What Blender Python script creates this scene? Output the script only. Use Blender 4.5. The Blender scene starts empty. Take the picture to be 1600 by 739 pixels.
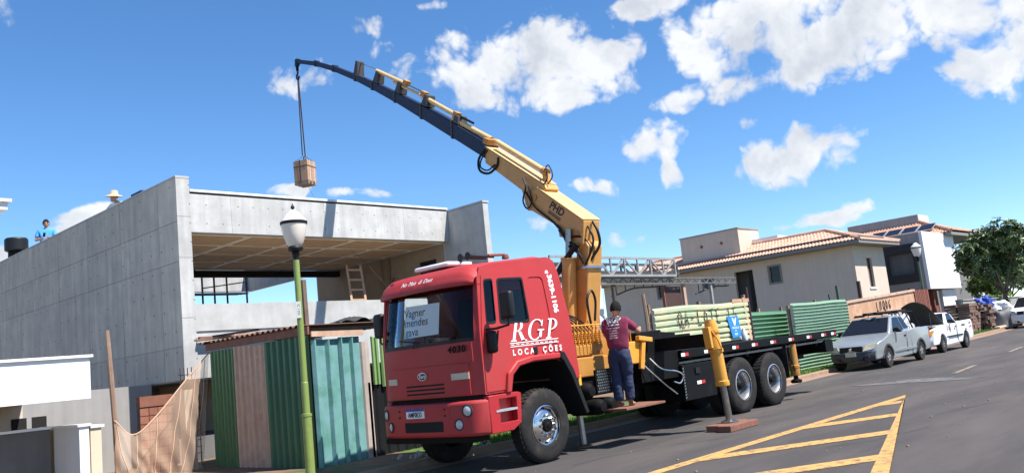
import bpy, bmesh, math, random
from mathutils import Vector, Matrix
from mathutils.geometry import tessellate_polygon
from mathutils.bvhtree import BVHTree
from mathutils import noise as mnoise
random.seed(7)
R = math.radians
scene = bpy.context.scene
col = scene.collection
S = 0.0128                       # the street climbs gently towards +X

def gz(x):
    return S * max(-60.0, min(x, 110.0))

# ------------------------------------------------------------------ camera, sky, sun, exposure
cam_d = bpy.data.cameras.new('camera')
cam = bpy.data.objects.new('camera', cam_d)
col.objects.link(cam)
cam_d.sensor_width = 36.0
cam_d.lens = 36.0 * 1361.84 / 1600.0
cam_d.clip_end = 2000
rx, ux, fx = (0.69571, -0.71097, -0.10252), (-0.03172, -0.17299, 0.98441), (0.71762, 0.68162, 0.1429)
cam.matrix_world = Matrix(((rx[0], ux[0], -fx[0], 0), (rx[1], ux[1], -fx[1], 0), (rx[2], ux[2], -fx[2], 1.625), (0, 0, 0, 1)))
scene.camera = cam
vs = scene.view_settings
vs.view_transform = 'Standard'
vs.look = 'None'
vs.exposure = 0.9
vs.gamma = 1.0
SUN_EL, SUN_AZ = R(57), R(-70)   # azimuth counted from +X
sd = bpy.data.lights.new('sun', 'SUN')
sd.energy = 5.0
sd.angle = R(0.53)
sd.color = (1.0, 0.955, 0.89)
sun = bpy.data.objects.new('sun', sd)
col.objects.link(sun)
sdir = Vector((math.cos(SUN_AZ) * math.cos(SUN_EL), math.sin(SUN_AZ) * math.cos(SUN_EL), math.sin(SUN_EL)))
sun.rotation_euler = sdir.to_track_quat('Z', 'Y').to_euler()
sun.location = (0, 0, 60)

world = bpy.data.worlds.new('World')
scene.world = world
world.use_nodes = True
CLOUDS = [(41.0,19.4,5.26,2.61,1.00),(44.1,18.7,3.37,1.77,1.00),(38.1,18.2,3.37,2.19,1.00),(35.1,19.1,1.89,1.01,1.00),(49.2,20.1,1.51,1.01,0.60),(52.5,22.5,1.68,0.84,0.45),(32.8,21.8,2.52,0.76,0.90),(28.1,18.9,3.37,2.61,1.00),(27.3,16.0,4.63,1.01,0.75),(30.3,15.6,2.31,0.84,0.80),(25.0,19.5,2.52,2.52,1.00),(23.1,16.4,2.10,1.60,1.00),(19.6,17.9,6.31,2.61,1.00),(14.3,17.3,5.47,1.94,1.00),(12.9,13.8,2.52,1.68,1.00),(11.2,14.1,2.52,1.77,1.00),(24.9,11.1,3.28,1.51,1.00),(24.2,12.3,1.26,1.01,1.00),(33.3,13.2,1.77,1.26,0.95),(32.7,11.4,0.67,0.84,0.80),(23.4,7.3,2.19,0.67,0.95),(24.8,7.1,1.26,0.38,0.80),(37.9,10.6,1.60,0.55,0.80),(36.3,7.3,1.18,0.38,0.50),(41.4,8.1,1.26,0.76,0.75),(57.8,12.3,1.09,0.42,0.80),(53.7,11.6,1.77,0.34,0.70),(56.6,19.3,1.89,0.93,0.45),(73.8,22.7,1.09,0.76,0.60),(47.4,23.6,1.09,0.42,0.50),(69.6,11.4,1.60,0.59,0.95),(70.7,10.7,1.09,0.50,0.80),(74.0,9.2,1.43,0.59,0.80),(72.8,9.5,1.26,0.50,0.80),(26.5,13.6,1.18,0.38,0.45),(51.3,20.9,1.35,0.59,0.45),(46.6,20.1,2.95,1.68,0.50)]
_r = random.Random(3)
for _i in range(7):             # the same fair-weather cumulus goes on round the rest of the sky
    _az = 95 + _r.random() * 265
    CLOUDS.append((_az, 6 + _r.random() * 30, 2 + _r.random() * 3, 0.8 + _r.random() * 1.2, 0.6 + 0.4 * _r.random()))

def build_world():
    nt = world.node_tree
    N, L = nt.nodes, nt.links
    N.clear()
    out = N.new('ShaderNodeOutputWorld')
    sky = N.new('ShaderNodeTexSky')
    sky.sky_type = 'NISHITA'
    sky.sun_disc = False
    sky.sun_elevation = SUN_EL
    sky.sun_rotation = math.pi / 2 - SUN_AZ
    sky.altitude = 600
    sky.air_density = 0.85
    sky.dust_density = 0.0
    sky.ozone_density = 3.5
    hs = N.new('ShaderNodeHueSaturation')
    hs.inputs['Saturation'].default_value = 1.18
    L.new(sky.outputs[0], hs.inputs['Color'])
    bg = N.new('ShaderNodeBackground')
    bg.inputs[1].default_value = 0.112
    L.new(hs.outputs[0], bg.inputs[0])
    tc = N.new('ShaderNodeTexCoord')
    d = tc.outputs['Generated']

    def noise(scale, det, rough, src=d):
        n = N.new('ShaderNodeTexNoise')
        n.inputs['Scale'].default_value = scale
        n.inputs['Detail'].default_value = det
        n.inputs['Roughness'].default_value = rough
        L.new(src, n.inputs['Vector'])
        return n

    def math_(op, a, b=None, c=None):
        m = N.new('ShaderNodeMath')
        m.operation = op
        for i, x in enumerate((a, b, c)):
            if x is None:
                continue
            if isinstance(x, (int, float)):
                m.inputs[i].default_value = x
            else:
                L.new(x, m.inputs[i])
        return m.outputs[0]
    warp = noise(9.0, 3, 0.55)
    w1 = N.new('ShaderNodeVectorMath')
    w1.operation = 'MULTIPLY_ADD'
    L.new(warp.outputs['Color'], w1.inputs[0])
    w1.inputs[1].default_value = (0.055, 0.055, 0.055)
    w1.inputs[2].default_value = (-0.0275, -0.0275, -0.0275)
    w2 = N.new('ShaderNodeVectorMath')
    w2.operation = 'ADD'
    L.new(d, w2.inputs[0])
    L.new(w1.outputs[0], w2.inputs[1])
    dv = w2.outputs[0]
    field = None
    for az, el, wa, wb, s in CLOUDS:
        a, e = R(az), R(el)
        c = Vector((math.cos(e) * math.cos(a), math.cos(e) * math.sin(a), math.sin(e)))
        e1 = Vector((-math.sin(a), math.cos(a), 0))
        e2 = c.cross(e1)
        sub = N.new('ShaderNodeVectorMath')
        sub.operation = 'SUBTRACT'
        L.new(dv, sub.inputs[0])
        sub.inputs[1].default_value = c
        comps = []
        for ax, wd in ((e1, R(wa)), (e2, R(wb)), (c, 0.25)):
            dt = N.new('ShaderNodeVectorMath')
            dt.operation = 'DOT_PRODUCT'
            L.new(sub.outputs[0], dt.inputs[0])
            dt.inputs[1].default_value = ax / wd
            comps.append(dt.outputs['Value'])
        q = math_('MULTIPLY', comps[0], comps[0])
        q = math_('MULTIPLY_ADD', comps[1], comps[1], q)
        q = math_('MULTIPLY_ADD', comps[2], comps[2], q)
        v = math_('MULTIPLY_ADD', q, -0.55 * s, s)
        field = v if field is None else math_('SMOOTH_MAX', field, v, 0.2)
    n1 = noise(15.0, 12, 0.60, dv)
    n2 = noise(42.0, 6, 0.6, dv)
    vo = N.new('ShaderNodeTexVoronoi')
    vo.feature = 'F1'
    vo.inputs['Scale'].default_value = 26.0
    vo.inputs['Detail'].default_value = 3.0
    vo.inputs['Roughness'].default_value = 0.55
    L.new(dv, vo.inputs['Vector'])
    f = math_('MULTIPLY_ADD', n1.outputs[0], 1.7, math_('SUBTRACT', field, 0.355))
    f = math_('MULTIPLY_ADD', vo.outputs['Distance'], -0.85, f)
    f = math_('MULTIPLY_ADD', n2.outputs[0], 0.36, math_('SUBTRACT', f, 0.18))
    mr = N.new('ShaderNodeMapRange')
    mr.interpolation_type = 'SMOOTHSTEP'
    L.new(f, mr.inputs[0])
    mr.inputs[1].default_value = -0.12
    mr.inputs[2].default_value = 0.46
    mr.inputs[4].default_value = 0.97
    cr = N.new('ShaderNodeValToRGB')
    cr.color_ramp.elements[0].position = 0.2
    cr.color_ramp.elements[0].color = (0.585, 0.625, 0.69, 1)
    cr.color_ramp.elements[1].position = 0.8
    cr.color_ramp.elements[1].color = (0.86, 0.88, 0.91, 1)
    n3 = noise(13.0, 8, 0.58, dv)
    L.new(math_('MULTIPLY_ADD', n3.outputs[0], 2.6, math_('MULTIPLY_ADD', f, -0.20, -0.62)), cr.inputs[0])
    cb = N.new('ShaderNodeBackground')
    L.new(cr.outputs[0], cb.inputs[0])
    cb.inputs[1].default_value = 0.62
    mx = N.new('ShaderNodeMixShader')
    L.new(mr.outputs[0], mx.inputs[0])
    L.new(bg.outputs[0], mx.inputs[1])
    L.new(cb.outputs[0], mx.inputs[2])
    L.new(mx.outputs[0], out.inputs[0])
build_world()

# ------------------------------------------------------------------ materials
MATS = {}
def mat(name, c, rough=0.6, metal=0.0, var=0.12, scale=6.0, bump=0.0, bscale=60.0, rnd=0.0, alpha=1.0, c2=None, c2amt=(0.55, 0.75), c2scale=2.0, coat=0.0, grid=None, spec=0.5, streak=0.0, c2map=None):
    """procedural surface: base colour with fine noise, an optional second (dust, rust) colour in patches, fine bump"""
    m = bpy.data.materials.new(name)
    m.use_nodes = True
    N, L = m.node_tree.nodes, m.node_tree.links
    p = N['Principled BSDF']
    p.inputs['Roughness'].default_value = rough
    p.inputs['Metallic'].default_value = metal
    p.inputs['Alpha'].default_value = alpha
    p.inputs['Specular IOR Level'].default_value = spec
    p.inputs['Coat Weight'].default_value = coat
    tc = N.new('ShaderNodeTexCoord')
    vec = tc.outputs['Object']
    n = N.new('ShaderNodeTexNoise')
    n.inputs['Scale'].default_value = scale
    n.inputs['Detail'].default_value = 6
    n.inputs['Roughness'].default_value = 0.6
    L.new(vec, n.inputs['Vector'])
    mr = N.new('ShaderNodeMapRange')
    L.new(n.outputs[0], mr.inputs[0])
    mr.inputs[1].default_value = 0.25
    mr.inputs[2].default_value = 0.75
    mr.inputs[3].default_value = 1 - var
    mr.inputs[4].default_value = 1 + var
    val = mr.outputs[0]
    if rnd:
        oi = N.new('ShaderNodeObjectInfo')
        r2 = N.new('ShaderNodeMapRange')
        L.new(oi.outputs['Random'], r2.inputs[0])
        r2.inputs[3].default_value = 1 - rnd
        r2.inputs[4].default_value = 1 + rnd
        mm = N.new('ShaderNodeMath')
        mm.operation = 'MULTIPLY'
        L.new(val, mm.inputs[0])
        L.new(r2.outputs[0], mm.inputs[1])
        val = mm.outputs[0]
    if streak:                                   # vertical rain streaks
        mp = N.new('ShaderNodeMapping')
        mp.inputs['Scale'].default_value = (5.0, 5.0, 0.35)
        L.new(vec, mp.inputs[0])
        sn = N.new('ShaderNodeTexNoise')
        sn.inputs['Scale'].default_value = 1.3
        sn.inputs['Detail'].default_value = 5
        L.new(mp.outputs[0], sn.inputs['Vector'])
        r3 = N.new('ShaderNodeMapRange')
        L.new(sn.outputs[0], r3.inputs[0])
        r3.inputs[1].default_value = 0.3
        r3.inputs[2].default_value = 0.7
        r3.inputs[3].default_value = 1 - streak
        r3.inputs[4].default_value = 1 + streak * 0.5
        mm = N.new('ShaderNodeMath')
        mm.operation = 'MULTIPLY'
        L.new(val, mm.inputs[0])
        L.new(r3.outputs[0], mm.inputs[1])
        val = mm.outputs[0]
    vm = N.new('ShaderNodeVectorMath')
    vm.operation = 'SCALE'
    vm.inputs[0].default_value = c
    L.new(val, vm.inputs['Scale'])
    colr = vm.outputs[0]
    if c2 is not None:
        n2 = N.new('ShaderNodeTexNoise')
        n2.inputs['Scale'].default_value = c2scale
        n2.inputs['Detail'].default_value = 8
        n2.inputs['Roughness'].default_value = 0.65
        if c2map:
            mp2 = N.new('ShaderNodeMapping')
            mp2.inputs['Scale'].default_value = c2map
            L.new(vec, mp2.inputs[0])
            L.new(mp2.outputs[0], n2.inputs['Vector'])
        else:
            L.new(vec, n2.inputs['Vector'])
        m2 = N.new('ShaderNodeMapRange')
        L.new(n2.outputs[0], m2.inputs[0])
        m2.inputs[1].default_value = c2amt[0]
        m2.inputs[2].default_value = c2amt[1]
        mix = N.new('ShaderNodeMix')
        mix.data_type = 'RGBA'
        L.new(m2.outputs[0], mix.inputs['Factor'])
        L.new(colr, mix.inputs[6])
        mix.inputs[7].default_value = (*c2, 1)
        colr = mix.outputs[2]
    if grid is not None:                         # tie holes of the formwork: (axis, pitch along, pitch up, radius)
        ax, pa, pz, rad = grid
        sx = N.new('ShaderNodeSeparateXYZ')
        L.new(vec, sx.inputs[0])
        ds = []
        for o, pt in ((sx.outputs[ax], pa), (sx.outputs[2], pz)):
            a = N.new('ShaderNodeMath'); a.operation = 'DIVIDE'; L.new(o, a.inputs[0]); a.inputs[1].default_value = pt
            b = N.new('ShaderNodeMath'); b.operation = 'FRACT'; L.new(a.outputs[0], b.inputs[0])
            e = N.new('ShaderNodeMath'); e.operation = 'SUBTRACT'; L.new(b.outputs[0], e.inputs[0]); e.inputs[1].default_value = 0.5
            g = N.new('ShaderNodeMath'); g.operation = 'MULTIPLY'; L.new(e.outputs[0], g.inputs[0]); g.inputs[1].default_value = pt
            h = N.new('ShaderNodeMath'); h.operation = 'MULTIPLY'; L.new(g.outputs[0], h.inputs[0]); L.new(g.outputs[0], h.inputs[1])
            ds.append(h.outputs[0])
        s = N.new('ShaderNodeMath'); s.operation = 'ADD'; L.new(ds[0], s.inputs[0]); L.new(ds[1], s.inputs[1])
        q = N.new('ShaderNodeMath'); q.operation = 'SQRT'; L.new(s.outputs[0], q.inputs[0])
        t = N.new('ShaderNodeMapRange')
        L.new(q.outputs[0], t.inputs[0])
        t.inputs[1].default_value = rad * 0.8
        t.inputs[2].default_value = rad * 1.5
        t.inputs[3].default_value = 0.75
        t.inputs[4].default_value = 0.0
        n5 = N.new('ShaderNodeTexNoise')
        n5.inputs['Scale'].default_value = 1.7
        L.new(vec, n5.inputs['Vector'])
        t2 = N.new('ShaderNodeMapRange')
        L.new(n5.outputs[0], t2.inputs[0])
        t2.inputs[1].default_value = 0.38
        t2.inputs[2].default_value = 0.48
        tm = N.new('ShaderNodeMath'); tm.operation = 'MULTIPLY'; L.new(t.outputs[0], tm.inputs[0]); L.new(t2.outputs[0], tm.inputs[1])
        mix = N.new('ShaderNodeMix')
        mix.data_type = 'RGBA'
        L.new(tm.outputs[0], mix.inputs['Factor'])
        L.new(colr, mix.inputs[6])
        mix.inputs[7].default_value = (0.05, 0.05, 0.05, 1)
        colr = mix.outputs[2]
    L.new(colr, p.inputs['Base Color'])
    if bump:
        nb = N.new('ShaderNodeTexNoise')
        nb.inputs['Scale'].default_value = bscale
        nb.inputs['Detail'].default_value = 5
        L.new(vec, nb.inputs['Vector'])
        b = N.new('ShaderNodeBump')
        b.inputs['Strength'].default_value = bump
        b.inputs['Distance'].default_value = 0.02
        L.new(nb.outputs[0], b.inputs['Height'])
        L.new(b.outputs[0], p.inputs['Normal'])
    MATS[name] = m
    return m

mat('asphalt', (0.055, 0.048, 0.045), 0.88, var=0.30, scale=60, bump=0.5, bscale=220, c2=(0.095, 0.079, 0.071), c2amt=(0.42, 0.68), c2scale=0.6, c2map=(0.35, 1.6, 1.0))
mat('road_yellow', (0.50, 0.285, 0.085), 0.85, var=0.25, scale=14, c2=(0.11, 0.085, 0.065), c2amt=(0.49, 0.66), c2scale=11)
mat('road_faded', (0.30, 0.23, 0.17), 0.85, var=0.2, scale=14, c2=(0.07, 0.065, 0.06), c2amt=(0.42, 0.62), c2scale=9)
mat('cement_splash', (0.15, 0.145, 0.14), 0.9, var=0.2, scale=10, c2=(0.07, 0.066, 0.064), c2amt=(0.40, 0.60), c2scale=5)
mat('gutter', (0.28, 0.18, 0.12), 0.9, var=0.2, scale=8, c2=(0.2, 0.12, 0.08), c2amt=(0.5, 0.8), c2scale=3)
mat('soil', (0.17, 0.10, 0.06), 0.95, var=0.3, scale=4, bump=0.5, bscale=20, c2=(0.06, 0.09, 0.02), c2amt=(0.48, 0.6), c2scale=0.8)
mat('grass', (0.105, 0.20, 0.024), 0.7, var=0.35, scale=2.5)
mat('lawn', (0.07, 0.12, 0.02), 0.9, var=0.4, scale=7, bump=0.8, bscale=60)
CW = dict(rough=0.85, var=0.15, scale=2.6, bump=0.12, bscale=35)
mat('concrete_face', (0.47, 0.465, 0.45), rnd=0.05, streak=0.16, c2=(0.33, 0.325, 0.31), c2amt=(0.5, 0.8), c2scale=1.1, grid=(0, 0.385, 0.42, 0.014), **CW)
mat('concrete_side', (0.54, 0.48, 0.40), rnd=0.07, streak=0.20, c2=(0.40, 0.365, 0.32), c2amt=(0.44, 0.8), c2scale=0.6, grid=(1, 0.52, 0.45, 0.02), **CW)
mat('concrete_plain', (0.44, 0.435, 0.42), streak=0.08, c2=(0.33, 0.32, 0.30), c2amt=(0.5, 0.8), c2scale=1.2, **CW)
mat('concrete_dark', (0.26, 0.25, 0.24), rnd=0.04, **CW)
mat('plaster_tan', (0.36, 0.27, 0.19), 0.9, var=0.12, scale=3)
mat('plaster_cream', (0.62, 0.50, 0.37), 0.9, var=0.06, scale=2.5, streak=0.06)
mat('render_grey', (0.30, 0.29, 0.28), 0.9, var=0.10, scale=1.5, streak=0.10, bump=0.1, bscale=30)
mat('render_beige', (0.56, 0.47, 0.385), 0.9, var=0.06, scale=1.5, streak=0.05)
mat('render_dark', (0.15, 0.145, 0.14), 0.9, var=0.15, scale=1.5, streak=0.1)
mat('white_wall', (0.74, 0.74, 0.75), 0.8, var=0.04, scale=2, streak=0.05)
mat('white_paint', (0.80, 0.80, 0.80), 0.5, var=0.04, scale=3)
mat('ceiling_panel', (0.54, 0.35, 0.21), 0.85, var=0.14, scale=4, rnd=0.12)
mat('ceiling_joint', (0.84, 0.74, 0.60), 0.85, var=0.1, scale=4)
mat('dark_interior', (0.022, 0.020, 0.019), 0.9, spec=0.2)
mat('glass_dark', (0.012, 0.014, 0.018), 0.08, var=0.0, spec=0.3)
mat('truck_red', (0.40, 0.034, 0.036), 0.5, var=0.08, scale=3, spec=0.3, c2=(0.33, 0.06, 0.05), c2amt=(0.48, 0.85), c2scale=1.4, bump=0.02, bscale=8)
mat('truck_red_glossy', (0.36, 0.018, 0.024), 0.25, var=0.05, scale=3, c2=(0.30, 0.06, 0.05), c2amt=(0.6, 0.9), c2scale=3)
mat('black_steel', (0.005, 0.005, 0.0055), 0.65, var=0.3, scale=5, c2=(0.022, 0.019, 0.018), c2amt=(0.58, 0.9), c2scale=4, spec=0.15)
mat('black_plastic', (0.010, 0.010, 0.011), 0.5, var=0.2, spec=0.3)
mat('rubber', (0.019, 0.018, 0.0175), 0.85, var=0.25, scale=9, spec=0.25, c2=(0.07, 0.052, 0.042), c2amt=(0.52, 0.85), c2scale=3.5, bump=0.2, bscale=30)
mat('hose', (0.009, 0.009, 0.010), 0.5, spec=0.3)
mat('chrome', (0.60, 0.60, 0.60), 0.24, 1.0, var=0.12, scale=9, c2=(0.30, 0.28, 0.26), c2amt=(0.58, 0.85), c2scale=9)
mat('steel', (0.42, 0.42, 0.43), 0.35, 1.0, var=0.15, scale=8)
mat('rod_steel', (0.30, 0.29, 0.28), 0.3, 0.9, var=0.25, scale=8)
mat('rim_silver', (0.55, 0.55, 0.56), 0.35, 0.8, var=0.1, scale=8, c2=(0.14, 0.10, 0.08), c2amt=(0.6, 0.85), c2scale=5)
mat('wheel_dark', (0.03, 0.027, 0.025), 0.7, spec=0.3)
mat('rim_dirty', (0.22, 0.20, 0.19), 0.5, 0.5, var=0.2, scale=8)
CY = dict(var=0.10, scale=4, c2=(0.30, 0.15, 0.045), c2amt=(0.60, 0.88), c2scale=3.5)
mat('crane_yellow', (0.58, 0.29, 0.075), 0.45, **CY)
mat('crane_yellow_bright', (0.66, 0.31, 0.045), 0.45, **CY)
mat('crane_orange', (0.44, 0.20, 0.04), 0.5, **CY)
mat('boom_navy', (0.014, 0.020, 0.048), 0.5, var=0.2, scale=5, spec=0.3, c2=(0.04, 0.045, 0.07), c2amt=(0.55, 0.85), c2scale=3)
mat('boom_bracket', (0.045, 0.038, 0.040), 0.6, var=0.2, c2=(0.28, 0.17, 0.08), c2amt=(0.58, 0.75), c2scale=8)
mat('cylinder_cream', (0.66, 0.43, 0.18), 0.4, var=0.08, scale=6)
mat('lettering_white', (0.80, 0.80, 0.78), 0.55, var=0.03)
mat('lettering_black', (0.015, 0.015, 0.015), 0.6, var=0.05)
mat('paper', (0.78, 0.78, 0.74), 0.85, var=0.02)
mat('lens_clear', (0.50, 0.50, 0.48), 0.15, var=0.1, scale=20, coat=0.5)
mat('lens_beige', (0.50, 0.45, 0.33), 0.3, var=0.1)
mat('lens_red', (0.45, 0.02, 0.025), 0.3, var=0.1)
mat('lens_amber', (0.75, 0.38, 0.03), 0.35, var=0.1)
mat('plate_blue', (0.02, 0.04, 0.30), 0.4)
mat('deck_wood', (0.40, 0.32, 0.26), 0.85, var=0.25, scale=7, rnd=0.25, c2=(0.20, 0.15, 0.12), c2amt=(0.5, 0.8), c2scale=3)
mat('pad_wood', (0.20, 0.085, 0.055), 0.8, var=0.25, scale=9, c2=(0.16, 0.06, 0.035), c2amt=(0.5, 0.8), c2scale=6)
mat('old_wood', (0.26, 0.17, 0.12), 0.9, var=0.25, scale=6, streak=0.3, rnd=0.2)
mat('ladder_wood', (0.46, 0.27, 0.17), 0.85, var=0.2, scale=8)
mat('crate_wood', (0.40, 0.24, 0.15), 0.85, var=0.15, scale=9, rnd=0.12)
mat('strap_dark', (0.06, 0.045, 0.045), 0.8)
mat('strap_white', (0.65, 0.6, 0.55), 0.7)
SH = dict(var=0.14, scale=5, streak=0.22, rnd=0.06)
mat('sheet_green', (0.09, 0.18, 0.06), 0.55, c2=(0.13, 0.14, 0.07), c2amt=(0.55, 0.8), c2scale=3, **SH)
mat('sheet_dark_green', (0.04, 0.13, 0.06), 0.55, c2=(0.08, 0.12, 0.06), c2amt=(0.6, 0.85), c2scale=3, **SH)
mat('sheet_pink', (0.56, 0.36, 0.25), 0.65, c2=(0.38, 0.2, 0.13), c2amt=(0.55, 0.8), c2scale=3, **SH)
mat('sheet_teal', (0.11, 0.29, 0.25), 0.6, c2=(0.16, 0.32, 0.33), c2amt=(0.40, 0.6), c2scale=2.5, **SH)
mat('sheet_grey', (0.42, 0.36, 0.32), 0.7, c2=(0.25, 0.2, 0.17), c2amt=(0.5, 0.8), c2scale=3, **SH)
mat('sheet_leaf', (0.17, 0.30, 0.10), 0.6, c2=(0.24, 0.22, 0.1), c2amt=(0.55, 0.8), c2scale=4, **SH)
mat('sheet_lime', (0.52, 0.49, 0.30), 0.6, c2=(0.36, 0.46, 0.28), c2amt=(0.45, 0.65), c2scale=1.3, var=0.1, scale=5)
mat('sheet_mint', (0.25, 0.38, 0.27), 0.55, c2=(0.22, 0.36, 0.22), c2amt=(0.5, 0.8), c2scale=2, var=0.12, scale=5)
mat('rusty_roof', (0.11, 0.06, 0.045), 0.9, var=0.3, scale=7)
mat('sheet_dark_mint', (0.12, 0.26, 0.15), 0.55, c2=(0.10, 0.2, 0.1), c2amt=(0.5, 0.8), c2scale=2, var=0.12, scale=5)
mat('board_orange', (0.46, 0.26, 0.155), 0.8, var=0.14, scale=3, c2=(0.62, 0.42, 0.28), c2amt=(0.5, 0.75), c2scale=1.5)
mat('slat_red', (0.20, 0.065, 0.04), 0.8, var=0.2, rnd=0.2)
mat('brown_sheet', (0.06, 0.026, 0.022), 0.7, var=0.15)
mat('pole_green', (0.21, 0.28, 0.07), 0.45, var=0.1, scale=4, c2=(0.13, 0.20, 0.05), c2amt=(0.55, 0.8), c2scale=6)
mat('pole_dark_green', (0.06, 0.10, 0.05), 0.5)
mat('lamp_globe', (0.72, 0.66, 0.58), 0.25, var=0.04, scale=4, streak=0.1)
mat('lamp_cap', (0.72, 0.71, 0.68), 0.45, var=0.08, scale=6)
mat('net', (0.50, 0.35, 0.25), 0.9, var=0.15, scale=3, alpha=0.40)
mat('net_fold', (0.56, 0.36, 0.24), 0.9, var=0.1, scale=3)
mat('roof_tile', (0.53, 0.31, 0.22), 0.8, var=0.2, scale=3.5, c2=(0.62, 0.42, 0.31), c2amt=(0.5, 0.75), c2scale=1.2)
mat('roof_tile_old', (0.50, 0.26, 0.165), 0.8, var=0.25, scale=3, c2=(0.58, 0.36, 0.25), c2amt=(0.5, 0.75), c2scale=1.4)
mat('mortar', (0.10, 0.085, 0.08), 0.9)
mat('fascia_grey', (0.21, 0.205, 0.20), 0.8, var=0.08)
mat('solar', (0.010, 0.012, 0.024), 0.35, var=0.1, spec=0.25)
mat('alu', (0.55, 0.55, 0.56), 0.4, 0.6)
mat('truss_steel', (0.34, 0.33, 0.32), 0.55, 0.3, var=0.2, scale=5)
mat('truss_mid', (0.15, 0.145, 0.14), 0.6, 0.2, var=0.2, scale=5)
mat('truss_dark', (0.06, 0.055, 0.05), 0.7, var=0.2)
mat('brick', (0.17, 0.10, 0.075), 0.9, var=0.2, scale=9, rnd=0.3)
mat('brick_red', (0.24, 0.095, 0.06), 0.9, var=0.2, scale=8, rnd=0.15)
mat('tarp_grey', (0.13, 0.13, 0.13), 0.7, var=0.15)
mat('tarp_blue', (0.02, 0.06, 0.33), 0.5, var=0.2)
mat('sack_white', (0.62, 0.62, 0.62), 0.8, var=0.12)
mat('leaf', (0.085, 0.125, 0.038), 0.42, var=0.45, scale=1.6, c2=(0.11, 0.14, 0.045), c2amt=(0.5, 0.8), c2scale=1.5)
mat('leaf_light', (0.16, 0.24, 0.05), 0.5, var=0.4, scale=1.6)
mat('bark', (0.10, 0.075, 0.055), 0.9, var=0.3, scale=9, bump=0.4, bscale=25)
mat('skin', (0.36, 0.19, 0.12), 0.55, var=0.06)
mat('hair', (0.012, 0.011, 0.011), 0.8, var=0.6, scale=60, bump=0.8, bscale=70, spec=0.15, c2=(0.05, 0.048, 0.046), c2amt=(0.55, 0.8), c2scale=40)
mat('shirt_maroon', (0.19, 0.018, 0.055), 0.85, var=0.12, scale=7, bump=0.25, bscale=14)
mat('jeans', (0.018, 0.028, 0.068), 0.85, var=0.22, scale=8, bump=0.3, bscale=16)
mat('shirt_blue', (0.07, 0.32, 0.72), 0.8, var=0.1, bump=0.2, bscale=14)
mat('shirt_white', (0.66, 0.65, 0.62), 0.85, var=0.08, bump=0.2, bscale=14)
mat('cloth_navy', (0.02, 0.04, 0.13), 0.85)
mat('boot', (0.24, 0.13, 0.075), 0.8, var=0.2)
mat('straw', (0.56, 0.42, 0.26), 0.9, var=0.15, scale=20)
mat('car_silver', (0.31, 0.33, 0.34), 0.32, 0.35, var=0.05, scale=3, coat=0.4, c2=(0.40, 0.40, 0.38), c2amt=(0.55, 0.85), c2scale=2)
mat('car_white', (0.76, 0.76, 0.76), 0.35, var=0.04, scale=3, coat=0.4, c2=(0.55, 0.42, 0.32), c2amt=(0.66, 0.95), c2scale=2)
mat('car_grey_plastic', (0.045, 0.047, 0.05), 0.6, var=0.15)
mat('sign_blue', (0.02, 0.22, 0.62), 0.5, var=0.05)
mat('stone_dark', (0.035, 0.035, 0.035), 0.8, var=0.2)
mat('bottle', (0.7, 0.7, 0.68), 0.4)

def glass(name, tint, a):
    m = bpy.data.materials.new(name)
    m.use_nodes = True
    N, L = m.node_tree.nodes, m.node_tree.links
    N.clear()
    o = N.new('ShaderNodeOutputMaterial')
    t = N.new('ShaderNodeBsdfTransparent')
    t.inputs[0].default_value = (*tint, 1)
    g = N.new('ShaderNodeBsdfGlossy')
    g.inputs['Roughness'].default_value = 0.03
    g.inputs[0].default_value = (0.9, 0.95, 1, 1)
    fr = N.new('ShaderNodeFresnel')
    fr.inputs[0].default_value = a
    mx = N.new('ShaderNodeMixShader')
    L.new(fr.outputs[0], mx.inputs[0])
    L.new(t.outputs[0], mx.inputs[1])
    L.new(g.outputs[0], mx.inputs[2])
    L.new(mx.outputs[0], o.inputs[0])
    MATS[name] = m
glass('windscreen', (0.94, 0.96, 0.97), 1.17)
glass('car_glass', (0.35, 0.38, 0.42), 1.25)

# ------------------------------------------------------------------ builders
MW = {}
def tag(o, label=None, cat=None, group=None, kind=None):
    if label: o['label'] = label
    if cat: o['category'] = cat
    if group: o['group'] = group
    if kind: o['kind'] = kind
    return o
def thing(name, label, cat, loc, group=None, kind=None, parent=None):
    o = bpy.data.objects.new(name, None)
    o.empty_display_size = 0.2
    col.objects.link(o)
    o.location = loc
    MW[o] = Matrix.Translation(Vector(loc))
    return tag(o, label, cat, group, kind)

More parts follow.
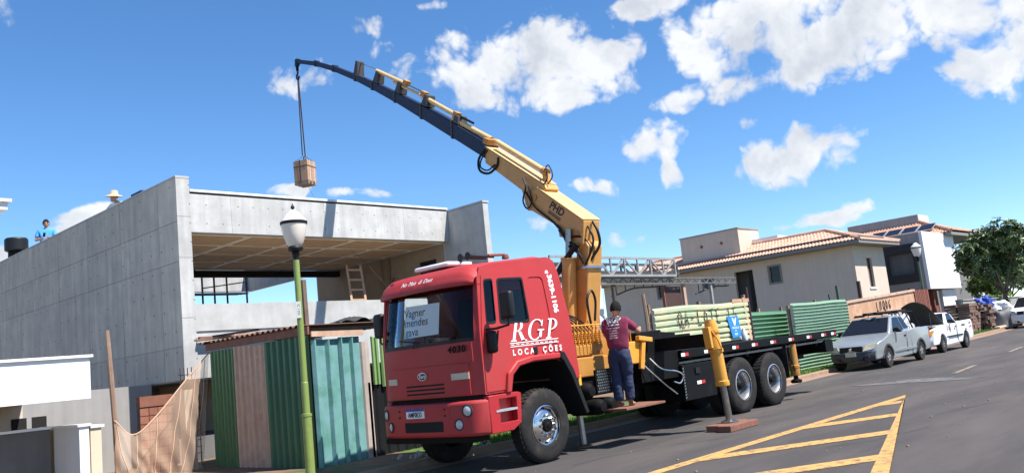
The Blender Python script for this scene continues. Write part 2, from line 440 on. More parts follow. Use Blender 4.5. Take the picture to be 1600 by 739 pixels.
class MB:
    def __init__(s):
        s.v = []; s.f = []
    def add(s, vs_, fs):
        n = len(s.v)
        s.v += [Vector(q) for q in vs_]
        s.f += [tuple(i + n for i in q) for q in fs]
        return s
    def box(s, x0, x1, y0, y1, z0, z1):
        return s.add([(x, y, z) for z in (z0, z1) for y in (y0, y1) for x in (x0, x1)],
                     [(0, 2, 3, 1), (4, 5, 7, 6), (0, 1, 5, 4), (2, 6, 7, 3), (0, 4, 6, 2), (1, 3, 7, 5)])
    def obox(s, p0, p1, w, t, up=(0, 0, 1)):
        """bar from p0 to p1, w wide (sideways) and t deep"""
        p0, p1 = Vector(p0), Vector(p1)
        d = (p1 - p0).normalized()
        a = d.cross(Vector(up))
        if a.length < 1e-4: a = d.cross(Vector((1, 0, 0)))
        a.normalize()
        b = a.cross(d)
        a *= w / 2; b *= t / 2
        return s.add([p0 - a - b, p0 + a - b, p0 + a + b, p0 - a + b, p1 - a - b, p1 + a - b, p1 + a + b, p1 - a + b],
                     [(3, 2, 1, 0), (4, 5, 6, 7), (0, 1, 5, 4), (1, 2, 6, 5), (2, 3, 7, 6), (3, 0, 4, 7)])
    def prism(s, poly, vec):
        """polygon (3-D points) swept along vec; concave outlines allowed"""
        n = len(poly)
        P = [Vector(q) for q in poly]
        V = Vector(vec)
        nr = Vector((0, 0, 0))
        for i in range(n):
            nr += P[i].cross(P[(i + 1) % n])
        if nr.dot(V) > 0: P.reverse()
        fs = [tuple(range(n)), tuple(range(2 * n - 1, n - 1, -1))]
        fs += [((i + 1) % n, i, i + n, (i + 1) % n + n) for i in range(n)]
        return s.add(P + [q + V for q in P], fs)
    def tube(s, pts, r, n=8, cap=True):
        pts = [Vector(q) for q in pts]
        rs = r if isinstance(r, (list, tuple)) else [r] * len(pts)
        t0 = (pts[1] - pts[0]).normalized()
        a = t0.orthogonal().normalized()
        base = len(s.v)
        for i, q in enumerate(pts):
            t = ((pts[min(i + 1, len(pts) - 1)] - pts[max(i - 1, 0)])).normalized()
            a = (a - t * a.dot(t)).normalized()
            b = t.cross(a)
            for k in range(n):
                an = 2 * math.pi * k / n
                s.v.append(q + (a * math.cos(an) + b * math.sin(an)) * rs[i])
        for i in range(len(pts) - 1):
            for k in range(n):
                k2 = (k + 1) % n
                s.f.append((base + i * n + k, base + i * n + k2, base + (i + 1) * n + k2, base + (i + 1) * n + k))
        if cap:
            s.f.append(tuple(base + k for k in range(n - 1, -1, -1)))
            s.f.append(tuple(base + (len(pts) - 1) * n + k for k in range(n)))
        return s
    def lathe(s, prof, o, axis=(0, 0, 1), n=24):
        """profile of (radius, distance along axis)"""
        o = Vector(o); ax = Vector(axis).normalized()
        a = ax.orthogonal().normalized(); b = ax.cross(a)
        base = len(s.v)
        for r, h in prof:
            for k in range(n):
                an = 2 * math.pi * k / n
                s.v.append(o + ax * h + (a * math.cos(an) + b * math.sin(an)) * r)
        for i in range(len(prof) - 1):
            for k in range(n):
                k2 = (k + 1) % n
                s.f.append((base + i * n + k, base + i * n + k2, base + (i + 1) * n + k2, base + (i + 1) * n + k))
        if prof[0][0] > 1e-5: s.f.append(tuple(base + k for k in range(n - 1, -1, -1)))
        if prof[-1][0] > 1e-5: s.f.append(tuple(base + (len(prof) - 1) * n + k for k in range(n)))
        return s
    def grid(s, fn, nu, nv):
        base = len(s.v)
        for j in range(nv + 1):
            for i in range(nu + 1):
                s.v.append(Vector(fn(i / nu, j / nv)))
        for j in range(nv):
            for i in range(nu):
                q = base + j * (nu + 1) + i
                s.f.append((q, q + 1, q + nu + 2, q + nu + 1))
        return s
    def plate(s, outer, holes, mapf, t):
        """flat outline with holes, t thick; mapf(a, b, depth) -> 3-D point"""
        loops = [[Vector((a, b, 0)) for a, b in outer]] + [[Vector((a, b, 0)) for a, b in h] for h in holes]
        tri = tessellate_polygon(loops)
        flat = [q for l in loops for q in l]
        n = len(flat); base = len(s.v)
        s.v += [Vector(mapf(q.x, q.y, 0)) for q in flat] + [Vector(mapf(q.x, q.y, t)) for q in flat]
        for a, b, c in tri:
            s.f.append((base + a, base + b, base + c))
            s.f.append((base + n + c, base + n + b, base + n + a))
        k = 0
        for l in loops:
            m = len(l)
            for i in range(m):
                a, b = k + i, k + (i + 1) % m
                s.f.append((base + a, base + b, base + n + b, base + n + a))
            k += m
        return s
    def xf(s, M):
        s.v = [M @ q for q in s.v]
        return s
    def deform(s, fn):
        s.v = [Vector(fn(q)) for q in s.v]
        return s
    def build(s, name, m, parent=None, sh=False, smooth=30, bevel=0.0, seg=2, label=None, recalc=True):
        vs_ = [Vector((q.x, q.y, q.z + gz(q.x))) for q in s.v] if sh else s.v
        me = bpy.data.meshes.new(name)
        M0 = None
        if parent is None:
            xs = [q.x for q in vs_]; ys = [q.y for q in vs_]; zs = [q.z for q in vs_]
            o0 = Vector(((min(xs) + max(xs)) / 2, (min(ys) + max(ys)) / 2, min(zs)))
            M0 = Matrix.Translation(o0)
        else:
            M0 = MW[parent]
        inv = M0.inverted()
        me.from_pydata([inv @ q for q in vs_], [], s.f)
        if recalc:
            bm = bmesh.new(); bm.from_mesh(me)
            bmesh.ops.recalc_face_normals(bm, faces=bm.faces[:])
            bm.to_mesh(me); bm.free()
        if smooth:
            for p in me.polygons: p.use_smooth = True
            me.set_sharp_from_angle(angle=R(smooth))
        me.materials.append(MATS[m])
        o = bpy.data.objects.new(name, me)
        col.objects.link(o)
        if parent is None:
            o.matrix_world = M0
        else:
            o.parent = parent
        MW[o] = M0
        if bevel:
            b = o.modifiers.new('bevel', 'BEVEL')
            b.width = bevel; b.segments = seg; b.limit_method = 'ANGLE'; b.angle_limit = R(35)
            b.harden_normals = False
        if label: o['label'] = label
        return o

def inst(src, name, parent, loc, rot=None):
    """another piece sharing src's mesh, placed at a world position"""
    o = bpy.data.objects.new(name, src.data)
    col.objects.link(o)
    o.parent = parent
    M = Matrix.Translation(Vector(loc)) @ (rot if rot is not None else Matrix())
    o.matrix_local = MW[parent].inverted() @ M
    MW[o] = M
    for md in src.modifiers:
        b = o.modifiers.new(md.name, md.type)
        if md.type == 'BEVEL':
            b.width = md.width; b.segments = md.segments; b.limit_method = 'ANGLE'; b.angle_limit = md.angle_limit
    return o

def piece(mb, name, m, parent, origin, bevel=0.0, sh=False):
    """part whose own origin is at `origin` (for pieces copied with inst)"""
    mb.xf(Matrix.Translation(-Vector(origin)))
    me = bpy.data.meshes.new(name)
    me.from_pydata([tuple(q) for q in mb.v], [], mb.f)
    bm = bmesh.new(); bm.from_mesh(me); bmesh.ops.recalc_face_normals(bm, faces=bm.faces[:]); bm.to_mesh(me); bm.free()
    me.materials.append(MATS[m])
    o = bpy.data.objects.new(name, me)
    col.objects.link(o)
    og = Vector(origin)
    if sh: og.z += gz(og.x)
    o.parent = parent
    M = Matrix.Translation(og)
    o.matrix_local = MW[parent].inverted() @ M
    MW[o] = M
    if bevel:
        b = o.modifiers.new('bevel', 'BEVEL'); b.width = bevel; b.segments = 1; b.limit_method = 'ANGLE'; b.angle_limit = R(35)
    return o

def text_mb(body, size, ext=0.004, shear=0.0, bold=0.0, align='CENTER', spacing=1.0, xs=1.0):
    cu = bpy.data.curves.new('t', 'FONT')
    cu.body = body; cu.size = size; cu.extrude = ext; cu.shear = shear; cu.offset = bold
    cu.align_x = align; cu.align_y = 'CENTER'; cu.space_character = spacing; cu.resolution_u = 3
    o = bpy.data.objects.new('t', cu)
    col.objects.link(o)
    bpy.context.view_layer.update()
    dg = bpy.context.evaluated_depsgraph_get()
    me = bpy.data.meshes.new_from_object(o.evaluated_get(dg))
    mb = MB()
    mb.add([(v.co.x * xs, v.co.y, v.co.z) for v in me.vertices], [tuple(p.vertices) for p in me.polygons])
    bpy.data.objects.remove(o); bpy.data.curves.remove(cu); bpy.data.meshes.remove(me)
    return mb

def frame(o, x, y):
    """matrix: local x axis, local y axis, origin o"""
    x = Vector(x).normalized(); y = Vector(y).normalized(); z = x.cross(y)
    return Matrix(((x.x, y.x, z.x, o[0]), (x.y, y.y, z.y, o[1]), (x.z, y.z, z.z, o[2]), (0, 0, 0, 1)))

def rrect(pts, r, n=4):
    """round the corners of a polygon"""
    out = []
    m = len(pts)
    for i in range(m):
        p, a, b = Vector(pts[i]), Vector(pts[i - 1]), Vector(pts[(i + 1) % m])
        d1 = (a - p); d2 = (b - p)
        rr = min(r, d1.length * 0.45, d2.length * 0.45)
        s_, e_ = p + d1.normalized() * rr, p + d2.normalized() * rr
        for k in range(n + 1):
            t = k / n
            q = s_ * (1 - t) ** 2 + p * 2 * t * (1 - t) + e_ * t * t
            out.append((q.x, q.y))
    return out

def arc(c, r, a0, a1, n):
    return [(c[0] + r * math.cos(R(a0 + (a1 - a0) * k / n)), c[1] + r * math.sin(R(a0 + (a1 - a0) * k / n))) for k in range(n + 1)]

def hang(p0, p1, sag, n=10):
    p0, p1 = Vector(p0), Vector(p1)
    return [p0.lerp(p1, k / n) - Vector((0, 0, sag * 4 * (k / n) * (1 - k / n))) for k in range(n + 1)]

def bez(pts, n=16):
    """smooth curve through points (Catmull-Rom)"""
    P = [Vector(q) for q in pts]
    P = [P[0] * 2 - P[1]] + P + [P[-1] * 2 - P[-2]]
    out = []
    m = max(2, n // (len(P) - 3))
    for i in range(1, len(P) - 2):
        for k in range(m):
            t = k / m
            a, b, c, d = P[i - 1], P[i], P[i + 1], P[i + 2]
            out.append(0.5 * (2 * b + (c - a) * t + (2 * a - 5 * b + 4 * c - d) * t * t + (3 * b - a - 3 * c + d) * t ** 3))
    out.append(P[-2])
    return out

# ------------------------------------------------------------------ ground, road, kerb, grass
KERB = [(-60, 11.0), (-10, 11.1), (10, 11.25), (16, 11.4), (22, 11.65), (30, 12.2), (38, 12.85), (45, 13.3), (52, 13.9), (60, 14.9), (75, 17.5), (95, 22), (120, 29)]
def kerb_y(x):
    for (x0, y0), (x1, y1) in zip(KERB, KERB[1:]):
        if x <= x1: return y0 + (y1 - y0) * (x - x0) / (x1 - x0)
    return KERB[-1][1]
def strip(xs, fa, fb, za, zb, nv=1):
    mb = MB()
    mb.grid(lambda u, v: (xs[round(u * (len(xs) - 1))], fa(xs[round(u * (len(xs) - 1))]) * (1 - v) + fb(xs[round(u * (len(xs) - 1))]) * v, za * (1 - v) + zb * v), len(xs) - 1, nv)
    return mb
XS = [-60 + 5 * k for k in range(9)] + [-14 + 2 * k for k in range(68)]
gx = [-400, -200, -60, -40, -20, 0, 20, 40, 60, 80, 100, 110, 200, 400, 700]
gy = [-400, -100, -20, 0, 20, 40, 100, 400, 800]
tag(MB().grid(lambda u, v: (gx[round(u * 14)], gy[round(v * 8)], -0.02), 14, 8).build('ground', 'soil', sh=True, smooth=None), kind='structure')
tag(strip(XS, lambda x: -4.0, kerb_y, 0.0, 0.0, 2).build('road', 'asphalt', sh=True, smooth=None), kind='structure')
tag(strip(XS, lambda x: kerb_y(x) - 0.42, lambda x: kerb_y(x) + 0.001, 0.006, 0.012).build('gutter', 'gutter', sh=True, smooth=None), kind='structure')
def kerb_mesh(off):
    mb = MB()
    prof = [(0, -0.05), (0.015, 0.10), (0.04, 0.125), (0.13, 0.125), (0.14, 0.0)]
    mb.grid(lambda u, v: (XS[round(u * (len(XS) - 1))], kerb_y(XS[round(u * (len(XS) - 1))]) + off + prof[round(v * 4)][0], prof[round(v * 4)][1]), len(XS) - 1, 4)
    return mb
tag(kerb_mesh(0).build('kerb', 'gutter', sh=True), kind='structure')
XA = [x for x in XS if x <= 10]
XL = [x for x in XS if x >= 10]
tag(strip(XA, lambda x: kerb_y(x) + 0.13, lambda x: kerb_y(x) + 2.2, 0.105, 0.14).build('bare_verge', 'soil', sh=True, smooth=None), kind='structure')
tag(strip(XL, lambda x: kerb_y(x) + 0.13, lambda x: kerb_y(x) + 2.2, 0.105, 0.14).build('verge', 'lawn', sh=True, smooth=None), kind='structure')
tag(strip(XS, lambda x: kerb_y(x) + 2.195, lambda x: kerb_y(x) + 60, 0.135, 0.15).build('building_plot', 'soil', sh=True, smooth=None), kind='structure')
# far side of the street, behind the camera
tag(strip(XS, lambda x: -4.15, lambda x: -4.0, 0.12, 0.12).build('kerb', 'gutter', sh=True, smooth=None), kind='structure')
tag(strip(XS, lambda x: -30, lambda x: -4.15, 0.13, 0.115).build('verge', 'lawn', sh=True, smooth=None), kind='structure')

def grass():
    rr = random.Random(11)
    v, f = [], []
    def blade(x, y, h):
        a = rr.random() * math.pi
        w = 0.006 + rr.random() * 0.008
        dx, dy = math.cos(a) * w, math.sin(a) * w
        lx, ly = (rr.random() - 0.5) * h * 0.9, (rr.random() - 0.5) * h * 0.9
        n = len(v)
        z = 0.115
        v.extend([(x - dx, y - dy, z), (x + dx, y + dy, z), (x + lx, y + ly, z + h)])
        f.append((n, n + 1, n + 2))
    for _ in range(24000):
        x = 11 + rr.random() ** 1.2 * 49
        k = kerb_y(x)
        y = k + 0.12 + rr.random() * (1.15 if x < 30 else 2.0)
        blade(x, y, 0.03 + rr.random() ** 2 * 0.08)
    for _ in range(7000):
        x = 11 + rr.random() * 12
        blade(x, kerb_y(x) + 0.1 + rr.random() * 0.5, 0.04 + rr.random() * 0.08)
    mb = MB(); mb.add(v, f)
    return mb
tag(grass().build('grass', 'grass', sh=True, smooth=None, recalc=False), kind='stuff')

mk = thing('road_marking', None, None, (13, 6, gz(13)), kind='structure')
ZM = 0.005
MB().prism([(-6, 6.47, ZM), (-6, 6.66, ZM), (17.64, 6.66, ZM), (17.05, 6.47, ZM)], (0, 0, 0.002)).build('edge_line', 'road_yellow', mk, sh=True, smooth=None)
MB().prism([(17.62, 6.646, ZM), (17.06, 6.474, ZM), (5.0, 2.32, ZM), (5.0, 2.62, ZM)], (0, 0, 0.0035)).build('edge_line', 'road_yellow', mk, sh=True, smooth=None)
def right_x(y): return 17.12 + (y - 6.49) * (17.12 - 5.0) / (6.49 - 2.40)
for x0 in (16.0, 13.1, 10.1, 7.0, 3.9):
    sl = -0.71; w = 0.42
    y1 = 6.50
    # both edges run down to the middle of the right-hand line
    def end(xs):
        x = (0.853 - y1 + sl * xs) / (sl - 0.331)
        return (x, y1 + sl * (x - xs), ZM)
    xa_, xb_ = x0 - 0.30, x0 + 0.30
    if end(xb_)[0] - xb_ < 0.2: continue
    MB().prism([(xa_, y1, ZM), (xb_, y1, ZM), end(xb_), end(xa_)], (0, 0, 0.0028)).build('stripe', 'road_yellow', mk, sh=True, smooth=None)
dl = thing('lane_dash', None, None, (24, 7.4, gz(24)), kind='structure')
for xa in (22.6, 30.2, 38.0, 46.0):
    ya = 7.25 + (xa - 22.6) * 0.10
    MB().prism([(xa, ya, ZM), (xa, ya + 0.13, ZM), (xa + 2.5, ya + 0.38, ZM), (xa + 2.5, ya + 0.25, ZM)], (0, 0, 0.002)).build('dash', 'road_faded', dl, sh=True, smooth=None)
def splash():
    rr = random.Random(5); mb = MB()
    pts = []
    for k in range(40):
        a = 2 * math.pi * k / 40
        r = 1 + 0.35 * math.sin(3 * a + 1) + 0.25 * rr.random()
        pts.append((20.9 + 0.45 * r * math.cos(a), 7.6 + 1.0 * r * math.sin(a) - 0.25 * math.cos(a) * r, ZM))
    mb.prism(pts, (0, 0, 0.0015))
    return mb
tag(splash().build('cement_stain', 'cement_splash', sh=True, smooth=None), kind='structure')
ck = thing('road_crack', None, None, (14, 6, gz(14)), kind='structure')
rr = random.Random(17)
for x0, y0, a, n in ((9.5, 8.3, 0.35, 26), (15.5, 8.6, -0.2, 30), (14.0, 4.9, 0.5, 22), (19.0, 5.2, 0.15, 40), (24.0, 8.9, -0.08, 40), (11.0, 5.3, -0.6, 16)):
    pts = [(x0, y0)]
    for k in range(n):
        a += rr.gauss(0, 0.22)
        pts.append((pts[-1][0] + 0.14 * math.cos(a), pts[-1][1] + 0.14 * math.sin(a)))
    w = [0.004 + 0.007 * rr.random() for _ in pts]
    L_ = [(p[0], p[1] + q, 0.0025) for p, q in zip(pts, w)]; R_ = [(p[0], p[1] - q, 0.0025) for p, q in zip(pts, w)]
    mb = MB(); mb.add(L_ + R_, [(i, i + 1, len(pts) + i + 1, len(pts) + i) for i in range(len(pts) - 1)])
    mb.build('crack', 'stone_dark', ck, sh=True, smooth=None, recalc=False)
st = MB(); rr = random.Random(21)
for k in range(60):
    x, y = 8 + rr.random() * 16, 4 + rr.random() * 6
    r = 0.008 + rr.random() * 0.016
    st.lathe([(r, 0.004), (r * 0.8, r * 0.8), (0, r)], (x, y, 0), n=5)
tag(st.build('gravel', 'gutter', sh=True, smooth=None), kind='stuff')

rb = MB(); rr = random.Random(33)
for k in range(70):
    x, y = 9.3 + rr.random() * 1.6, 11.3 + rr.random() * 0.9
    r = 0.012 + 0.045 * rr.random() ** 2
    a = rr.random() * 3
    rb.lathe([(r * 0.9, -0.2 * r), (r, r * 0.4), (r * 0.6, r * (0.9 + 0.5 * rr.random())), (0, r * 1.2)], (x, y, 0.02 if y < 11.25 else 0.115), (rr.gauss(0, 0.3), rr.gauss(0, 0.3), 1), n=5)
tag(rb.build('rubble', 'sheet_grey', sh=True, smooth=None), kind='stuff')

# ------------------------------------------------------------------ the concrete house
FY = 17.88                                   # street face
ch = thing('concrete_house', 'large raw concrete house shell with open upper terrace behind the corrugated hut', 'house', (12.4, 20, 0.1))
def part(mb, name, m, parent=None, **k): return mb.build(name, m, parent or ch, **k)
# long side wall: core with proud formwork panels
part(MB().box(8.47, 8.72, FY + 0.004, 33.0, 1.985, 6.33), 'side_wall', 'concrete_plain', smooth=None)
rows = [(1.99, 2.68), (2.69, 4.50), (4.51, 5.37), (5.38, 6.33)]
ys = [FY + 0.005, 18.80, 20.89, 22.98, 25.05, 27.1, 29.2, 31.2, 33.0]
for j, (z0, z1) in enumerate(rows):
    for i in range(len(ys) - 1):
        part(MB().box(8.45, 8.471, ys[i] + (0.007 if i else 0), ys[i + 1] - 0.007, z0, z1), 'formwork_panel', 'concrete_side', smooth=None)
part(MB().box(8.44, 8.76, FY - 0.012, 33.0, 6.331, 6.385), 'coping', 'concrete_plain', smooth=None, bevel=0.008)
# pier at the corner, cast in four lifts
for z0, z1 in ((1.99, 3.28), (3.29, 4.58), (4.59, 5.48), (5.49, 6.33)):
    part(MB().box(8.452, 8.755, FY - 0.006, FY + 0.003, z0, z1), 'pier_face', 'concrete_face', smooth=None)
part(MB().box(8.722, 8.755, FY + 0.004, FY + 0.22, 1.99, 6.33), 'pier', 'concrete_plain', smooth=None)
# beam over the terrace
for x0, x1 in ((8.757, 9.72), (9.726, 12.2), (12.206, 14.7), (14.706, 16.29)):
    part(MB().box(x0, x1, FY, FY + 0.2, 5.15, 6.0), 'beam_panel', 'concrete_face', smooth=None)
part(MB().box(8.757, 16.29, FY + 0.03, FY + 0.19, 6.002, 6.045), 'flashing', 'black_plastic', smooth=None)
part(MB().box(8.757, 16.29, FY - 0.025, FY + 0.24, 6.046, 6.10), 'coping', 'white_wall', smooth=None, bevel=0.006)
# low wall and slab edge
for x0, x1 in ((8.757, 11.3), (11.306, 13.9), (13.906, 16.29)):
    part(MB().box(x0, x1, FY, FY + 0.18, 2.99, 3.57), 'parapet', 'concrete_plain', smooth=None)
part(MB().box(8.757, 16.29, FY + 0.03, FY + 0.2, 1.99, 2.985), 'slab_edge', 'concrete_plain', smooth=None)
part(MB().box(8.73, 16.28, FY + 0.21, 24.4, 2.70, 2.95), 'floor_slab', 'concrete_plain', smooth=None)
# ceiling: a grid of joints with boards between
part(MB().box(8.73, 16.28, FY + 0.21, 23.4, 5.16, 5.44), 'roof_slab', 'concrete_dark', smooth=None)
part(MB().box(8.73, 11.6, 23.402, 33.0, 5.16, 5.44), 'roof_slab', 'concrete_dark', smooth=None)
part(MB().box(8.73, 16.28, FY + 0.21, 23.38, 5.136, 5.159), 'ceiling', 'ceiling_joint', smooth=None)
cp = None
for i in range(5):
    for j in range(4):
        x0, y0 = 8.95 + i * 1.47, FY + 0.34 + j * 1.24
        if cp is None:
            cp = piece(MB().box(x0, x0 + 1.22, y0, y0 + 0.98, 5.112, 5.135), 'ceiling_board', 'ceiling_panel', ch, (x0, y0, 5.112)); p0 = (x0, y0)
        else:
            inst(cp, 'ceiling_board', ch, (x0, y0, 5.112))
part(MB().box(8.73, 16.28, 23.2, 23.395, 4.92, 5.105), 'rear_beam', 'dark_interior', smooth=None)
# right-hand wall, running forward as a fin
part(MB().box(16.3, 16.5, 16.45, 24.6, 0.2, 5.98), 'fin_wall', 'concrete_plain', smooth=None, bevel=0.01)
part(MB().box(16.28, 16.52, 16.43, 24.6, 5.983, 6.03), 'coping', 'concrete_plain', smooth=None)
part(MB().box(16.27, 16.299, 18.2, 24.5, 3.0, 5.10), 'inner_lining', 'plaster_tan', smooth=None)
for y in (20.6, 20.95):
    part(MB().tube([(16.22, y, 2.96), (16.22, y, 5.10)], 0.035), 'drain_pipe', 'old_wood')
part(MB().box(16.255, 16.268, 18.5, 19.2, 4.25, 4.75), 'wall_niche', 'dark_interior', smooth=None)
# ground floor behind the pier
part(MB().box(10.6, 10.75, 18.2, 33.0, 0.05, 2.69), 'lower_wall', 'plaster_tan', smooth=None)
part(MB().box(8.8, 16.28, 24.0, 24.15, 0.05, 2.69), 'lower_wall', 'plaster_tan', smooth=None)
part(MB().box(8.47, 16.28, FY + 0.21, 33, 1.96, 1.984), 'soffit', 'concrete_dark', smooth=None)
part(MB().box(9.4, 9.62, 19.6, 19.82, 0.05, 1.958), 'column', 'brown_sheet', smooth=None)
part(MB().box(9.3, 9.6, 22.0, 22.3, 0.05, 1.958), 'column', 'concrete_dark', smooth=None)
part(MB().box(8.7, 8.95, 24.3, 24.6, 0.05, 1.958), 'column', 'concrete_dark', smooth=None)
part(MB().box(8.6, 10.59, 18.6, 33, 0.14, 0.75), 'plinth', 'render_dark', smooth=None)
# rear wing seen through the terrace
part(MB().box(11.9, 15.13, 27.0, 27.25, 4.97, 6.1), 'rear_wing_wall', 'concrete_face', smooth=None)
part(MB().box(15.14, 15.38, 23.9, 27.25, 4.97, 6.1), 'rear_wing_wall', 'concrete_plain', smooth=None)

# scaffold in the terrace, ladder, planks
sc = thing('scaffold', 'dark scaffold poles with a plank platform behind the open terrace', 'scaffold', (14, 26.5, 2.95))
for x, y in ((13.2, 26.4), (14.05, 26.4), (14.75, 26.4), (13.25, 25.7)):
    MB().tube([(x, y, 2.955), (x, y, 5.44)], 0.032).build('pole', 'black_steel', sc)
for k in range(3):
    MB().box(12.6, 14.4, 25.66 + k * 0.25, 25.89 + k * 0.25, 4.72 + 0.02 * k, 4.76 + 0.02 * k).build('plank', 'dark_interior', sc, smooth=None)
MB().tube([(13.2, 26.36, 5.0), (14.75, 26.36, 5.2)], 0.02).build('brace', 'black_steel', sc)

la = thing('ladder', 'pale wooden ladder leaning inside the open terrace on the right', 'ladder', (13.6, 18.8, 2.95))
tl, bl_ = Vector((13.55, 19.0, 4.62)), Vector((13.30, 18.45, 2.955))
off = Vector((0.44, 0, 0))
MB().obox(bl_, tl, 0.055, 0.045).build('rail', 'ladder_wood', la, smooth=None)
MB().obox(bl_ + off, tl + off * 1.02, 0.055, 0.045).build('rail', 'ladder_wood', la, smooth=None)
for k in range(6):
    q = bl_.lerp(tl, 0.1 + 0.165 * k)
    MB().obox(q + Vector((0.028, 0, 0)), q + off - Vector((0.026, 0, 0)), 0.03, 0.05).build('rung', 'ladder_wood', la, smooth=None)
tag(MB().box(8.76, 11.4, FY - 0.16, FY - 0.04, 2.80, 2.86).build('plank', 'pad_wood', smooth=None), 'long red-brown plank lying along the ledge above the hut roof', 'plank')
tag(MB().obox((9.33, 14.5, 0.12), (9.30, 14.5, 3.62), 0.10, 0.08).build('wooden_post', 'old_wood', smooth=None), 'weathered wooden post rising behind the hut beside the near lamp post', 'post')

# things on its roof
vt = thing('roof_vent', 'black capped vent standing at the far end of the roof', 'vent', (8.95, 30.2, 5.44))
c0 = (8.95, 30.2, 0)
MB().lathe([(0.24, 5.445), (0.24, 6.72), (0.22, 6.74)], c0).build('pipe', 'black_steel', vt)
MB().lathe([(0.30, 6.741), (0.34, 6.77), (0.34, 7.10), (0.31, 7.15), (0, 7.16)], c0).build('cap', 'black_plastic', vt)
bb = thing('blue_crate', 'dark blue box on the roof edge near the house corner', 'crate', (9.2, 21.0, 5.44))
MB().box(8.95, 9.4, 20.75, 21.3, 5.445, 6.64).build('body', 'cloth_navy', bb, smooth=None, bevel=0.01)
MB().box(8.92, 9.43, 20.72, 21.33, 6.642, 6.71).build('lid', 'cloth_navy', bb, smooth=None, bevel=0.01)

# ------------------------------------------------------------------ white house at the left edge
wh = thing('white_house', 'white low house front with a flat canopy at the left edge', 'house', (3, 16, 0.05))
def pw(mb, name, m, **k): return mb.build(name, m, wh, **k)
pw(MB().box(-6, 5.50, 15.0, 15.16, 1.77, 2.43), 'canopy_front', 'white_wall', smooth=None)
pw(MB().box(-6, 5.54, 14.96, 15.20, 2.432, 2.475), 'coping', 'white_paint', smooth=None)
pw(MB().box(-6, 5.50, 15.162, 18.4, 1.82, 1.95), 'canopy_slab', 'white_wall', smooth=None)
pw(MB().box(-6, 5.26, 16.2, 16.35, 0.0, 1.33), 'garden_wall', 'render_dark', smooth=None)  # the canopy's shade is put into this wall's dark colour
pw(MB().box(-6, 5.30, 16.16, 16.39, 1.332, 1.375), 'coping', 'white_paint', smooth=None)
pw(MB().box(5.30, 5.45, 15.0, 16.155, 0.0, 1.33), 'side_pier', 'white_wall', smooth=None)
pw(MB().box(5.27, 5.48, 14.97, 16.15, 1.332, 1.37), 'pier_cap', 'white_paint', smooth=None)
pw(MB().box(5.49, 5.66, 15.05, 17.0, 0.0, 1.29), 'end_pier', 'plaster_cream', smooth=None)
pw(MB().box(5.485, 5.70, 15.02, 17.03, 1.292, 1.335), 'pier_cap', 'white_paint', smooth=None)
pw(MB().box(5.51, 8.4, 19.4, 19.6, 0.0, 1.98), 'boundary_wall', 'render_grey', smooth=None)
pw(MB().box(-6, 5.5, 18.402, 18.6, 0.0, 1.95), 'back_wall', 'render_beige', smooth=None)
for x0 in (4.7, 5.05):
    pw(MB().box(x0 + 0.6, x0 + 0.86, 18.385, 18.4, 1.2, 1.55), 'vent_window', 'dark_interior', smooth=None)
pw(MB().box(-6, 4.33, 15.0, 17.5, 4.83, 4.95), 'upper_eave', 'white_wall', smooth=None)
pw(MB().box(-6, 4.38, 14.95, 17.55, 4.952, 5.0), 'upper_coping', 'white_paint', smooth=None)
pw(MB().box(-6, 2.9, 15.8, 17.4, 1.952, 4.828), 'upper_wall', 'white_wall', smooth=None)

# ------------------------------------------------------------------ corrugated site hut
hut = thing('site_hut', 'site hut of mixed green, pink and teal corrugated sheets beside the red truck', 'hut', (9.5, 14.5, 0.12))
def trap(t, duty=0.5, ramp=0.16):
    t = t % 1.0
    if t < ramp: return t / ramp
    if t < duty: return 1.0
    if t < duty + ramp: return 1 - (t - duty) / ramp
    return 0.0
def sheet(p0, p1, z0, z1a, z1b, n, depth, m, parent, name='sheet', duty=0.5, sine=False, horiz=False, normal=None, sh=False, jag=0.0, seed=1, dent=0.0):
    """corrugated sheet standing between two plan points; ribs run up (or along, if horiz)"""
    p0, p1 = Vector((p0[0], p0[1], 0)), Vector((p1[0], p1[1], 0))
    d = p1 - p0
    nn = Vector((d.y, -d.x, 0)).normalized() if normal is None else Vector(normal)
    rr_ = random.Random(seed)
    mb = MB()
    if sine: us = [k / (8 * n) for k in range(8 * n + 1)]
    else:
        us = []
        for k in range(n):
            us += [(k + q) / n for q in (0, 0.16, duty, duty + 0.16)]
        us.append(1.0)
    prof = (lambda u: 0.5 + 0.5 * math.sin(2 * math.pi * u * n)) if sine else (lambda u: trap(u * n, duty))
    for t in (0.0, 0.003):
        if not horiz:
            nv = 6
            jg = [rr_.random() * jag for _ in us]
            mb.grid(lambda u, v: (lambda uu, q: (q.x, q.y, z0 + (z1a + (z1b - z1a) * uu + jg[round(u * (len(us) - 1))] - z0) * v))(us[round(u * (len(us) - 1))], p0 + d * us[round(u * (len(us) - 1))] + nn * (prof(us[round(u * (len(us) - 1))]) * depth - t + dent * math.sin(v * 5 + us[round(u * (len(us) - 1))] * 4 + seed))), len(us) - 1, nv)
        else:
            nu = 14
            mb.grid(lambda u, v: (lambda vv, q: (q.x, q.y, z0 + (z1a + (z1b - z1a) * u - z0) * vv + dent * math.sin(u * 9 + seed) * (0.4 + vv)))(us[round(v * (len(us) - 1))], p0 + d * u + nn * (prof(us[round(v * (len(us) - 1))]) * depth - t + dent * math.sin(u * 6 + seed * 2))), nu, len(us) - 1)
    return mb.build(name, m, parent, sh=sh, smooth=(40 if sine else None), recalc=False)
HX, HY = 8.3, 12.85
sheet((HX, 16.35), (HX, 15.39), 0.16, 2.46, 2.45, 7, 0.045, 'sheet_green', hut, seed=1)
sheet((HX - 0.02, 15.41), (HX - 0.02, 14.28), 0.15, 2.47, 2.42, 6, 0.04, 'sheet_pink', hut, seed=2, duty=0.42)
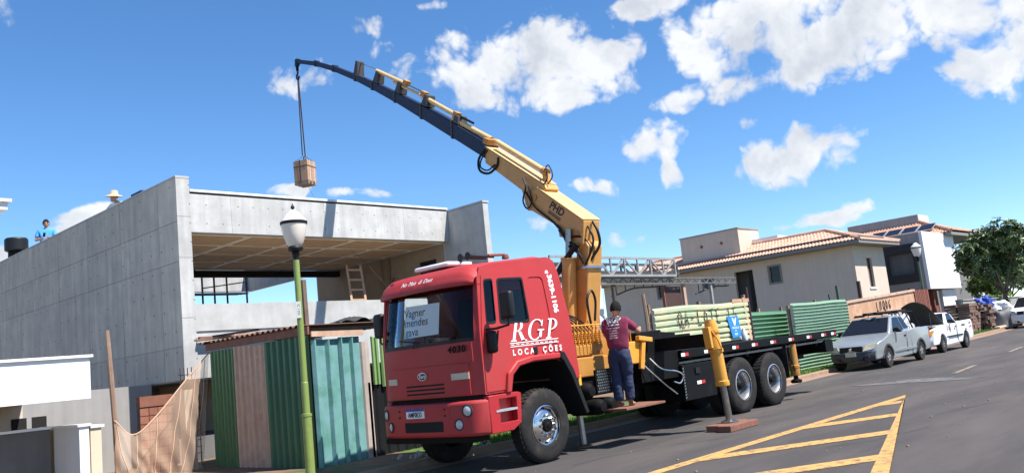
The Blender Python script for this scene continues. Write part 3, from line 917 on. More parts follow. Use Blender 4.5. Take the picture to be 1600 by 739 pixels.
sheet((HX, 14.30), (HX, HY + 0.04), 0.15, 2.45, 2.45, 7, 0.05, 'sheet_dark_green', hut, seed=3)
sheet((HX + 0.01, HY), (8.86, HY), 0.17, 2.36, 2.36, 2, 0.06, 'sheet_teal', hut, seed=4, duty=0.24)
sheet((8.85, HY - 0.012), (9.30, HY - 0.012), 0.18, 2.38, 2.38, 2, 0.06, 'sheet_teal', hut, seed=5, duty=0.24)
sheet((9.31, HY + 0.02), (9.52, HY + 0.02), 0.2, 2.28, 2.26, 1, 0.04, 'sheet_grey', hut, seed=6)
sheet((9.56, HY), (9.72, HY), 1.5, 2.36, 2.32, 2, 0.03, 'sheet_leaf', hut, seed=7)
sheet((9.76, HY + 0.01), (11.2, HY + 0.01), 1.45, 2.45, 2.43, 9, 0.03, 'sheet_leaf', hut, seed=8, jag=0.02)
sheet((9.40, HY + 0.05), (11.2, HY + 0.05), 0.15, 1.55, 1.5, 9, 0.03, 'black_plastic', hut, seed=9)  # black sheet stands in for the dark opening below the green sheets
for q in ((HX + 0.06, HY + 0.08), (HX + 0.06, 16.3), (10.55, HY + 0.12), (10.55, 16.3)):
    MB().box(q[0], q[0] + 0.08, q[1], q[1] + 0.08, 0.12, 2.44).build('post', 'old_wood', hut, smooth=None)
MB().obox((HX - 0.03, 16.5, 2.55), (HX - 0.03, HY - 0.02, 2.53), 0.035, 0.14).build('fascia_board', 'pad_wood', hut, smooth=None)
MB().obox((HX - 0.02, HY - 0.075, 2.46), (9.35, HY - 0.075, 2.44), 0.035, 0.09).build('fascia_board', 'sheet_pink', hut, smooth=None)
rf = MB()
ny = 40
for t in (0.0, -0.012):
    rf.grid(lambda u, v: (HX - 0.10 + u * 2.6, 16.65 - v * 3.70, 2.645 - v * 0.02 + 0.022 * math.sin(v * ny * math.pi) + t), 2, ny * 4)
rf.build('roof_sheet', 'rusty_roof', hut, smooth=40, recalc=False)
MB().box(HX + 0.0, 10.7, HY - 0.04, HY + 0.02, 2.50, 2.56).build('roof_beam', 'black_steel', hut, smooth=None)
# loose things on the hut roof
rr = random.Random(4)
for k, (x0, y0, x1, y1, z, w, m) in enumerate([(8.05, 16.5, 8.9, 15.6, 2.70, 0.16, 'old_wood'), (8.3, 16.2, 8.75, 15.2, 2.745, 0.12, 'stone_dark'), (8.35, 15.5, 9.2, 15.0, 2.70, 0.10, 'sheet_pink')]):
    tag(MB().obox((x0, y0, z), (x1, y1, z + 0.02), w, 0.035).build('board', m, smooth=None), ['grey weathered board sticking out over the hut roof corner', 'blackened board lying on the hut roof', 'pale board lying behind the others on the hut roof'][k], 'board')
bag = MB()
bag.grid(lambda u, v: (9.2 + 1.35 * u, 13.2 + 0.8 * v, 2.66 + 0.16 * math.sin(math.pi * u) * (0.6 + 0.4 * math.sin(7 * u + 3 * v)) * math.sin(math.pi * min(1, v * 1.2 + 0.15)) + 0.03 * math.sin(20 * u + 11 * v)), 24, 12)
tag(bag.build('tarpaulin', 'stone_dark', smooth=60), 'black crumpled tarpaulin thrown over the hut roof behind the cab', 'tarpaulin')

# ------------------------------------------------------------------ pole, net, pillar in front of the house
tag(MB().tube([(6.48, 16.5, 0.1), (6.45, 16.5, 1.3), (6.40, 16.48, 2.2), (6.37, 16.5, 2.98)], [0.055, 0.05, 0.05, 0.04], 8).build('wooden_pole', 'old_wood'), 'slim tree-trunk pole standing bare above the hanging brown net', 'pole')
pl = thing('brick_pillar', 'half plastered brick pillar with bare steel rods on top behind the net', 'pillar', (7.94, 16.75, 0.12))
MB().box(7.83, 8.04, 16.62, 16.85, 0.12, 1.77).build('shaft', 'plaster_cream', pl, smooth=None)
for dx, dy in ((0.03, 0.03), (0.18, 0.03), (0.03, 0.2), (0.18, 0.2)):
    MB().tube([(7.83 + dx, 16.62 + dy, 1.771), (7.83 + dx, 16.62 + dy, 2.2)], 0.009, 5).build('rebar', 'brown_sheet', pl)
for z in (1.9, 2.06):
    MB().tube([(7.84, 16.63, z), (8.03, 16.63, z), (8.03, 16.84, z), (7.84, 16.84, z), (7.84, 16.63, z)], 0.007, 5).build('stirrup', 'brown_sheet', pl)
bw = thing('brick_wall', 'low red brick wall under a terracotta beam seen through the net', 'wall', (7.4, 17.0, 0.12))
MB().box(7.1, 7.8, 16.95, 17.12, 1.52, 1.72).build('beam', 'brick_red', bw, smooth=None)
MB().box(7.1, 7.8, 16.98, 17.1, 0.12, 1.519).build('mortar_core', 'mortar', bw, smooth=None)
br = None
for r_ in range(9):
    for k in range(4):
        x0 = 7.105 + k * 0.175 + (0.0 if r_ % 2 else -0.0)
        z0 = 0.14 + r_ * 0.152
        if br is None: br = piece(MB().box(x0, x0 + 0.165, 16.965, 17.05, z0, z0 + 0.138), 'brick', 'brick_red', bw, (x0, 16.965, z0))
        else: inst(br, 'brick', bw, (x0, 16.965 - 0.004 * ((r_ * k) % 3), z0))
rk = MB()
for k in range(9):
    rk.tube([(8.10, 17.0, 0.5 + 0.13 * k), (8.42, 17.2, 0.5 + 0.13 * k)], 0.008, 5)
for x, y in ((8.12, 17.0), (8.4, 17.2)):
    rk.tube([(x, y, 0.12), (x, y, 1.75)], 0.012, 5)
tag(rk.build('rebar_cage', 'black_steel'), 'dark steel rebar cage standing beside the green hut corner', 'rebar cage')

def net():
    top = bez([(6.42, 16.45, 1.34), (6.72, 16.40, 1.05), (7.12, 16.38, 1.30), (7.80, 16.45, 1.96), (8.30, 16.44, 2.46)], 40)
    bot = bez([(6.28, 16.2, 0.14), (6.75, 16.0, 0.13), (7.15, 16.05, 0.13), (7.7, 16.2, 0.13), (7.95, 16.3, 0.16)], 40)
    n = min(len(top), len(bot)) - 1
    def f(u, v):
        i = min(int(u * n), n - 1); t = u * n - i
        a = top[i].lerp(top[i + 1], t); b = bot[i].lerp(bot[i + 1], t)
        q = a.lerp(b, v)
        w = 0.05 * math.sin(26 * u + 5 * v) + 0.035 * math.sin(47 * u - 9 * v + 1) + 0.05 * math.sin(11 * u + 3)
        q.y += w * min(1, 0.25 + v) - 0.06 * math.sin(math.pi * v)
        q.x += 0.04 * math.sin(9 * v + 12 * u) * v
        return q
    return MB().grid(f, 90, 40), top, f
nmb, ntop, nf = net()
nt_ = thing('debris_net', 'brown debris net sagging from the pole to the hut corner', 'net', (7.2, 16.4, 0.14))
nmb.build('mesh', 'net', nt_, smooth=60)
MB().tube(ntop, 0.014, 6).build('hem', 'net_fold', nt_)
for u0, u1 in ((0.03, 0.10), (0.30, 0.12), (0.52, 0.40), (0.70, 0.50), (0.85, 0.62), (0.95, 0.85)):
    pts = [nf(u0 + (u1 - u0) * k / 12, 0.02 + 0.95 * k / 12) - Vector((0, 0.012, 0)) for k in range(13)]
    MB().tube(pts, 0.007, 5).build('gathered_fold', 'net_fold', nt_)

# ------------------------------------------------------------------ street lamps
def lamp(name, label, x, y, base, h, pole, group=None):
    """urn lantern on a round pole; h is the height of the finial above base"""
    t = thing(name, label, 'street lamp', (x, y, base), group)
    k = h / 4.40
    z = lambda q: base + q * k
    MB().lathe([(0.075 * k, z(0)), (0.075 * k, z(1.03)), (0.082 * k, z(1.035)), (0.082 * k, z(1.075)), (0.058 * k, z(1.08)), (0.058 * k, z(1.55)), (0.052 * k, z(1.56)), (0.048 * k, z(3.48))], (x, y, 0), n=16).build('pole', pole, t)
    MB().lathe([(0.10 * k, z(0)), (0.10 * k, z(0.02)), (0.08 * k, z(0.05))], (x, y, 0), n=16).build('base_flange', pole, t)
    MB().lathe([(0.0430 * k, z(3.481)), (0.0516 * k, z(3.52)), (0.0645 * k, z(3.58)), (0.0516 * k, z(3.61)), (0.1118 * k, z(3.63)), (0.1247 * k, z(3.67)), (0.1032 * k, z(3.70))], (x, y, 0), n=24).build('collar', 'black_plastic', t)
    MB().lathe([(0.0989 * k, z(3.701)), (0.1333 * k, z(3.75)), (0.1720 * k, z(3.88)), (0.1961 * k, z(4.0)), (0.2021 * k, z(4.05))], (x, y, 0), n=32).build('globe', 'lamp_globe', t)
    MB().lathe([(0.2107 * k, z(4.051)), (0.2150 * k, z(4.06)), (0.2150 * k, z(4.095)), (0.2064 * k, z(4.10))], (x, y, 0), n=32).build('band', 'black_plastic', t)
    MB().lathe([(0.2107 * k, z(4.101)), (0.1849 * k, z(4.14)), (0.1634 * k, z(4.15)), (0.1290 * k, z(4.20)), (0.0860 * k, z(4.24)), (0.0645 * k, z(4.275)), (0.0258 * k, z(4.29))], (x, y, 0), n=32).build('cap', 'lamp_cap', t)
    MB().lathe([(0.018 * k, z(4.291)), (0.014 * k, z(4.30)), (0.030 * k, z(4.325)), (0.032 * k, z(4.34)), (0.015 * k, z(4.37)), (0.004 * k, z(4.40))], (x, y, 0), n=12).build('finial', 'black_plastic', t)
    return t
near_lamp = lamp('street_lamp', 'near white urn lantern on a lime green pole before the corrugated hut', 7.6, 12.0, 0.1, 4.42, 'pole_green')
stk = text_mb('IC 1305', 0.055, 0.0005).xf(Matrix.Rotation(R(-90), 4, 'Z'))
Ms = frame((7.6 - 0.0415, 12.0 - 0.0415, 2.80), (0.7071, -0.7071, 0), (0, 0, 1))
MB().add([Ms @ Vector(q) for q in ((-0.035, -0.13, -0.006), (0.035, -0.13, -0.006), (0.035, 0.13, -0.006), (-0.035, 0.13, -0.006), (-0.035, -0.13, 0), (0.035, -0.13, 0), (0.035, 0.13, 0), (-0.035, 0.13, 0))], [(3, 2, 1, 0), (4, 5, 6, 7), (0, 1, 5, 4), (1, 2, 6, 5), (2, 3, 7, 6), (3, 0, 4, 7)]).build('sticker', 'paper', near_lamp, smooth=None)
stk.xf(Ms).build('sticker_print', 'lettering_black', near_lamp, smooth=None)
lamp('street_lamp', 'distant lantern on a dark pole behind the white pickup', 38.6, 13.15, 0.62, 4.40, 'pole_dark_green')

# ------------------------------------------------------------------ red crane truck  (X along the street, nose at low X; heights above the road)
CY_ = 10.15                                   # centre line of the truck
HW = 1.2
tr = thing('crane_truck', 'red flatbed truck with a raised yellow and navy crane and lettered cab door', 'truck', (9.75, CY_, gz(9.75)))
CAB_W = 0.935                                 # the cab is narrower than the bed
cab_on = True
def tp(mb, name, m, parent=None, **k):
    k.setdefault('sh', True)
    if cab_on:
        mb.deform(lambda q: (q.x, 10.072 + (q.y - CY_) * CAB_W, q.z))
    return mb.build(name, m, parent or tr, **k)
def half(h): return HW - 0.055 * max(0.0, h - 2.0)
def cabmap(side, out=0.0):
    return lambda a, b, d: (a, CY_ + side * (half(b) + out - d), b)
SIDE = [(8.56, 1.12), (9.03, 1.12), (9.10, 1.34), (9.25, 1.45), (9.55, 1.49), (10.16, 1.49), (10.32, 1.40), (10.42, 1.18), (10.63, 1.16), (10.63, 1.30), (10.55, 2.06), (10.43, 2.80), (10.35, 3.02), (10.2, 3.08), (8.95, 2.98), (8.72, 2.93), (8.64, 2.78), (8.56, 2.02)]
WIN = rrect([(8.97, 2.09), (9.61, 2.08), (9.575, 2.77), (9.02, 2.76)], 0.06)
QWIN = rrect([(8.70, 2.10), (8.90, 2.10), (8.935, 2.76), (8.75, 2.75)], 0.05)
DOOR = [(8.585, 1.15), (9.01, 1.15), (9.08, 1.36), (9.24, 1.475), (9.55, 1.515), (9.70, 1.515), (9.68, 2.0), (9.60, 2.83), (9.55, 2.87), (8.78, 2.86), (8.72, 2.80), (8.595, 2.02)]
PANEL = rrect([(9.71, 2.10), (10.10, 2.10), (10.04, 2.77), (9.69, 2.77)], 0.09, 5)
for s_, nm in ((-1, 'near'), (1, 'far')):
    inner = [(8.97 - 0.02, 2.06), (9.63, 2.05), (9.6, 2.80), (8.70, 2.79), (8.67, 2.07)]
    hole = [(8.66, 2.06), (9.64, 2.05), (9.60, 2.80), (8.72, 2.79)]
    tp(MB().plate(SIDE, [hole, PANEL], cabmap(s_), 0.04), 'side_panel', 'truck_red', smooth=25)
    tp(MB().plate(PANEL, [], cabmap(s_, -0.014), 0.02), 'recessed_panel', 'truck_red', smooth=25)
    d = tp(MB().plate(DOOR, [WIN, QWIN], cabmap(s_, 0.012), 0.03), 'door', 'truck_red', smooth=25)
    def ring(poly, g):
        c = Vector((sum(p[0] for p in poly) / len(poly), sum(p[1] for p in poly) / len(poly)))
        return [tuple(c + (Vector(p) - c) * g) for p in poly]
    for w_ in (WIN, QWIN):
        tp(MB().plate(w_, [ring(w_, 0.91)], cabmap(s_, 0.018), 0.03), 'window_seal', 'black_plastic', d, smooth=None)
        tp(MB().plate(ring(w_, 0.93), [], cabmap(s_, 0.0), 0.006), 'window', 'windscreen' if w_ is WIN else 'car_glass', d, smooth=None)
    tp(MB().box(9.62, 9.70, CY_ + s_ * 1.222 - 0.012, CY_ + s_ * 1.222 + 0.012, 1.60, 1.71), 'handle', 'black_plastic', d, smooth=None, bevel=0.01)
    # arch flare
    outl = [(9.03, 1.10), (9.10, 1.34), (9.25, 1.45), (9.55, 1.495), (10.16, 1.495)]
    fl = MB()
    o_in = [(q[0] + 0.04, q[1] - 0.03) for q in outl]
    ol = [(8.93, 1.10), (9.0, 1.38), (9.2, 1.535), (9.55, 1.585), (10.17, 1.585)]
    y0 = CY_ + s_ * 1.19; y1 = CY_ + s_ * 1.27
    fl.prism([(a, y0, b) for a, b in ol] + [(a, y0, b) for a, b in reversed(outl)], (0, y1 - y0, 0))
    tp(fl, 'wheel_arch', 'truck_red', smooth=25, bevel=0.02)
    mg = MB()
    mgo = [(10.175, 1.60), (10.26, 1.585), (10.44, 1.30), (10.70, 0.62), (10.63, 0.60), (10.38, 1.20), (10.22, 1.46), (10.175, 1.49)]
    mg.prism([(a, CY_ + s_ * 0.75, b) for a, b in mgo], (0, s_ * 0.52, 0))
    tp(mg, 'mudguard', 'black_plastic', smooth=None, bevel=0.01)
# inner arch liner and cab floor
lin = MB()
lin.prism([(a, CY_ - 1.15, b) for a, b in [(9.05, 1.12), (9.16, 1.36), (9.3, 1.47), (10.15, 1.51), (10.3, 1.45), (10.4, 1.2), (10.6, 1.2), (10.6, 1.62), (9.0, 1.62)]], (0, 2.3, 0))
tp(lin, 'floor_pan', 'black_plastic', smooth=None)
# front skin
def fx_(y, h):
    t = abs(y) / HW
    x = 8.425 + 0.10 * t ** 3 + 0.05 * t ** 8
    if h > 2.0: x += (h - 2.0) * 0.16
    return x
FRH = [1.14, 1.22, 1.30, 1.60, 1.80, 1.985]
def front_grid(y0, y1, h0, h1, off=0.0, nu=20, nv=4, t=0.03):
    mb = MB()
    for o in (off, off + t):
        mb.grid(lambda u, v: (fx_(y0 + (y1 - y0) * u, h0 + (h1 - h0) * v) + o, CY_ + (y0 + (y1 - y0) * u) * half(h0 + (h1 - h0) * v) / HW, h0 + (h1 - h0) * v), nu, nv)
    n1 = nu + 1
    b2 = n1 * (nv + 1)
    rim = [i for i in range(n1)] + [n1 * j + nu for j in range(1, nv + 1)] + [n1 * nv + i for i in range(nu - 1, -1, -1)] + [n1 * j for j in range(nv - 1, 0, -1)]
    for a, b in zip(rim, rim[1:] + rim[:1]):
        mb.f.append((a, b, b + b2, a + b2))
    return mb
tp(front_grid(-1.19, 1.19, 1.13, 1.885, 0.0), 'front_panel', 'truck_red', smooth=40)
hood = tp(front_grid(-1.06, 1.06, 1.60, 1.865, -0.012, t=0.014), 'bonnet_flap', 'truck_red', smooth=40)
gr = tp(front_grid(-0.98, 0.98, 1.15, 1.585, -0.016, t=0.018), 'grille', 'truck_red', smooth=40)
for k in range(3):
    tp(front_grid(-0.46, 0.46, 1.19 + 0.058 * k, 1.215 + 0.058 * k, -0.019, t=0.004, nv=1), 'grille_slot', 'dark_interior', gr, smooth=None)
tp(front_grid(-1.2, 1.2, 1.05, 1.128, 0.09, t=0.03, nv=1), 'lower_gap', 'dark_interior', smooth=None)
for y0, y1 in ((-0.98, -0.64), (0.70, 0.98)):
    tp(front_grid(y0, y1, 1.365, 1.455, -0.028, t=0.012, nu=6, nv=1), 'marker_light', 'lens_beige', gr, smooth=None)
# oval badge with script lettering
MF = frame((8.40, CY_ + 0.02, 1.455), (0, -1, 0), (0, 0, 1))
ov = MB()
ov.prism([MF @ Vector((0.115 * math.cos(2 * math.pi * k / 28), 0.06 * math.sin(2 * math.pi * k / 28), -0.01)) for k in range(28)], (-0.018, 0, 0))
bdg = tp(ov, 'badge', 'chrome', gr, smooth=25)
ov = MB()
ov.prism([MF @ Vector((0.098 * math.cos(2 * math.pi * k / 28), 0.046 * math.sin(2 * math.pi * k / 28), 0.008)) for k in range(28)], (-0.004, 0, 0))
bdg2 = tp(ov, 'badge_field', 'stone_dark', gr, smooth=25)
tp(text_mb('Ford', 0.085, 0.001, shear=0.35, bold=0.001).xf(MF @ Matrix.Translation((0, 0, 0.0135))), 'badge_script', 'lettering_white', gr, smooth=None)
MF2 = frame((8.43, CY_ - 0.80, 1.79), (0.16, -1, 0), (0, 0, 1))
tp(text_mb('4030', 0.135, 0.006, shear=0.2, bold=0.002, spacing=1.15, xs=1.15).xf(MF2 @ Matrix.Translation((0, 0, 0.012))), 'model_number', 'black_steel', smooth=None)
# windscreen, pillars, visor, roof
for s_ in (-1, 1):
    a, b = sorted((s_ * 1.10, s_ * 1.19))
    tp(front_grid(a, b, 1.886, 2.86, 0.0, nu=4, nv=6, t=0.05), 'pillar', 'truck_red', smooth=40)
tp(front_grid(-1.09, 1.09, 1.895, 2.84, 0.012, nu=20, nv=6, t=0.006), 'windscreen', 'windscreen', smooth=40)
tp(front_grid(-1.09, 1.09, 1.885, 1.94, 0.004, nu=20, nv=1, t=0.006), 'windscreen_seal', 'black_plastic', smooth=40)
vis = [(8.49, 2.70), (8.405, 2.705), (8.415, 2.76), (8.50, 2.90), (8.62, 2.985), (8.80, 3.02), (9.3, 3.065), (10.15, 3.14), (10.30, 3.12), (10.36, 3.04)]
def roof():
    mb = MB()
    def f(u, v):
        t = u * 2 - 1
        k = v * (len(vis) - 1); i = min(int(k), len(vis) - 2); w = k - i
        x = vis[i][0] * (1 - w) + vis[i + 1][0] * w; h = vis[i][1] * (1 - w) + vis[i + 1][1] * w
        y = t * (half(h) + 0.008)
        h -= 0.13 * abs(t) ** 11 * min(1, max(0.0, (h - 2.7) / 0.25)) + 0.02 * t * t
        x += (0.12 * abs(t) ** 3 + 0.10 * abs(t) ** 9) * (1 - min(1, v * 1.6))
        return (x, CY_ + y, h)
    mb.grid(f, 32, 27)
    return mb
tp(roof(), 'roof', 'truck_red', smooth=50)
tp(front_grid(-1.12, 1.12, 2.80, 2.90, 0.02, nu=16, nv=1, t=0.05), 'roof_header', 'truck_red', smooth=40)
MV = frame((8.452, CY_ + 0.03, 2.845), (0, -1, 0), (0.55, 0, 0.84))
for w_, x_ in (('No', -0.31), ('Mais', -0.10), ('di', 0.09), ('Deus', 0.29)):
    o_ = tp(text_mb(w_, 0.105, 0.001, shear=0.3, bold=0.0).xf(MV @ Matrix.Translation((x_, 0, 0.012))), 'visor_script', 'lettering_white', smooth=None)
    o_['kind'] = 'stuff'
# back wall, interior
bw_ = MB()
bw_.prism([(10.60, CY_ - 1.17, 1.17), (10.60, CY_ + 1.17, 1.17), (10.53, CY_ + 1.17, 2.06), (10.40, CY_ + 1.12, 2.80), (10.33, CY_ + 1.10, 3.03), (10.33, CY_ - 1.10, 3.03), (10.40, CY_ - 1.12, 2.80), (10.53, CY_ - 1.17, 2.06)], (-0.03, 0, 0))
bw_ = MB().grid(lambda u, v: ([10.60, 10.53, 10.40, 10.33][round(v * 3)], CY_ + (u * 2 - 1) * (half([1.17, 2.06, 2.80, 3.03][round(v * 3)]) - 0.02), [1.17, 2.06, 2.80, 3.03][round(v * 3)]), 1, 3)
tp(bw_, 'rear_wall', 'truck_red', smooth=None)
tp(MB().box(8.62, 10.5, CY_ - 1.1, CY_ + 1.1, 1.625, 1.68), 'cab_floor', 'dark_interior', smooth=None)
tp(MB().box(8.60, 8.95, CY_ - 1.08, CY_ + 1.08, 1.685, 1.88), 'dashboard', 'black_plastic', smooth=None, bevel=0.03)
for y in (-0.62, 0.6):
    tp(MB().box(9.35, 9.9, CY_ + y - 0.25, CY_ + y + 0.25, 1.685, 1.95), 'seat', 'dark_interior', smooth=None, bevel=0.04)
    tp(MB().obox((9.86, CY_ + y, 1.9), (10.0, CY_ + y, 2.62), 0.14, 0.46, up=(0, 1, 0)), 'seat_back', 'dark_interior', smooth=None, bevel=0.04)
sw = MB()
cw = Vector((9.12, CY_ + 0.6, 2.03))
sw.tube([cw + Vector((0.08 * math.cos(a), 0.21 * math.sin(a), 0.19 * math.cos(a))) for a in [2 * math.pi * k / 20 for k in range(21)]], 0.016, 6)
sw.tube([cw, (8.96, CY_ + 0.6, 1.9)], 0.03, 6)
tp(sw, 'steering_wheel', 'black_plastic')
# wipers
for y0, y1 in ((0.20, 0.78), (-0.66, -0.05)):
    tp(MB().tube([(fx_(y0, 1.95) - 0.02, CY_ + y0, 1.89), (fx_(y0, 1.97) - 0.035, CY_ + y0 - 0.06, 1.97), (fx_(y1, 2.1) - 0.03, CY_ + y1 - 0.2, 2.02)], 0.011, 5), 'wiper', 'black_plastic')
# mirrors
for s_ in (-1, 1):
    yo = CY_ + s_ * 1.24
    tp(MB().tube([(8.68, CY_ + s_ * 1.17, 2.02), (8.72, yo + s_ * 0.16, 2.02), (8.80, yo + s_ * 0.34, 2.05), (8.80, yo + s_ * 0.34, 2.16)], 0.018, 6), 'mirror_arm', 'black_plastic')
    tp(MB().tube([(8.68, CY_ + s_ * 1.17, 1.75), (8.74, yo + s_ * 0.10, 1.74), (8.78, yo + s_ * 0.12, 1.99)], 0.015, 6), 'mirror_arm', 'black_plastic')
    mz = MB().box(8.74, 8.86, yo + s_ * 0.34 - 0.12, yo + s_ * 0.34 + 0.12, 2.13, 2.53)
    m_ = tp(mz, 'mirror', 'black_plastic', smooth=35, bevel=0.05, seg=3)
    tp(MB().box(8.862, 8.868, yo + s_ * 0.34 - 0.085, yo + s_ * 0.34 + 0.085, 2.17, 2.49), 'mirror_glass', 'glass_dark', m_, smooth=None)
    tp(MB().box(8.66, 8.78, yo + s_ * 0.03 - 0.09, yo + s_ * 0.03 + 0.09, 1.68, 2.0), 'wide_mirror', 'black_plastic', smooth=35, bevel=0.05, seg=3)
# lettering on the door and cab side
SY = CY_ - HW - 0.0145
def side_text(body, x, h, size, m='lettering_white', rot=0.0, bold=0.0, shear=0.0, xs=1.0, spacing=1.0, y=None):
    M = Matrix.Translation((x, (SY if y is None else y), h)) @ Matrix.Rotation(R(90), 4, 'X') @ Matrix.Rotation(R(rot), 4, 'Z')
    return text_mb(body, size, 0.0015, shear=shear, bold=bold, xs=xs, spacing=spacing).xf(M).deform(lambda q: (q.x, q.y + 0.055 * max(0.0, q.z - 2.0), q.z))
def serif_letters():
    """slanted serif capitals R, G, P from strokes (unit height 1)"""
    out = []
    def poly(pts): out.append(pts)
    def bowl(cx, cy, rx0, ry0, a0, a1, thick, thin, n=14):
        o_, i_ = [], []
        for k in range(n + 1):
            a = R(a0 + (a1 - a0) * k / n)
            w = thin + (thick - thin) * abs(math.cos(a)) ** 1.5
            o_.append((cx + rx0 * math.cos(a), cy + ry0 * math.sin(a)))
            i_.append((cx + (rx0 - w) * math.cos(a), cy + (ry0 - w * 0.55) * math.sin(a)))
        poly(o_ + i_[::-1])
    def stem(x, w=0.15):
        poly([(x, 0.06), (x + w, 0.06), (x + w, 0.94), (x, 0.94)])
        poly([(x - 0.09, 0), (x + w + 0.09, 0), (x + w + 0.09, 0.058), (x - 0.09, 0.058)])
        poly([(x - 0.09, 0.942), (x + w, 0.942), (x + w, 1.0), (x - 0.09, 1.0)])
    stem(0.10)
    bowl(0.26, 0.735, 0.33, 0.265, -90, 90, 0.15, 0.07)
    poly([(0.36, 0.468), (0.52, 0.468), (0.86, 0.0), (0.64, 0.0)])
    poly([(0.64, -0.001), (0.95, -0.001), (0.95, 0.05), (0.66, 0.05)])
    bowl(1.42, 0.5, 0.47, 0.52, 48, 312, 0.16, 0.075, 22)
    poly([(1.66, 0.08), (1.81, 0.11), (1.81, 0.44), (1.66, 0.44)])
    poly([(1.53, 0.442), (1.92, 0.442), (1.92, 0.50), (1.53, 0.50)])
    poly([(1.70, 0.66), (1.78, 0.66), (1.78, 0.98), (1.70, 0.88)])
    stem(2.20)
    bowl(2.36, 0.715, 0.36, 0.285, -90, 90, 0.15, 0.07)
    return out
for i, pol in enumerate(serif_letters()):
    pass
lets = [[], [], []]
for i, pol in enumerate(serif_letters()):
    x_ = sum(p[0] for p in pol) / len(pol)
    lets[0 if x_ < 0.98 else (1 if x_ < 2.05 else 2)].append(pol)
for L_ in lets:
    mb = MB()
    for pol in L_:
        mb.prism([(9.15 + (a + 0.28 * b) * 0.365, SY + 0.055 * max(0.0, 1.815 + b * 0.30 - 2.0), 1.815 + b * 0.30) for a, b in pol], (0, -0.003, 0))
    tp(mb, 'letter', 'lettering_white', smooth=None)
for w_, x_ in (('LOCA', 9.40), ('ÇÕES', 10.045)):
    tp(side_text(w_, x_, 1.652, 0.118, bold=0.004, spacing=1.8), 'lettering', 'lettering_white', smooth=None)['kind'] = 'stuff'
ph = text_mb('3639-1106', 0.143, 0.0015, bold=0.006, spacing=0.98)
Mp = Matrix.Translation((10.225, CY_ - HW - 0.004, 2.50)) @ Matrix.Rotation(R(90), 4, 'X') @ Matrix.Rotation(R(-85), 4, 'Z')
tp(ph.xf(Mp).deform(lambda q: (q.x, q.y + 0.055 * max(0.0, q.z - 2.0), q.z)), 'phone_number', 'lettering_white', smooth=None)
rg = MB()
rg.lathe([(0.038, 0), (0.038, 0.002)], (10.16, CY_ - HW + 0.047, 2.83), axis=(0, -1, 0), n=16)
tp(rg, 'phone_symbol', 'lettering_white', smooth=None)
for h0, h1 in ((1.785, 1.797), (1.735, 1.746)):
    tp(MB().prism([(9.13, SY, h0), (10.20, SY, h0 + 0.01), (10.20, SY, h1 + 0.01), (9.13, SY, h1)], (0, -0.003, 0)), 'road_line', 'lettering_white', smooth=None)
for k in range(10):
    x0 = 9.15 + 0.105 * k
    tp(MB().prism([(x0, SY, 1.762), (x0 + 0.07, SY, 1.763), (x0 + 0.07, SY, 1.773), (x0, SY, 1.772)], (0, -0.003, 0)), 'road_dash', 'lettering_white', smooth=None)
# roof gear
hat = MB()
hat.box(8.72, 9.25, CY_ - 0.42, CY_ + 0.42, 3.05, 3.12)
tp(hat, 'roof_hatch', 'white_paint', smooth=35, bevel=0.03)
for y in (-0.42, -0.60):
    ax = Vector((-1, 0, 0.02))
    tp(MB().lathe([(0.018, -0.55), (0.02, -0.12), (0.03, -0.06), (0.062, 0.0), (0.064, 0.004)], (9.0, CY_ + y, 3.15 + 0.02), ax, 16), 'air_horn', 'black_plastic')
tp(MB().tube([(9.3, CY_ - 0.75, 3.16), (9.62, CY_ - 0.78, 3.17)], 0.022, 8), 'horn_pipe', 'slat_red')
tp(MB().lathe([(0.055, 0), (0.06, 0.02), (0.045, 0.07), (0, 0.08)], (9.64, CY_ - 0.78, 3.10), n=12), 'beacon', 'slat_red')
tp(MB().tube([(8.62, CY_ + 0.85, 2.98), (8.60, CY_ + 0.80, 3.03), (8.56, CY_ + 0.66, 3.03)], 0.016, 6), 'clearance_lamp', 'black_plastic')
# bumper
def bump_plan(inset=0.0):
    pts = []
    for k in range(25):
        y = -1.235 + 2.47 * k / 24
        t = abs(y) / 1.235
        pts.append((8.325 + inset + 0.10 * t ** 3 + 0.16 * t ** 14, CY_ + y * (1 - inset * 0.3)))
    return pts
bp_ = MB()
fr = bump_plan()
bp_.prism([(x, y, 0.57) for x, y in fr] + [(8.78, CY_ + 1.235, 0.57), (8.78, CY_ - 1.235, 0.57)], (0, 0, 0.49))
bu = tp(bp_, 'bumper', 'truck_red', smooth=40, bevel=0.045, seg=3)
def on_bumper(y0, y1, h0, h1, off, t=0.01, nu=8):
    def bx(y): tt = abs(y) / 1.235; return 8.325 + 0.10 * tt ** 3 + 0.16 * tt ** 14
    mb = MB()
    P = [(bx(y0 + (y1 - y0) * k / nu) - off, CY_ + y0 + (y1 - y0) * k / nu) for k in range(nu + 1)]
    Q = [(x + t, y) for x, y in P]
    return mb.prism([(x, y, h0) for x, y in P + Q[::-1]], (0, 0, h1 - h0))
tp(on_bumper(-0.46, 0.46, 0.655, 0.80, 0.006), 'air_intake', 'dark_interior', bu, smooth=None, bevel=0.004)
tp(on_bumper(-0.62, 0.62, 0.82, 1.01, 0.004, 0.012), 'centre_plate', 'truck_red', bu, smooth=None)
pl_ = tp(on_bumper(-0.05, 0.40, 0.86, 1.0, 0.012, 0.008, 1), 'number_plate', 'paper', bu, smooth=None)
pl_['label'] = 'dark framed number plate reading AMF0E33'
tp(on_bumper(-0.05, 0.40, 0.963, 1.0, 0.0145, 0.004, 1), 'plate_band', 'plate_blue', bu, smooth=None)
Mpl = frame((8.325 - 0.0135, CY_ + 0.175, 0.91), (0, -1, 0), (0, 0, 1))
tp(text_mb('AMF0E33', 0.098, 0.001, bold=0.002, xs=0.88).xf(Mpl), 'plate_number', 'lettering_black', bu, smooth=None)
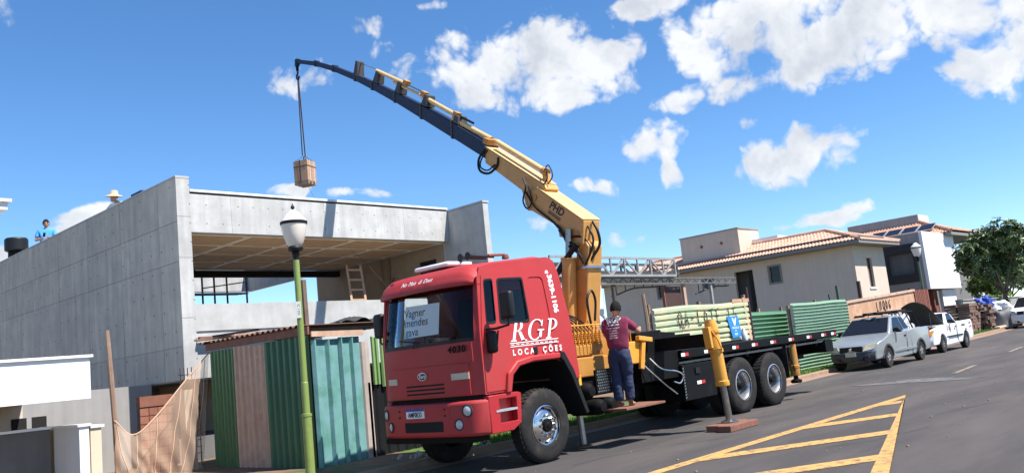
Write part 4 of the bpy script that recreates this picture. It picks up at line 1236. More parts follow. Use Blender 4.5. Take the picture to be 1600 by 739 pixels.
for y in (-0.52, 0.58):
    for h in (0.88, 0.97):
        tp(MB().lathe([(0.014, 0), (0.014, 0.012)], (8.332, CY_ + y, h), (-1, 0, 0), 8), 'bolt', 'dark_interior', bu, smooth=None)
def blx(y): tt = abs(y) / 1.235; return 8.325 + 0.10 * tt ** 3 + 0.16 * tt ** 14
for y, h, r_ in ((-0.97, 0.93, 0.075), (-0.80, 0.745, 0.068), (0.99, 0.92, 0.07), (0.86, 0.74, 0.065)):
    ax = Vector((-1, 0.28 * (y / abs(y)), 0)).normalized()
    c = Vector((blx(y) + 0.012, CY_ + y, h))
    lb = tp(MB().lathe([(r_ + 0.018, 0), (r_ + 0.016, 0.022), (r_, 0.024), (r_ - 0.004, 0.012)], c, ax, 20), 'headlight', 'stone_dark', smooth=35)
    tp(MB().lathe([(r_ - 0.002, 0.014), (r_ * 0.8, 0.024), (r_ * 0.4, 0.032), (0, 0.034)], c, ax, 20), 'lens', 'lens_clear', lb)
# side steps under the doors
for s_ in (-1, 1):
    mb = MB()
    sidep = [(8.58, 0.57), (9.02, 0.57), (9.20, 0.66), (9.24, 1.08), (9.17, 1.10), (8.58, 1.10)]
    rec = [(8.78, 0.70), (9.13, 0.70), (9.13, 1.03), (8.78, 1.03)]
    mb.plate(sidep, [rec], lambda a, b, d: (a, CY_ + s_ * (1.237 - d), b), 0.12)
    st_ = tp(mb, 'step_panel', 'truck_red_glossy', smooth=25, bevel=0.012)
    tp(MB().box(8.77, 9.14, *sorted((CY_ + s_ * 1.06, CY_ + s_ * 1.115)), 0.69, 1.04), 'step_recess', 'truck_red_glossy', st_, smooth=None)
    tp(MB().box(8.70, 9.13, *sorted((CY_ + s_ * 1.10, CY_ + s_ * 1.245)), 0.855, 0.885), 'step_tread', 'alu', st_, smooth=None)

cab_on = False
# wheels
def tyre_mb(c, side, r=0.54, w=0.28, rim=0.295):
    h = w / 2
    prof = [(rim - 0.01, -h * 0.72), (rim + 0.02, -h * 0.95), (r * 0.80, -h), (r * 0.93, -h * 0.90), (r * 0.985, -h * 0.72), (r, -h * 0.5), (r, h * 0.5), (r * 0.985, h * 0.72), (r * 0.93, h * 0.90), (r * 0.80, h), (r * 0.72, h * 1.005), (rim + 0.02, h * 0.95), (rim - 0.01, h * 0.72)]
    mb = MB().lathe(prof, c, (0, side, 0), 56)
    mb.f = [f for f in mb.f if len(f) == 4]
    # tread blocks
    n = 44
    for k in range(n):
        a = 2 * math.pi * k / n
        for y0, y1 in ((-0.66, -0.2), (-0.12, 0.12), (0.2, 0.66)):
            a0, a1 = a + (0.03 if abs(y0 + y1) < 0.1 else 0), a + 0.095 + (0.03 if abs(y0 + y1) < 0.1 else 0)
            q = [(math.cos(t) * rr_, math.sin(t) * rr_) for t in (a0, a1) for rr_ in (r - 0.02, r + 0.009)]
            mb.add([(c[0] + x, c[1] + side * yy * h, c[2] + z) for yy in (y0, y1) for x, z in q], [(0, 1, 3, 2), (4, 6, 7, 5), (1, 5, 7, 3), (0, 2, 6, 4), (0, 4, 5, 1), (2, 3, 7, 6)])
    return mb
def front_wheel(x, y, side):
    c = Vector((x, y, 0.54))
    w = tp(tyre_mb(c, side), 'wheel', 'rubber', smooth=35)
    ax = (0, side, 0)
    # dished face with hand holes
    face = MB()
    n = 40
    rings = [(0.285, 0.135), (0.300, 0.128), (0.296, 0.10), (0.255, 0.085), (0.225, 0.10), (0.185, 0.125), (0.10, 0.130)]
    face.lathe(rings, c, ax, n)
    face.f = [f for f in face.f if len(f) == 4]
    tp(face, 'rim', 'chrome', w, smooth=40)
    for k in range(10):
        a = 2 * math.pi * (k + 0.5) / 10
        cc = c + Vector((math.cos(a) * 0.243, side * 0.083, math.sin(a) * 0.243))
        hm = MB().lathe([(0.024, 0), (0.026, 0.012), (0.02, 0.013)], cc, ax, 10)
        tp(hm, 'hand_hole', 'dark_interior', w)
        cc = c + Vector((math.cos(a + 0.31) * 0.150, side * 0.127, math.sin(a + 0.31) * 0.150))
        tp(MB().lathe([(0.022, 0), (0.022, 0.03), (0.016, 0.045)], cc, ax, 6), 'wheel_nut', 'chrome', w, smooth=None)
    tp(MB().lathe([(0.098, 0.115), (0.098, 0.155), (0.09, 0.17), (0.05, 0.175), (0.04, 0.185), (0, 0.187)], c, ax, 24), 'hub', 'black_steel', w)
def rear_wheel(x, y, side):
    c = Vector((x, y, 0.54))
    w = tp(tyre_mb(c, side, w=0.27), 'wheel', 'rubber', smooth=35)
    ax = (0, side, 0)
    rim = MB().lathe([(0.285, 0.13), (0.302, 0.125), (0.296, 0.10), (0.275, 0.08), (0.262, 0.0), (0.255, -0.09), (0.20, -0.12), (0.13, -0.12)], c, ax, 40)
    rim.f = [f for f in rim.f if len(f) == 4]
    tp(rim, 'rim', 'rim_silver', w, smooth=40)
    for k in range(8):
        a = 2 * math.pi * k / 8
        cc = c + Vector((math.cos(a) * 0.165, side * -0.12, math.sin(a) * 0.165))
        tp(MB().lathe([(0.018, 0), (0.018, 0.04), (0.012, 0.05)], cc, ax, 6), 'wheel_nut', 'rim_dirty', w, smooth=None)
    tp(MB().lathe([(0.135, -0.12), (0.13, -0.02), (0.10, 0.05), (0.06, 0.085), (0, 0.09)], c, ax, 20), 'hub', 'black_steel', w)
    c2 = c - Vector((0, side * 0.33, 0))
    w2 = tp(tyre_mb(c2, side, w=0.27), 'wheel', 'rubber', smooth=35)
    tp(MB().lathe([(0.29, 0.1), (0.27, 0.0), (0.2, -0.05), (0, -0.05)], c2, ax, 24), 'rim', 'rim_dirty', w2)
front_wheel(9.77, CY_ - 1.05, -1)
front_wheel(9.77, CY_ + 1.05, 1)
for x in (15.60, 16.88):
    rear_wheel(x, CY_ - 1.06, -1)
    rear_wheel(x, CY_ + 1.06, 1)
    tp(MB().tube([(x, CY_ - 0.8, 0.54), (x, CY_ + 0.8, 0.54)], 0.09, 10), 'axle', 'black_steel')
tp(MB().tube([(9.77, CY_ - 0.95, 0.54), (9.77, CY_ + 0.95, 0.54)], 0.07, 10), 'axle', 'black_steel')
# chassis
for s_ in (-1, 1):
    tp(MB().box(8.8, 19.8, *sorted((CY_ + s_ * 0.38, CY_ + s_ * 0.46)), 0.78, 1.06), 'chassis_rail', 'black_steel', smooth=None)
tp(MB().box(8.85, 9.3, CY_ - 0.9, CY_ + 0.9, 0.72, 1.08), 'engine_block', 'dark_interior', smooth=None)
tp(MB().box(8.45, 8.75, CY_ - 1.0, CY_ + 1.0, 0.48, 0.56), 'front_underrun', 'black_steel', smooth=None)
# tanks, steps and boxes behind the cab
for x, h in ((10.78, 0.93), (11.02, 0.66), (11.30, 0.66)):
    tp(MB().lathe([(0, -0.13), (0.08, -0.12), (0.12, -0.06), (0.13, 0), (0.13, 0.5), (0.1, 0.56), (0, 0.58)], (x, CY_ - 1.18, h), (0, 1, 0), 20), 'air_tank', 'black_steel')
tp(MB().box(10.62, 12.35, CY_ - 0.95, CY_ + 0.95, 0.82, 1.16), 'side_box', 'black_steel', smooth=None)
mesh_ = MB().box(11.02, 11.40, CY_ - 1.20, CY_ - 1.165, 0.86, 1.24)
fp = tp(mesh_, 'perforated_step', 'black_steel', smooth=None)
for r_ in range(8):
    for k in range(7):
        tp(MB().lathe([(0.017, 0), (0.017, 0.003)], (11.065 + 0.048 * k + (0.02 if r_ % 2 else 0), CY_ - 1.2005, 0.895 + 0.045 * r_), (0, -1, 0), 6), 'perforation', 'steel', fp, smooth=None) if (r_ + k) % 1 == 0 else None
tp(MB().box(11.18, 12.25, CY_ - 1.62, CY_ - 1.08, 0.565, 0.60), 'standing_plate', 'pad_wood', smooth=None, bevel=0.004)
tp(MB().box(10.61, 10.68, CY_ - 1.19, CY_ - 1.12, 1.03, 1.20), 'marker_light', 'lens_amber', smooth=None, bevel=0.012)
# front stabiliser standing behind the cab
tp(MB().tube([(11.18, CY_ - 0.66, 0.06), (11.12, CY_ - 0.66, 1.0)], 0.055, 10), 'stabiliser_leg', 'steel')
tp(MB().lathe([(0.14, 0.012), (0.14, 0.035), (0.05, 0.06)], (11.18, CY_ - 0.66, 0), n=18), 'stabiliser_foot', 'pad_wood')

# flat bed
BX0, BX1 = 13.56, 20.05
bed = tp(MB().box(BX0, BX1, CY_ - 1.10, CY_ + 1.2, 1.20, 1.33), 'bed_frame', 'black_steel', smooth=None)
tp(MB().box(BX0, BX1 + 0.06, CY_ - 1.20, CY_ - 1.105, 1.22, 1.37), 'bed_rail', 'black_steel', smooth=None, bevel=0.006)
tp(MB().box(BX0, BX1 + 0.06, CY_ + 1.205, CY_ + 1.25, 1.22, 1.37), 'bed_rail', 'black_steel', smooth=None)
pb = None
for k in range(10):
    y0 = CY_ - 1.10 + 0.23 * k
    if pb is None: pb = piece(MB().box(BX0 + 0.02, BX1 - 0.02, y0, y0 + 0.215, 1.335 - S * 16.8 + 0, 1.375 - S * 16.8 + 0).deform(lambda q: (q.x, q.y, q.z + gz(q.x))), 'deck_board', 'deck_wood', tr, (16.8, y0, 1.335))
    else: inst(pb, 'deck_board', tr, (16.8, y0, 1.335 + 0.006 * (k % 3 - 1)))
for x in (13.64, 14.42, 15.45, 16.22, 17.0, 17.82, 18.68, 19.42, 19.94):
    rp = tp(MB().box(x - 0.12, x, CY_ - 1.206, CY_ - 1.2, 1.255, 1.315), 'reflector', 'lettering_white', smooth=None)
    tp(MB().box(x + 0.001, x + 0.12, CY_ - 1.206, CY_ - 1.2, 1.255, 1.315), 'reflector', 'lens_red', smooth=None)
for k in range(6):
    x = 14.0 + k * 1.05
    tp(MB().box(x, x + 0.1, CY_ - 1.05, CY_ + 1.15, 1.062, 1.199), 'cross_member', 'black_steel', smooth=None)
tbx = tp(MB().box(13.50, 14.58, CY_ - 1.20, CY_ - 0.6, 0.46, 1.10), 'tool_box', 'black_steel', smooth=None, bevel=0.012)
tp(MB().box(13.9, 14.05, CY_ - 1.225, CY_ - 1.2, 0.92, 1.02), 'latch', 'black_plastic', tbx, smooth=None)
tp(MB().box(13.93, 14.07, CY_ - 1.206, CY_ - 1.2, 0.72, 0.78), 'reflector', 'lettering_white', tbx, smooth=None)
tp(MB().box(14.071, 14.20, CY_ - 1.206, CY_ - 1.2, 0.72, 0.78), 'reflector', 'lens_red', tbx, smooth=None)
for k in range(11):
    tp(MB().prism([(13.505, CY_ - 1.2, 0.50 + 0.052 * k), (13.545, CY_ - 1.2, 0.515 + 0.052 * k), (13.545, CY_ - 1.2, 0.54 + 0.052 * k), (13.505, CY_ - 1.2, 0.525 + 0.052 * k)], (0, -0.004, 0)), 'warning_stripe', 'steel', tbx, smooth=None)
# crane sub-frame / black box between crane and bed
tp(MB().prism([(12.36, CY_ - 1.12, 0.9), (13.54, CY_ - 1.12, 0.9), (13.54, CY_ - 1.12, 1.70), (13.10, CY_ - 1.12, 1.74), (13.09, CY_ - 1.12, 1.78), (12.36, CY_ - 1.12, 1.76)], (0, 2.1, 0)), 'subframe_box', 'black_steel', smooth=None, bevel=0.01)
tp(MB().box(13.542, 14.45, CY_ - 0.85, CY_ + 0.9, 1.38, 1.66), 'subframe_box', 'black_steel', smooth=None, bevel=0.01)
for x in (14.75, 17.55):
    tp(MB().prism([(x, CY_ - 1.18, 0.50), (x + 0.02, CY_ - 1.18, 0.50), (x + 0.03, CY_ - 1.18, 1.19), (x + 0.01, CY_ - 1.18, 1.19)], (0, 0.6, 0)), 'mud_flap', 'rubber', smooth=None)
tp(MB().box(19.55, 19.95, CY_ - 1.15, CY_ + 1.15, 0.88, 1.15), 'rear_underrun', 'black_steel', smooth=None, bevel=0.01)
for s_ in (-1, 1):
    tp(MB().box(19.956, 20.0, *sorted((CY_ + s_ * 0.75, CY_ + s_ * 1.1)), 0.95, 1.1), 'tail_light', 'lens_red', smooth=None)
# rear stabiliser
for s_ in (-1, 1):
    y = CY_ + s_ * 1.08
    tp(MB().lathe([(0.10, 0.50), (0.105, 0.52), (0.105, 0.66), (0.115, 0.67), (0.115, 0.72), (0.095, 0.73), (0.09, 1.18)], (18.02, y, 0), n=18), 'rear_stabiliser', 'crane_orange')
    tp(MB().lathe([(0.10, 0.34), (0.12, 0.36), (0.12, 0.40), (0.05, 0.43), (0.05, 0.5)], (18.02, y, 0), n=16), 'stabiliser_foot', 'black_steel')
    tp(MB().tube([(17.82, y - 0.02, 1.15), (17.80, y - 0.05, 0.9), (17.93, y - 0.05, 0.6)], 0.014, 5), 'stabiliser_hose', 'hose')

# outrigger swung out over the road
OX, OY = 13.16, 7.92
def lean(mb): return mb.deform(lambda q: (q.x - (q.z - 0.12) * 0.115 if q.y < OY + 0.2 else q.x - 0.16, q.y, q.z))
org = tp(lean(MB().lathe([(0.115, 0.72), (0.12, 0.74), (0.12, 0.80), (0.105, 0.81), (0.105, 1.28), (0.125, 1.29), (0.125, 1.34), (0.108, 1.35), (0.108, 1.76), (0.09, 1.80), (0.085, 1.84)], (OX, OY, 0), n=24)), 'outrigger_cylinder', 'crane_yellow_bright')
tp(lean(MB().box(OX - 0.20, OX - 0.10, OY - 0.06, OY + 0.07, 1.36, 1.72)), 'outrigger_bracket', 'crane_yellow_bright', org, smooth=None, bevel=0.012)
tp(lean(MB().lathe([(0.13, 1.62), (0.13, 1.66)], (OX, OY, 0), n=20)), 'collar', 'crane_yellow_bright', org)
tp(lean(MB().lathe([(0.058, 0.13), (0.058, 0.72)], (OX, OY, 0), n=18)), 'outrigger_rod', 'rod_steel')
tp(lean(MB().lathe([(0.15, 0.105), (0.15, 0.125), (0.06, 0.16)], (OX, OY, 0), n=20)), 'outrigger_foot', 'rod_steel')
tp(lean(MB().tube([(OX - 0.125, OY - 0.05, 1.68), (OX - 0.09, OY - 0.13, 1.5), (OX - 0.02, OY - 0.135, 1.32)], 0.014, 6)), 'outrigger_pipe', 'crane_yellow_bright', org)
tp(lean(MB().box(OX - 0.12, OX + 0.12, OY + 0.102, CY_ + 0.9, 1.395, 1.62)), 'outrigger_beam', 'black_steel', smooth=None, bevel=0.01)
pdt = thing('wooden_pad', 'red-brown wooden block under the yellow outrigger foot on the road', 'block', (13.05, 7.8, gz(13.05)))
for y0 in (7.62, 7.88):
    MB().box(12.66 + (y0 - 7.62) * 0.3, 13.56 + (y0 - 7.62) * 0.3, y0, y0 + 0.25, 0.004, 0.103).build('timber', 'pad_wood', pdt, sh=True, smooth=None, bevel=0.008)
# loose hoses
for pts in ([(12.35, CY_ - 1.15, 1.25), (12.55, CY_ - 1.25, 1.02), (12.85, CY_ - 1.25, 0.82), (13.25, CY_ - 1.2, 0.62)], [(12.6, CY_ - 1.16, 1.30), (12.75, CY_ - 1.28, 1.10), (13.2, CY_ - 1.28, 1.02), (13.42, CY_ - 1.25, 0.92), (13.36, CY_ - 1.22, 0.80), (13.2, CY_ - 1.2, 0.84)]):
    tp(MB().tube(bez(pts, 24), 0.013, 6), 'hose', 'rim_silver')
tag(MB().lathe([(0.06, 1.375), (0.065, 1.39), (0.065, 1.54), (0.03, 1.6), (0.025, 1.63), (0, 1.635)], (17.1, CY_ - 0.5, 0), n=14).build('bottle', 'bottle', sh=True), 'white plastic bottle standing on the truck bed', 'bottle')

# ------------------------------------------------------------------ crane on the truck
CC = Vector((12.4, 10.2, 0))
ca = R(84)
cu_, cn_ = Vector((math.cos(ca), math.sin(ca), 0)), Vector((-math.sin(ca), math.cos(ca), 0))
def BP(r, w, z): return CC + cu_ * r + cn_ * w + Vector((0, 0, z))
def cr(mb, name, m, parent=None, **k):
    return mb.build(name, m, parent or tr, **k)
def bprism(poly, w):
    return MB().prism([BP(r, w / 2, z) for r, z in poly], cn_ * -w)
# base and column
cr(MB().box(10.95, 12.30, 9.45, 10.75, 1.30, 2.02), 'crane_base', 'crane_orange', smooth=None, bevel=0.03)
cr(MB().lathe([(0.40, 2.02), (0.40, 2.12), (0.33, 2.16)], (12.2, 10.2, 0), n=28), 'slew_ring', 'crane_orange')
cr(bprism([(-0.24, 3.62), (-0.46, 3.66), (-0.52, 3.55), (-0.22, 2.10), (-0.18, 1.35), (0.26, 1.35), (0.20, 2.20)], 0.36), 'column', 'crane_yellow', smooth=None, bevel=0.025)
cr(MB().tube([BP(0.08, 0.30, 2.10), BP(-0.10, 0.30, 3.36)], 0.135, 20), 'lift_cylinder', 'crane_yellow')
cr(MB().tube([BP(-0.10, 0.30, 3.36), BP(-0.105, 0.30, 3.40)], 0.15, 20), 'cylinder_cap', 'crane_yellow')
cr(MB().tube([BP(-0.105, 0.30, 3.40), BP(-0.16, 0.27, 3.92)], 0.06, 14), 'lift_rod', 'rod_steel')
# main arm
MAIN = [(-0.50, 4.02), (0.63, 4.86), (1.02, 4.90), (1.03, 4.62), (0.91, 4.50), (0.18, 4.03), (0.18, 3.84), (0.02, 3.79), (-0.26, 3.50), (-0.42, 3.60)]
ma = cr(bprism(MAIN, 0.42), 'main_arm', 'crane_yellow', smooth=None, bevel=0.018)
cr(bprism([(-0.495, 4.028), (0.62, 4.868), (0.62, 4.882), (-0.505, 4.042)], 0.46), 'top_plate', 'cylinder_cream', ma, smooth=None)
for r_, z in ((-0.30, 3.80), (0.72, 4.70)):
    for w in (0.222, -0.222):
        cr(MB().lathe([(0.06, -0.012), (0.06, 0.012)], BP(r_, w, z), cn_, 14), 'pivot_pin', 'crane_orange', ma)
Mph = frame(BP(0.16, 0.2135, 4.36), -(cu_ * 0.80 + Vector((0, 0, 0.60))), Vector((0, 0, 0.80)) - cu_ * 0.60)
cr(text_mb('PHD', 0.21, 0.001, bold=0.006, shear=0.15).xf(Mph), 'maker_lettering', 'lettering_black', ma, smooth=None)
for k in range(3):
    q0 = frame(BP(0.16, 0.2135, 4.36), -(cu_ * 0.80 + Vector((0, 0, 0.60))), Vector((0, 0, 0.80)) - cu_ * 0.60)
    cr(MB().add([q0 @ Vector(p) for p in ((-0.19, -0.12 - 0.022 * k, 0.001), (0.19, -0.12 - 0.022 * k, 0.001), (0.19, -0.108 - 0.022 * k, 0.001), (-0.19, -0.108 - 0.022 * k, 0.001))], [(0, 1, 2, 3)]), 'maker_line', 'lettering_black', ma, smooth=None)
# second arm
SEC = [(2.13, 6.07), (0.46, 4.885), (0.42, 4.80), (0.62, 4.70), (0.85, 4.52), (1.02, 4.50), (1.13, 4.93), (2.17, 5.74)]
sa = cr(bprism(SEC, 0.34), 'second_arm', 'crane_yellow', smooth=None, bevel=0.015)
cr(bprism([(2.12, 6.078), (0.50, 4.927), (0.50, 4.94), (2.12, 6.092)], 0.37), 'top_plate', 'cylinder_cream', sa, smooth=None)
cr(MB().lathe([(0.055, -0.19), (0.055, 0.19)], BP(0.94, 0, 4.60), cn_, 14), 'pivot_pin', 'crane_orange', sa)
cr(MB().tube([BP(1.90, 0.02, 6.12), BP(0.62, 0.02, 5.22)], 0.062, 14), 'extension_cylinder', 'cylinder_cream')
cr(MB().tube([BP(0.62, 0.02, 5.22), BP(0.50, 0.02, 5.14)], 0.075, 14), 'cylinder_head', 'crane_orange')
cr(MB().obox(BP(0.56, 0.0, 4.95), BP(0.56, 0.0, 5.16), 0.12, 0.1), 'cylinder_bracket', 'crane_yellow', smooth=None)
# telescopic navy sections: (r0, ztop0, zbot0, r1, ztop1, zbot1, width)
SECT = [(2.05, 6.10, 5.78, 3.26, 6.94, 6.59, 0.27), (3.26, 6.925, 6.605, 4.38, 7.66, 7.35, 0.245), (4.38, 7.645, 7.365, 5.42, 8.29, 8.05, 0.22), (5.42, 8.275, 8.06, 6.40, 8.87, 8.67, 0.195), (6.40, 8.86, 8.685, 7.20, 9.33, 9.16, 0.17), (7.20, 9.315, 9.175, 8.30, 9.92, 9.775, 0.14), (8.30, 9.905, 9.785, 9.28, 10.385, 10.255, 0.115), (9.28, 10.375, 10.265, 10.36, 10.80, 10.69, 0.095)]
for i, (r0, a0, b0, r1, a1, b1, w) in enumerate(SECT):
    o = cr(bprism([(r0, a0), (r1, a1), (r1 + 0.02, b1), (r0 + 0.06, b0)], w), 'boom_section', 'boom_navy', smooth=None, bevel=0.008)
    # end collar, a standing plate on the four big ones
    u_ = Vector((r1 - r0, a1 - a0)).normalized()
    nrm = Vector((-u_.y, u_.x))
    T = Vector((r1, a1)); B_ = Vector((r1 + 0.02, b1))
    e = 0.02
    p = [T + nrm * e - u_ * 0.06, T + nrm * e, B_ - nrm * e, B_ - nrm * e - u_ * 0.06]
    cr(bprism([tuple(q) for q in p], w + 0.03), 'section_collar', 'boom_bracket' if i < 5 else 'boom_navy', o, smooth=None)
for (r_, z, hgt, w) in ((3.22, 6.93, 0.17, 0.26), (4.34, 7.66, 0.25, 0.24), (5.39, 8.29, 0.27, 0.22), (6.33, 8.85, 0.28, 0.20), (7.22, 9.32, 0.36, 0.20)):
    u_ = Vector((0.86, 0.51)); nrm = Vector((-0.51, 0.86))
    lean = nrm * hgt + u_ * (-0.06 if r_ < 7 else 0.02)
    q = Vector((r_, z - 0.01))
    cr(bprism([tuple(q), tuple(q + lean), tuple(q + lean - u_ * 0.10), tuple(q - u_ * 0.24)], w), 'cylinder_post', 'boom_bracket', smooth=None, bevel=0.006)
tubes = [((6.20, 9.08), (5.02, 8.37), 0.048, 'cylinder_cream'), ((5.50, 8.56), (4.38, 7.88), 0.034, 'cylinder_cream'), ((4.40, 7.88), (3.20, 7.08), 0.052, 'cylinder_cream'), ((3.30, 7.02), (2.06, 6.22), 0.058, 'cylinder_cream'), ((5.02, 8.37), (4.42, 8.0), 0.02, 'steel'), ((3.2, 7.1), (2.6, 6.72), 0.025, 'hose')]
for (ra, za), (rb, zb), rad, m in tubes:
    cr(MB().tube([BP(ra, 0.03, za), BP(rb, 0.03, zb)], rad, 12), 'boom_cylinder', m)
cr(MB().tube([BP(7.08, 0.0, 9.60), BP(6.20, 0.0, 9.10)], 0.013, 6), 'boom_rod', 'rod_steel')
for ra, za in ((4.95, 8.36), (4.28, 7.88), (3.14, 7.06)):
    cr(MB().obox(BP(ra - 0.07, 0.03, za - 0.04), BP(ra + 0.07, 0.03, za + 0.05), 0.13, 0.12), 'cylinder_clamp', 'crane_orange', smooth=None, bevel=0.01)
cr(MB().obox(BP(2.02, 0, 6.14), BP(2.16, 0, 6.22), 0.36, 0.12), 'cylinder_clamp', 'crane_orange', smooth=None, bevel=0.01)
# tip with hook
cr(bprism([(10.30, 10.81), (10.46, 10.83), (10.48, 10.62), (10.36, 10.62)], 0.10), 'boom_tip', 'boom_navy', smooth=None, bevel=0.01)
TIP = BP(10.42, 0, 10.64)
cr(MB().obox(TIP, TIP - Vector((0, 0, 0.16)), 0.05, 0.07), 'hook_link', 'black_steel', smooth=None)
hk = [TIP + cu_ * x + Vector((0, 0, z)) for x, z in ((0, -0.16), (0.0, -0.24), (0.07, -0.30), (0.05, -0.39), (-0.03, -0.40), (-0.07, -0.33))]
cr(MB().tube(bez(hk, 20), [0.03] * 8 + [0.026] * 30 if False else 0.026, 8), 'hook', 'black_steel')
# hoses
for pts, rad in (
    ([BP(-0.35, 0.28, 3.62), BP(-0.05, 0.36, 3.35), BP(0.10, 0.55, 3.05), BP(0.25, 0.95, 2.85)], 0.055),
    ([BP(0.10, 0.26, 3.95), BP(-0.12, 0.30, 3.72), BP(-0.30, 0.27, 3.55), BP(-0.36, 0.24, 3.35)], 0.028),
    ([BP(0.02, 0.25, 3.86), BP(-0.15, 0.31, 3.62), BP(-0.33, 0.27, 3.45), BP(-0.40, 0.22, 3.25)], 0.026),
    ([BP(0.15, 0.25, 4.05), BP(-0.1, 0.28, 3.80), BP(-0.38, 0.20, 3.74), BP(-0.50, 0.05, 3.50)], 0.022),
    ([BP(-0.52, 0.0, 4.0), BP(-0.62, 0.0, 3.80), BP(-0.60, -0.02, 3.55), BP(-0.45, 0.1, 3.30)], 0.026),
    ([BP(-0.50, 0.12, 3.92), BP(-0.58, 0.1, 3.70), BP(-0.54, 0.12, 3.5), BP(-0.40, 0.2, 3.2)], 0.02),
    ([BP(0.95, 0.23, 4.86), BP(0.70, 0.25, 4.50), BP(0.3, 0.235, 4.16), BP(0.1, 0.235, 3.95)], 0.018),
    ([BP(1.0, 0.22, 5.15), BP(0.90, 0.26, 4.95), BP(1.02, 0.26, 4.70), BP(0.92, 0.26, 4.52), BP(0.78, 0.25, 4.65), BP(0.85, 0.24, 4.95)], 0.016),
    ([BP(2.10, 0.17, 6.02), BP(2.30, 0.22, 5.85), BP(2.28, 0.24, 5.60), BP(2.02, 0.22, 5.48), BP(1.78, 0.19, 5.58), BP(1.72, 0.18, 5.74)], 0.026),
    ([BP(2.04, 0.18, 5.98), BP(2.22, 0.22, 5.82), BP(2.24, 0.24, 5.66), BP(2.05, 0.22, 5.55), BP(1.84, 0.19, 5.62)], 0.016),
    ([BP(0.55, 0.05, 5.22), BP(0.42, 0.12, 5.18), BP(0.40, 0.14, 5.0), BP(0.50, 0.16, 4.90)], 0.014),
    ([BP(0.60, 0.0, 5.24), BP(0.45, 0.02, 5.28), BP(0.34, 0.05, 5.05), BP(0.45, 0.1, 4.90)], 0.012)):
    cr(MB().tube(bez(pts, 24), rad, 8), 'hydraulic_hose', 'hose')
# clamps on the column
cr(bprism([(-0.12, 3.16), (-0.47, 3.16), (-0.46, 3.21), (-0.135, 3.21)], 0.42), 'hose_clamp', 'steel', smooth=None)
# valve bank with levers, springs and hoses beside the operator
vb = cr(MB().box(10.86, 11.62, 9.20, 9.42, 1.62, 1.80), 'valve_block', 'crane_orange', smooth=None, bevel=0.02)
for k in range(8):
    x = 10.92 + 0.095 * k
    cr(MB().tube([(x, 9.30, 1.80), (x, 9.28, 2.12 + 0.04 * (k % 3))], 0.014, 6), 'lever', 'crane_yellow_bright', vb)
    sp = [(x + 0.034 * math.cos(t * 2.1), 9.22 + 0.034 * math.sin(t * 2.1), 1.63 + 0.012 * t) for t in range(0, 34)]
    cr(MB().tube(sp, 0.010, 5), 'spring', 'crane_yellow_bright', vb)
    cr(MB().tube(bez([(x, 9.34, 1.78), (x - 0.02, 9.36, 2.0), (x - 0.15 - 0.03 * k, 9.5, 2.22 + 0.012 * k), (10.62, 9.75, 2.20 + 0.02 * k)], 20), 0.015, 6), 'hydraulic_hose', 'hose')
for h in (1.86, 2.0, 2.12):
    cr(MB().tube([(10.84, 9.24, h), (11.66, 9.24, h)], 0.012, 6), 'lever_rail', 'crane_yellow_bright', vb)
cr(MB().box(10.84, 11.66, 9.15, 9.45, 1.28, 1.60), 'valve_support', 'crane_orange', smooth=None, bevel=0.02)
cr(MB().tube(bez([(11.74, 9.5, 2.1), (11.68, 9.48, 2.55), (11.82, 9.48, 2.72), (11.93, 9.5, 2.55), (11.88, 9.52, 2.2)], 24), 0.022, 7), 'hydraulic_hose', 'hose')
# controls on the operator's right
ctl = cr(MB().box(12.06, 12.52, 9.02, 9.3, 1.40, 1.78), 'control_post', 'crane_yellow_bright', smooth=None, bevel=0.02)
for k in range(4):
    cr(MB().tube([(12.06 + 0.07 * k, 9.1, 1.78), (12.02 + 0.05 * k, 9.02, 1.98 + 0.04 * k)], 0.012, 6), 'lever', 'crane_yellow_bright', ctl)
    cr(MB().tube([(12.02 + 0.05 * k, 9.02, 1.98 + 0.04 * k), (12.01 + 0.05 * k, 9.0, 2.03 + 0.04 * k)], 0.02, 6), 'knob', 'black_plastic', ctl)
cr(MB().obox((12.34, 9.0, 1.30), (12.46, 8.98, 1.82), 0.07, 0.09), 'yellow_arm', 'crane_yellow_bright', smooth=None, bevel=0.01)
cr(MB().obox((12.30, 8.98, 1.83), (12.66, 8.96, 1.78), 0.09, 0.08), 'yellow_arm', 'crane_yellow_bright', smooth=None, bevel=0.01)

# ------------------------------------------------------------------ hanging load and its sling
LC = BP(10.40, 0, 0)
LA = R(25)
lu, lv = Vector((math.cos(LA), math.sin(LA), 0)), Vector((-math.sin(LA), math.cos(LA), 0))
ld = thing('crated_load', 'strapped wooden crate hanging from the crane hook above the roof', 'crate', LC + Vector((0, 0, 7.12)))
def LB(x, y, z): return LC + lu * x + lv * y + Vector((0, 0, z))
def lbox(x0, x1, y0, y1, z0, z1):
    mb = MB().box(x0, x1, y0, y1, z0, z1)
    return mb.deform(lambda q: LB(q.x, q.y, q.z))
hw = 0.22
lbox(-hw + 0.02, hw - 0.02, -hw + 0.02, hw - 0.02, 7.23, 7.78).build('core', 'crate_wood', ld, smooth=None)
for k in range(4):
    x0 = -hw + 0.11 * k
    lbox(x0 + 0.003, x0 + 0.107, -hw, -hw + 0.018, 7.22, 7.79 - 0.012 * (k % 2)).build('board', 'crate_wood', ld, smooth=None)
    lbox(-hw, -hw + 0.018, x0 + 0.003, x0 + 0.107, 7.22, 7.78 + 0.01 * (k % 2)).build('board', 'crate_wood', ld, smooth=None)
    lbox(hw - 0.018, hw, x0 + 0.003, x0 + 0.107, 7.22, 7.79).build('board', 'crate_wood', ld, smooth=None)
    lbox(x0 + 0.003, x0 + 0.107, -hw + 0.02, hw - 0.02, 7.791, 7.805).build('board', 'crate_wood', ld, smooth=None)
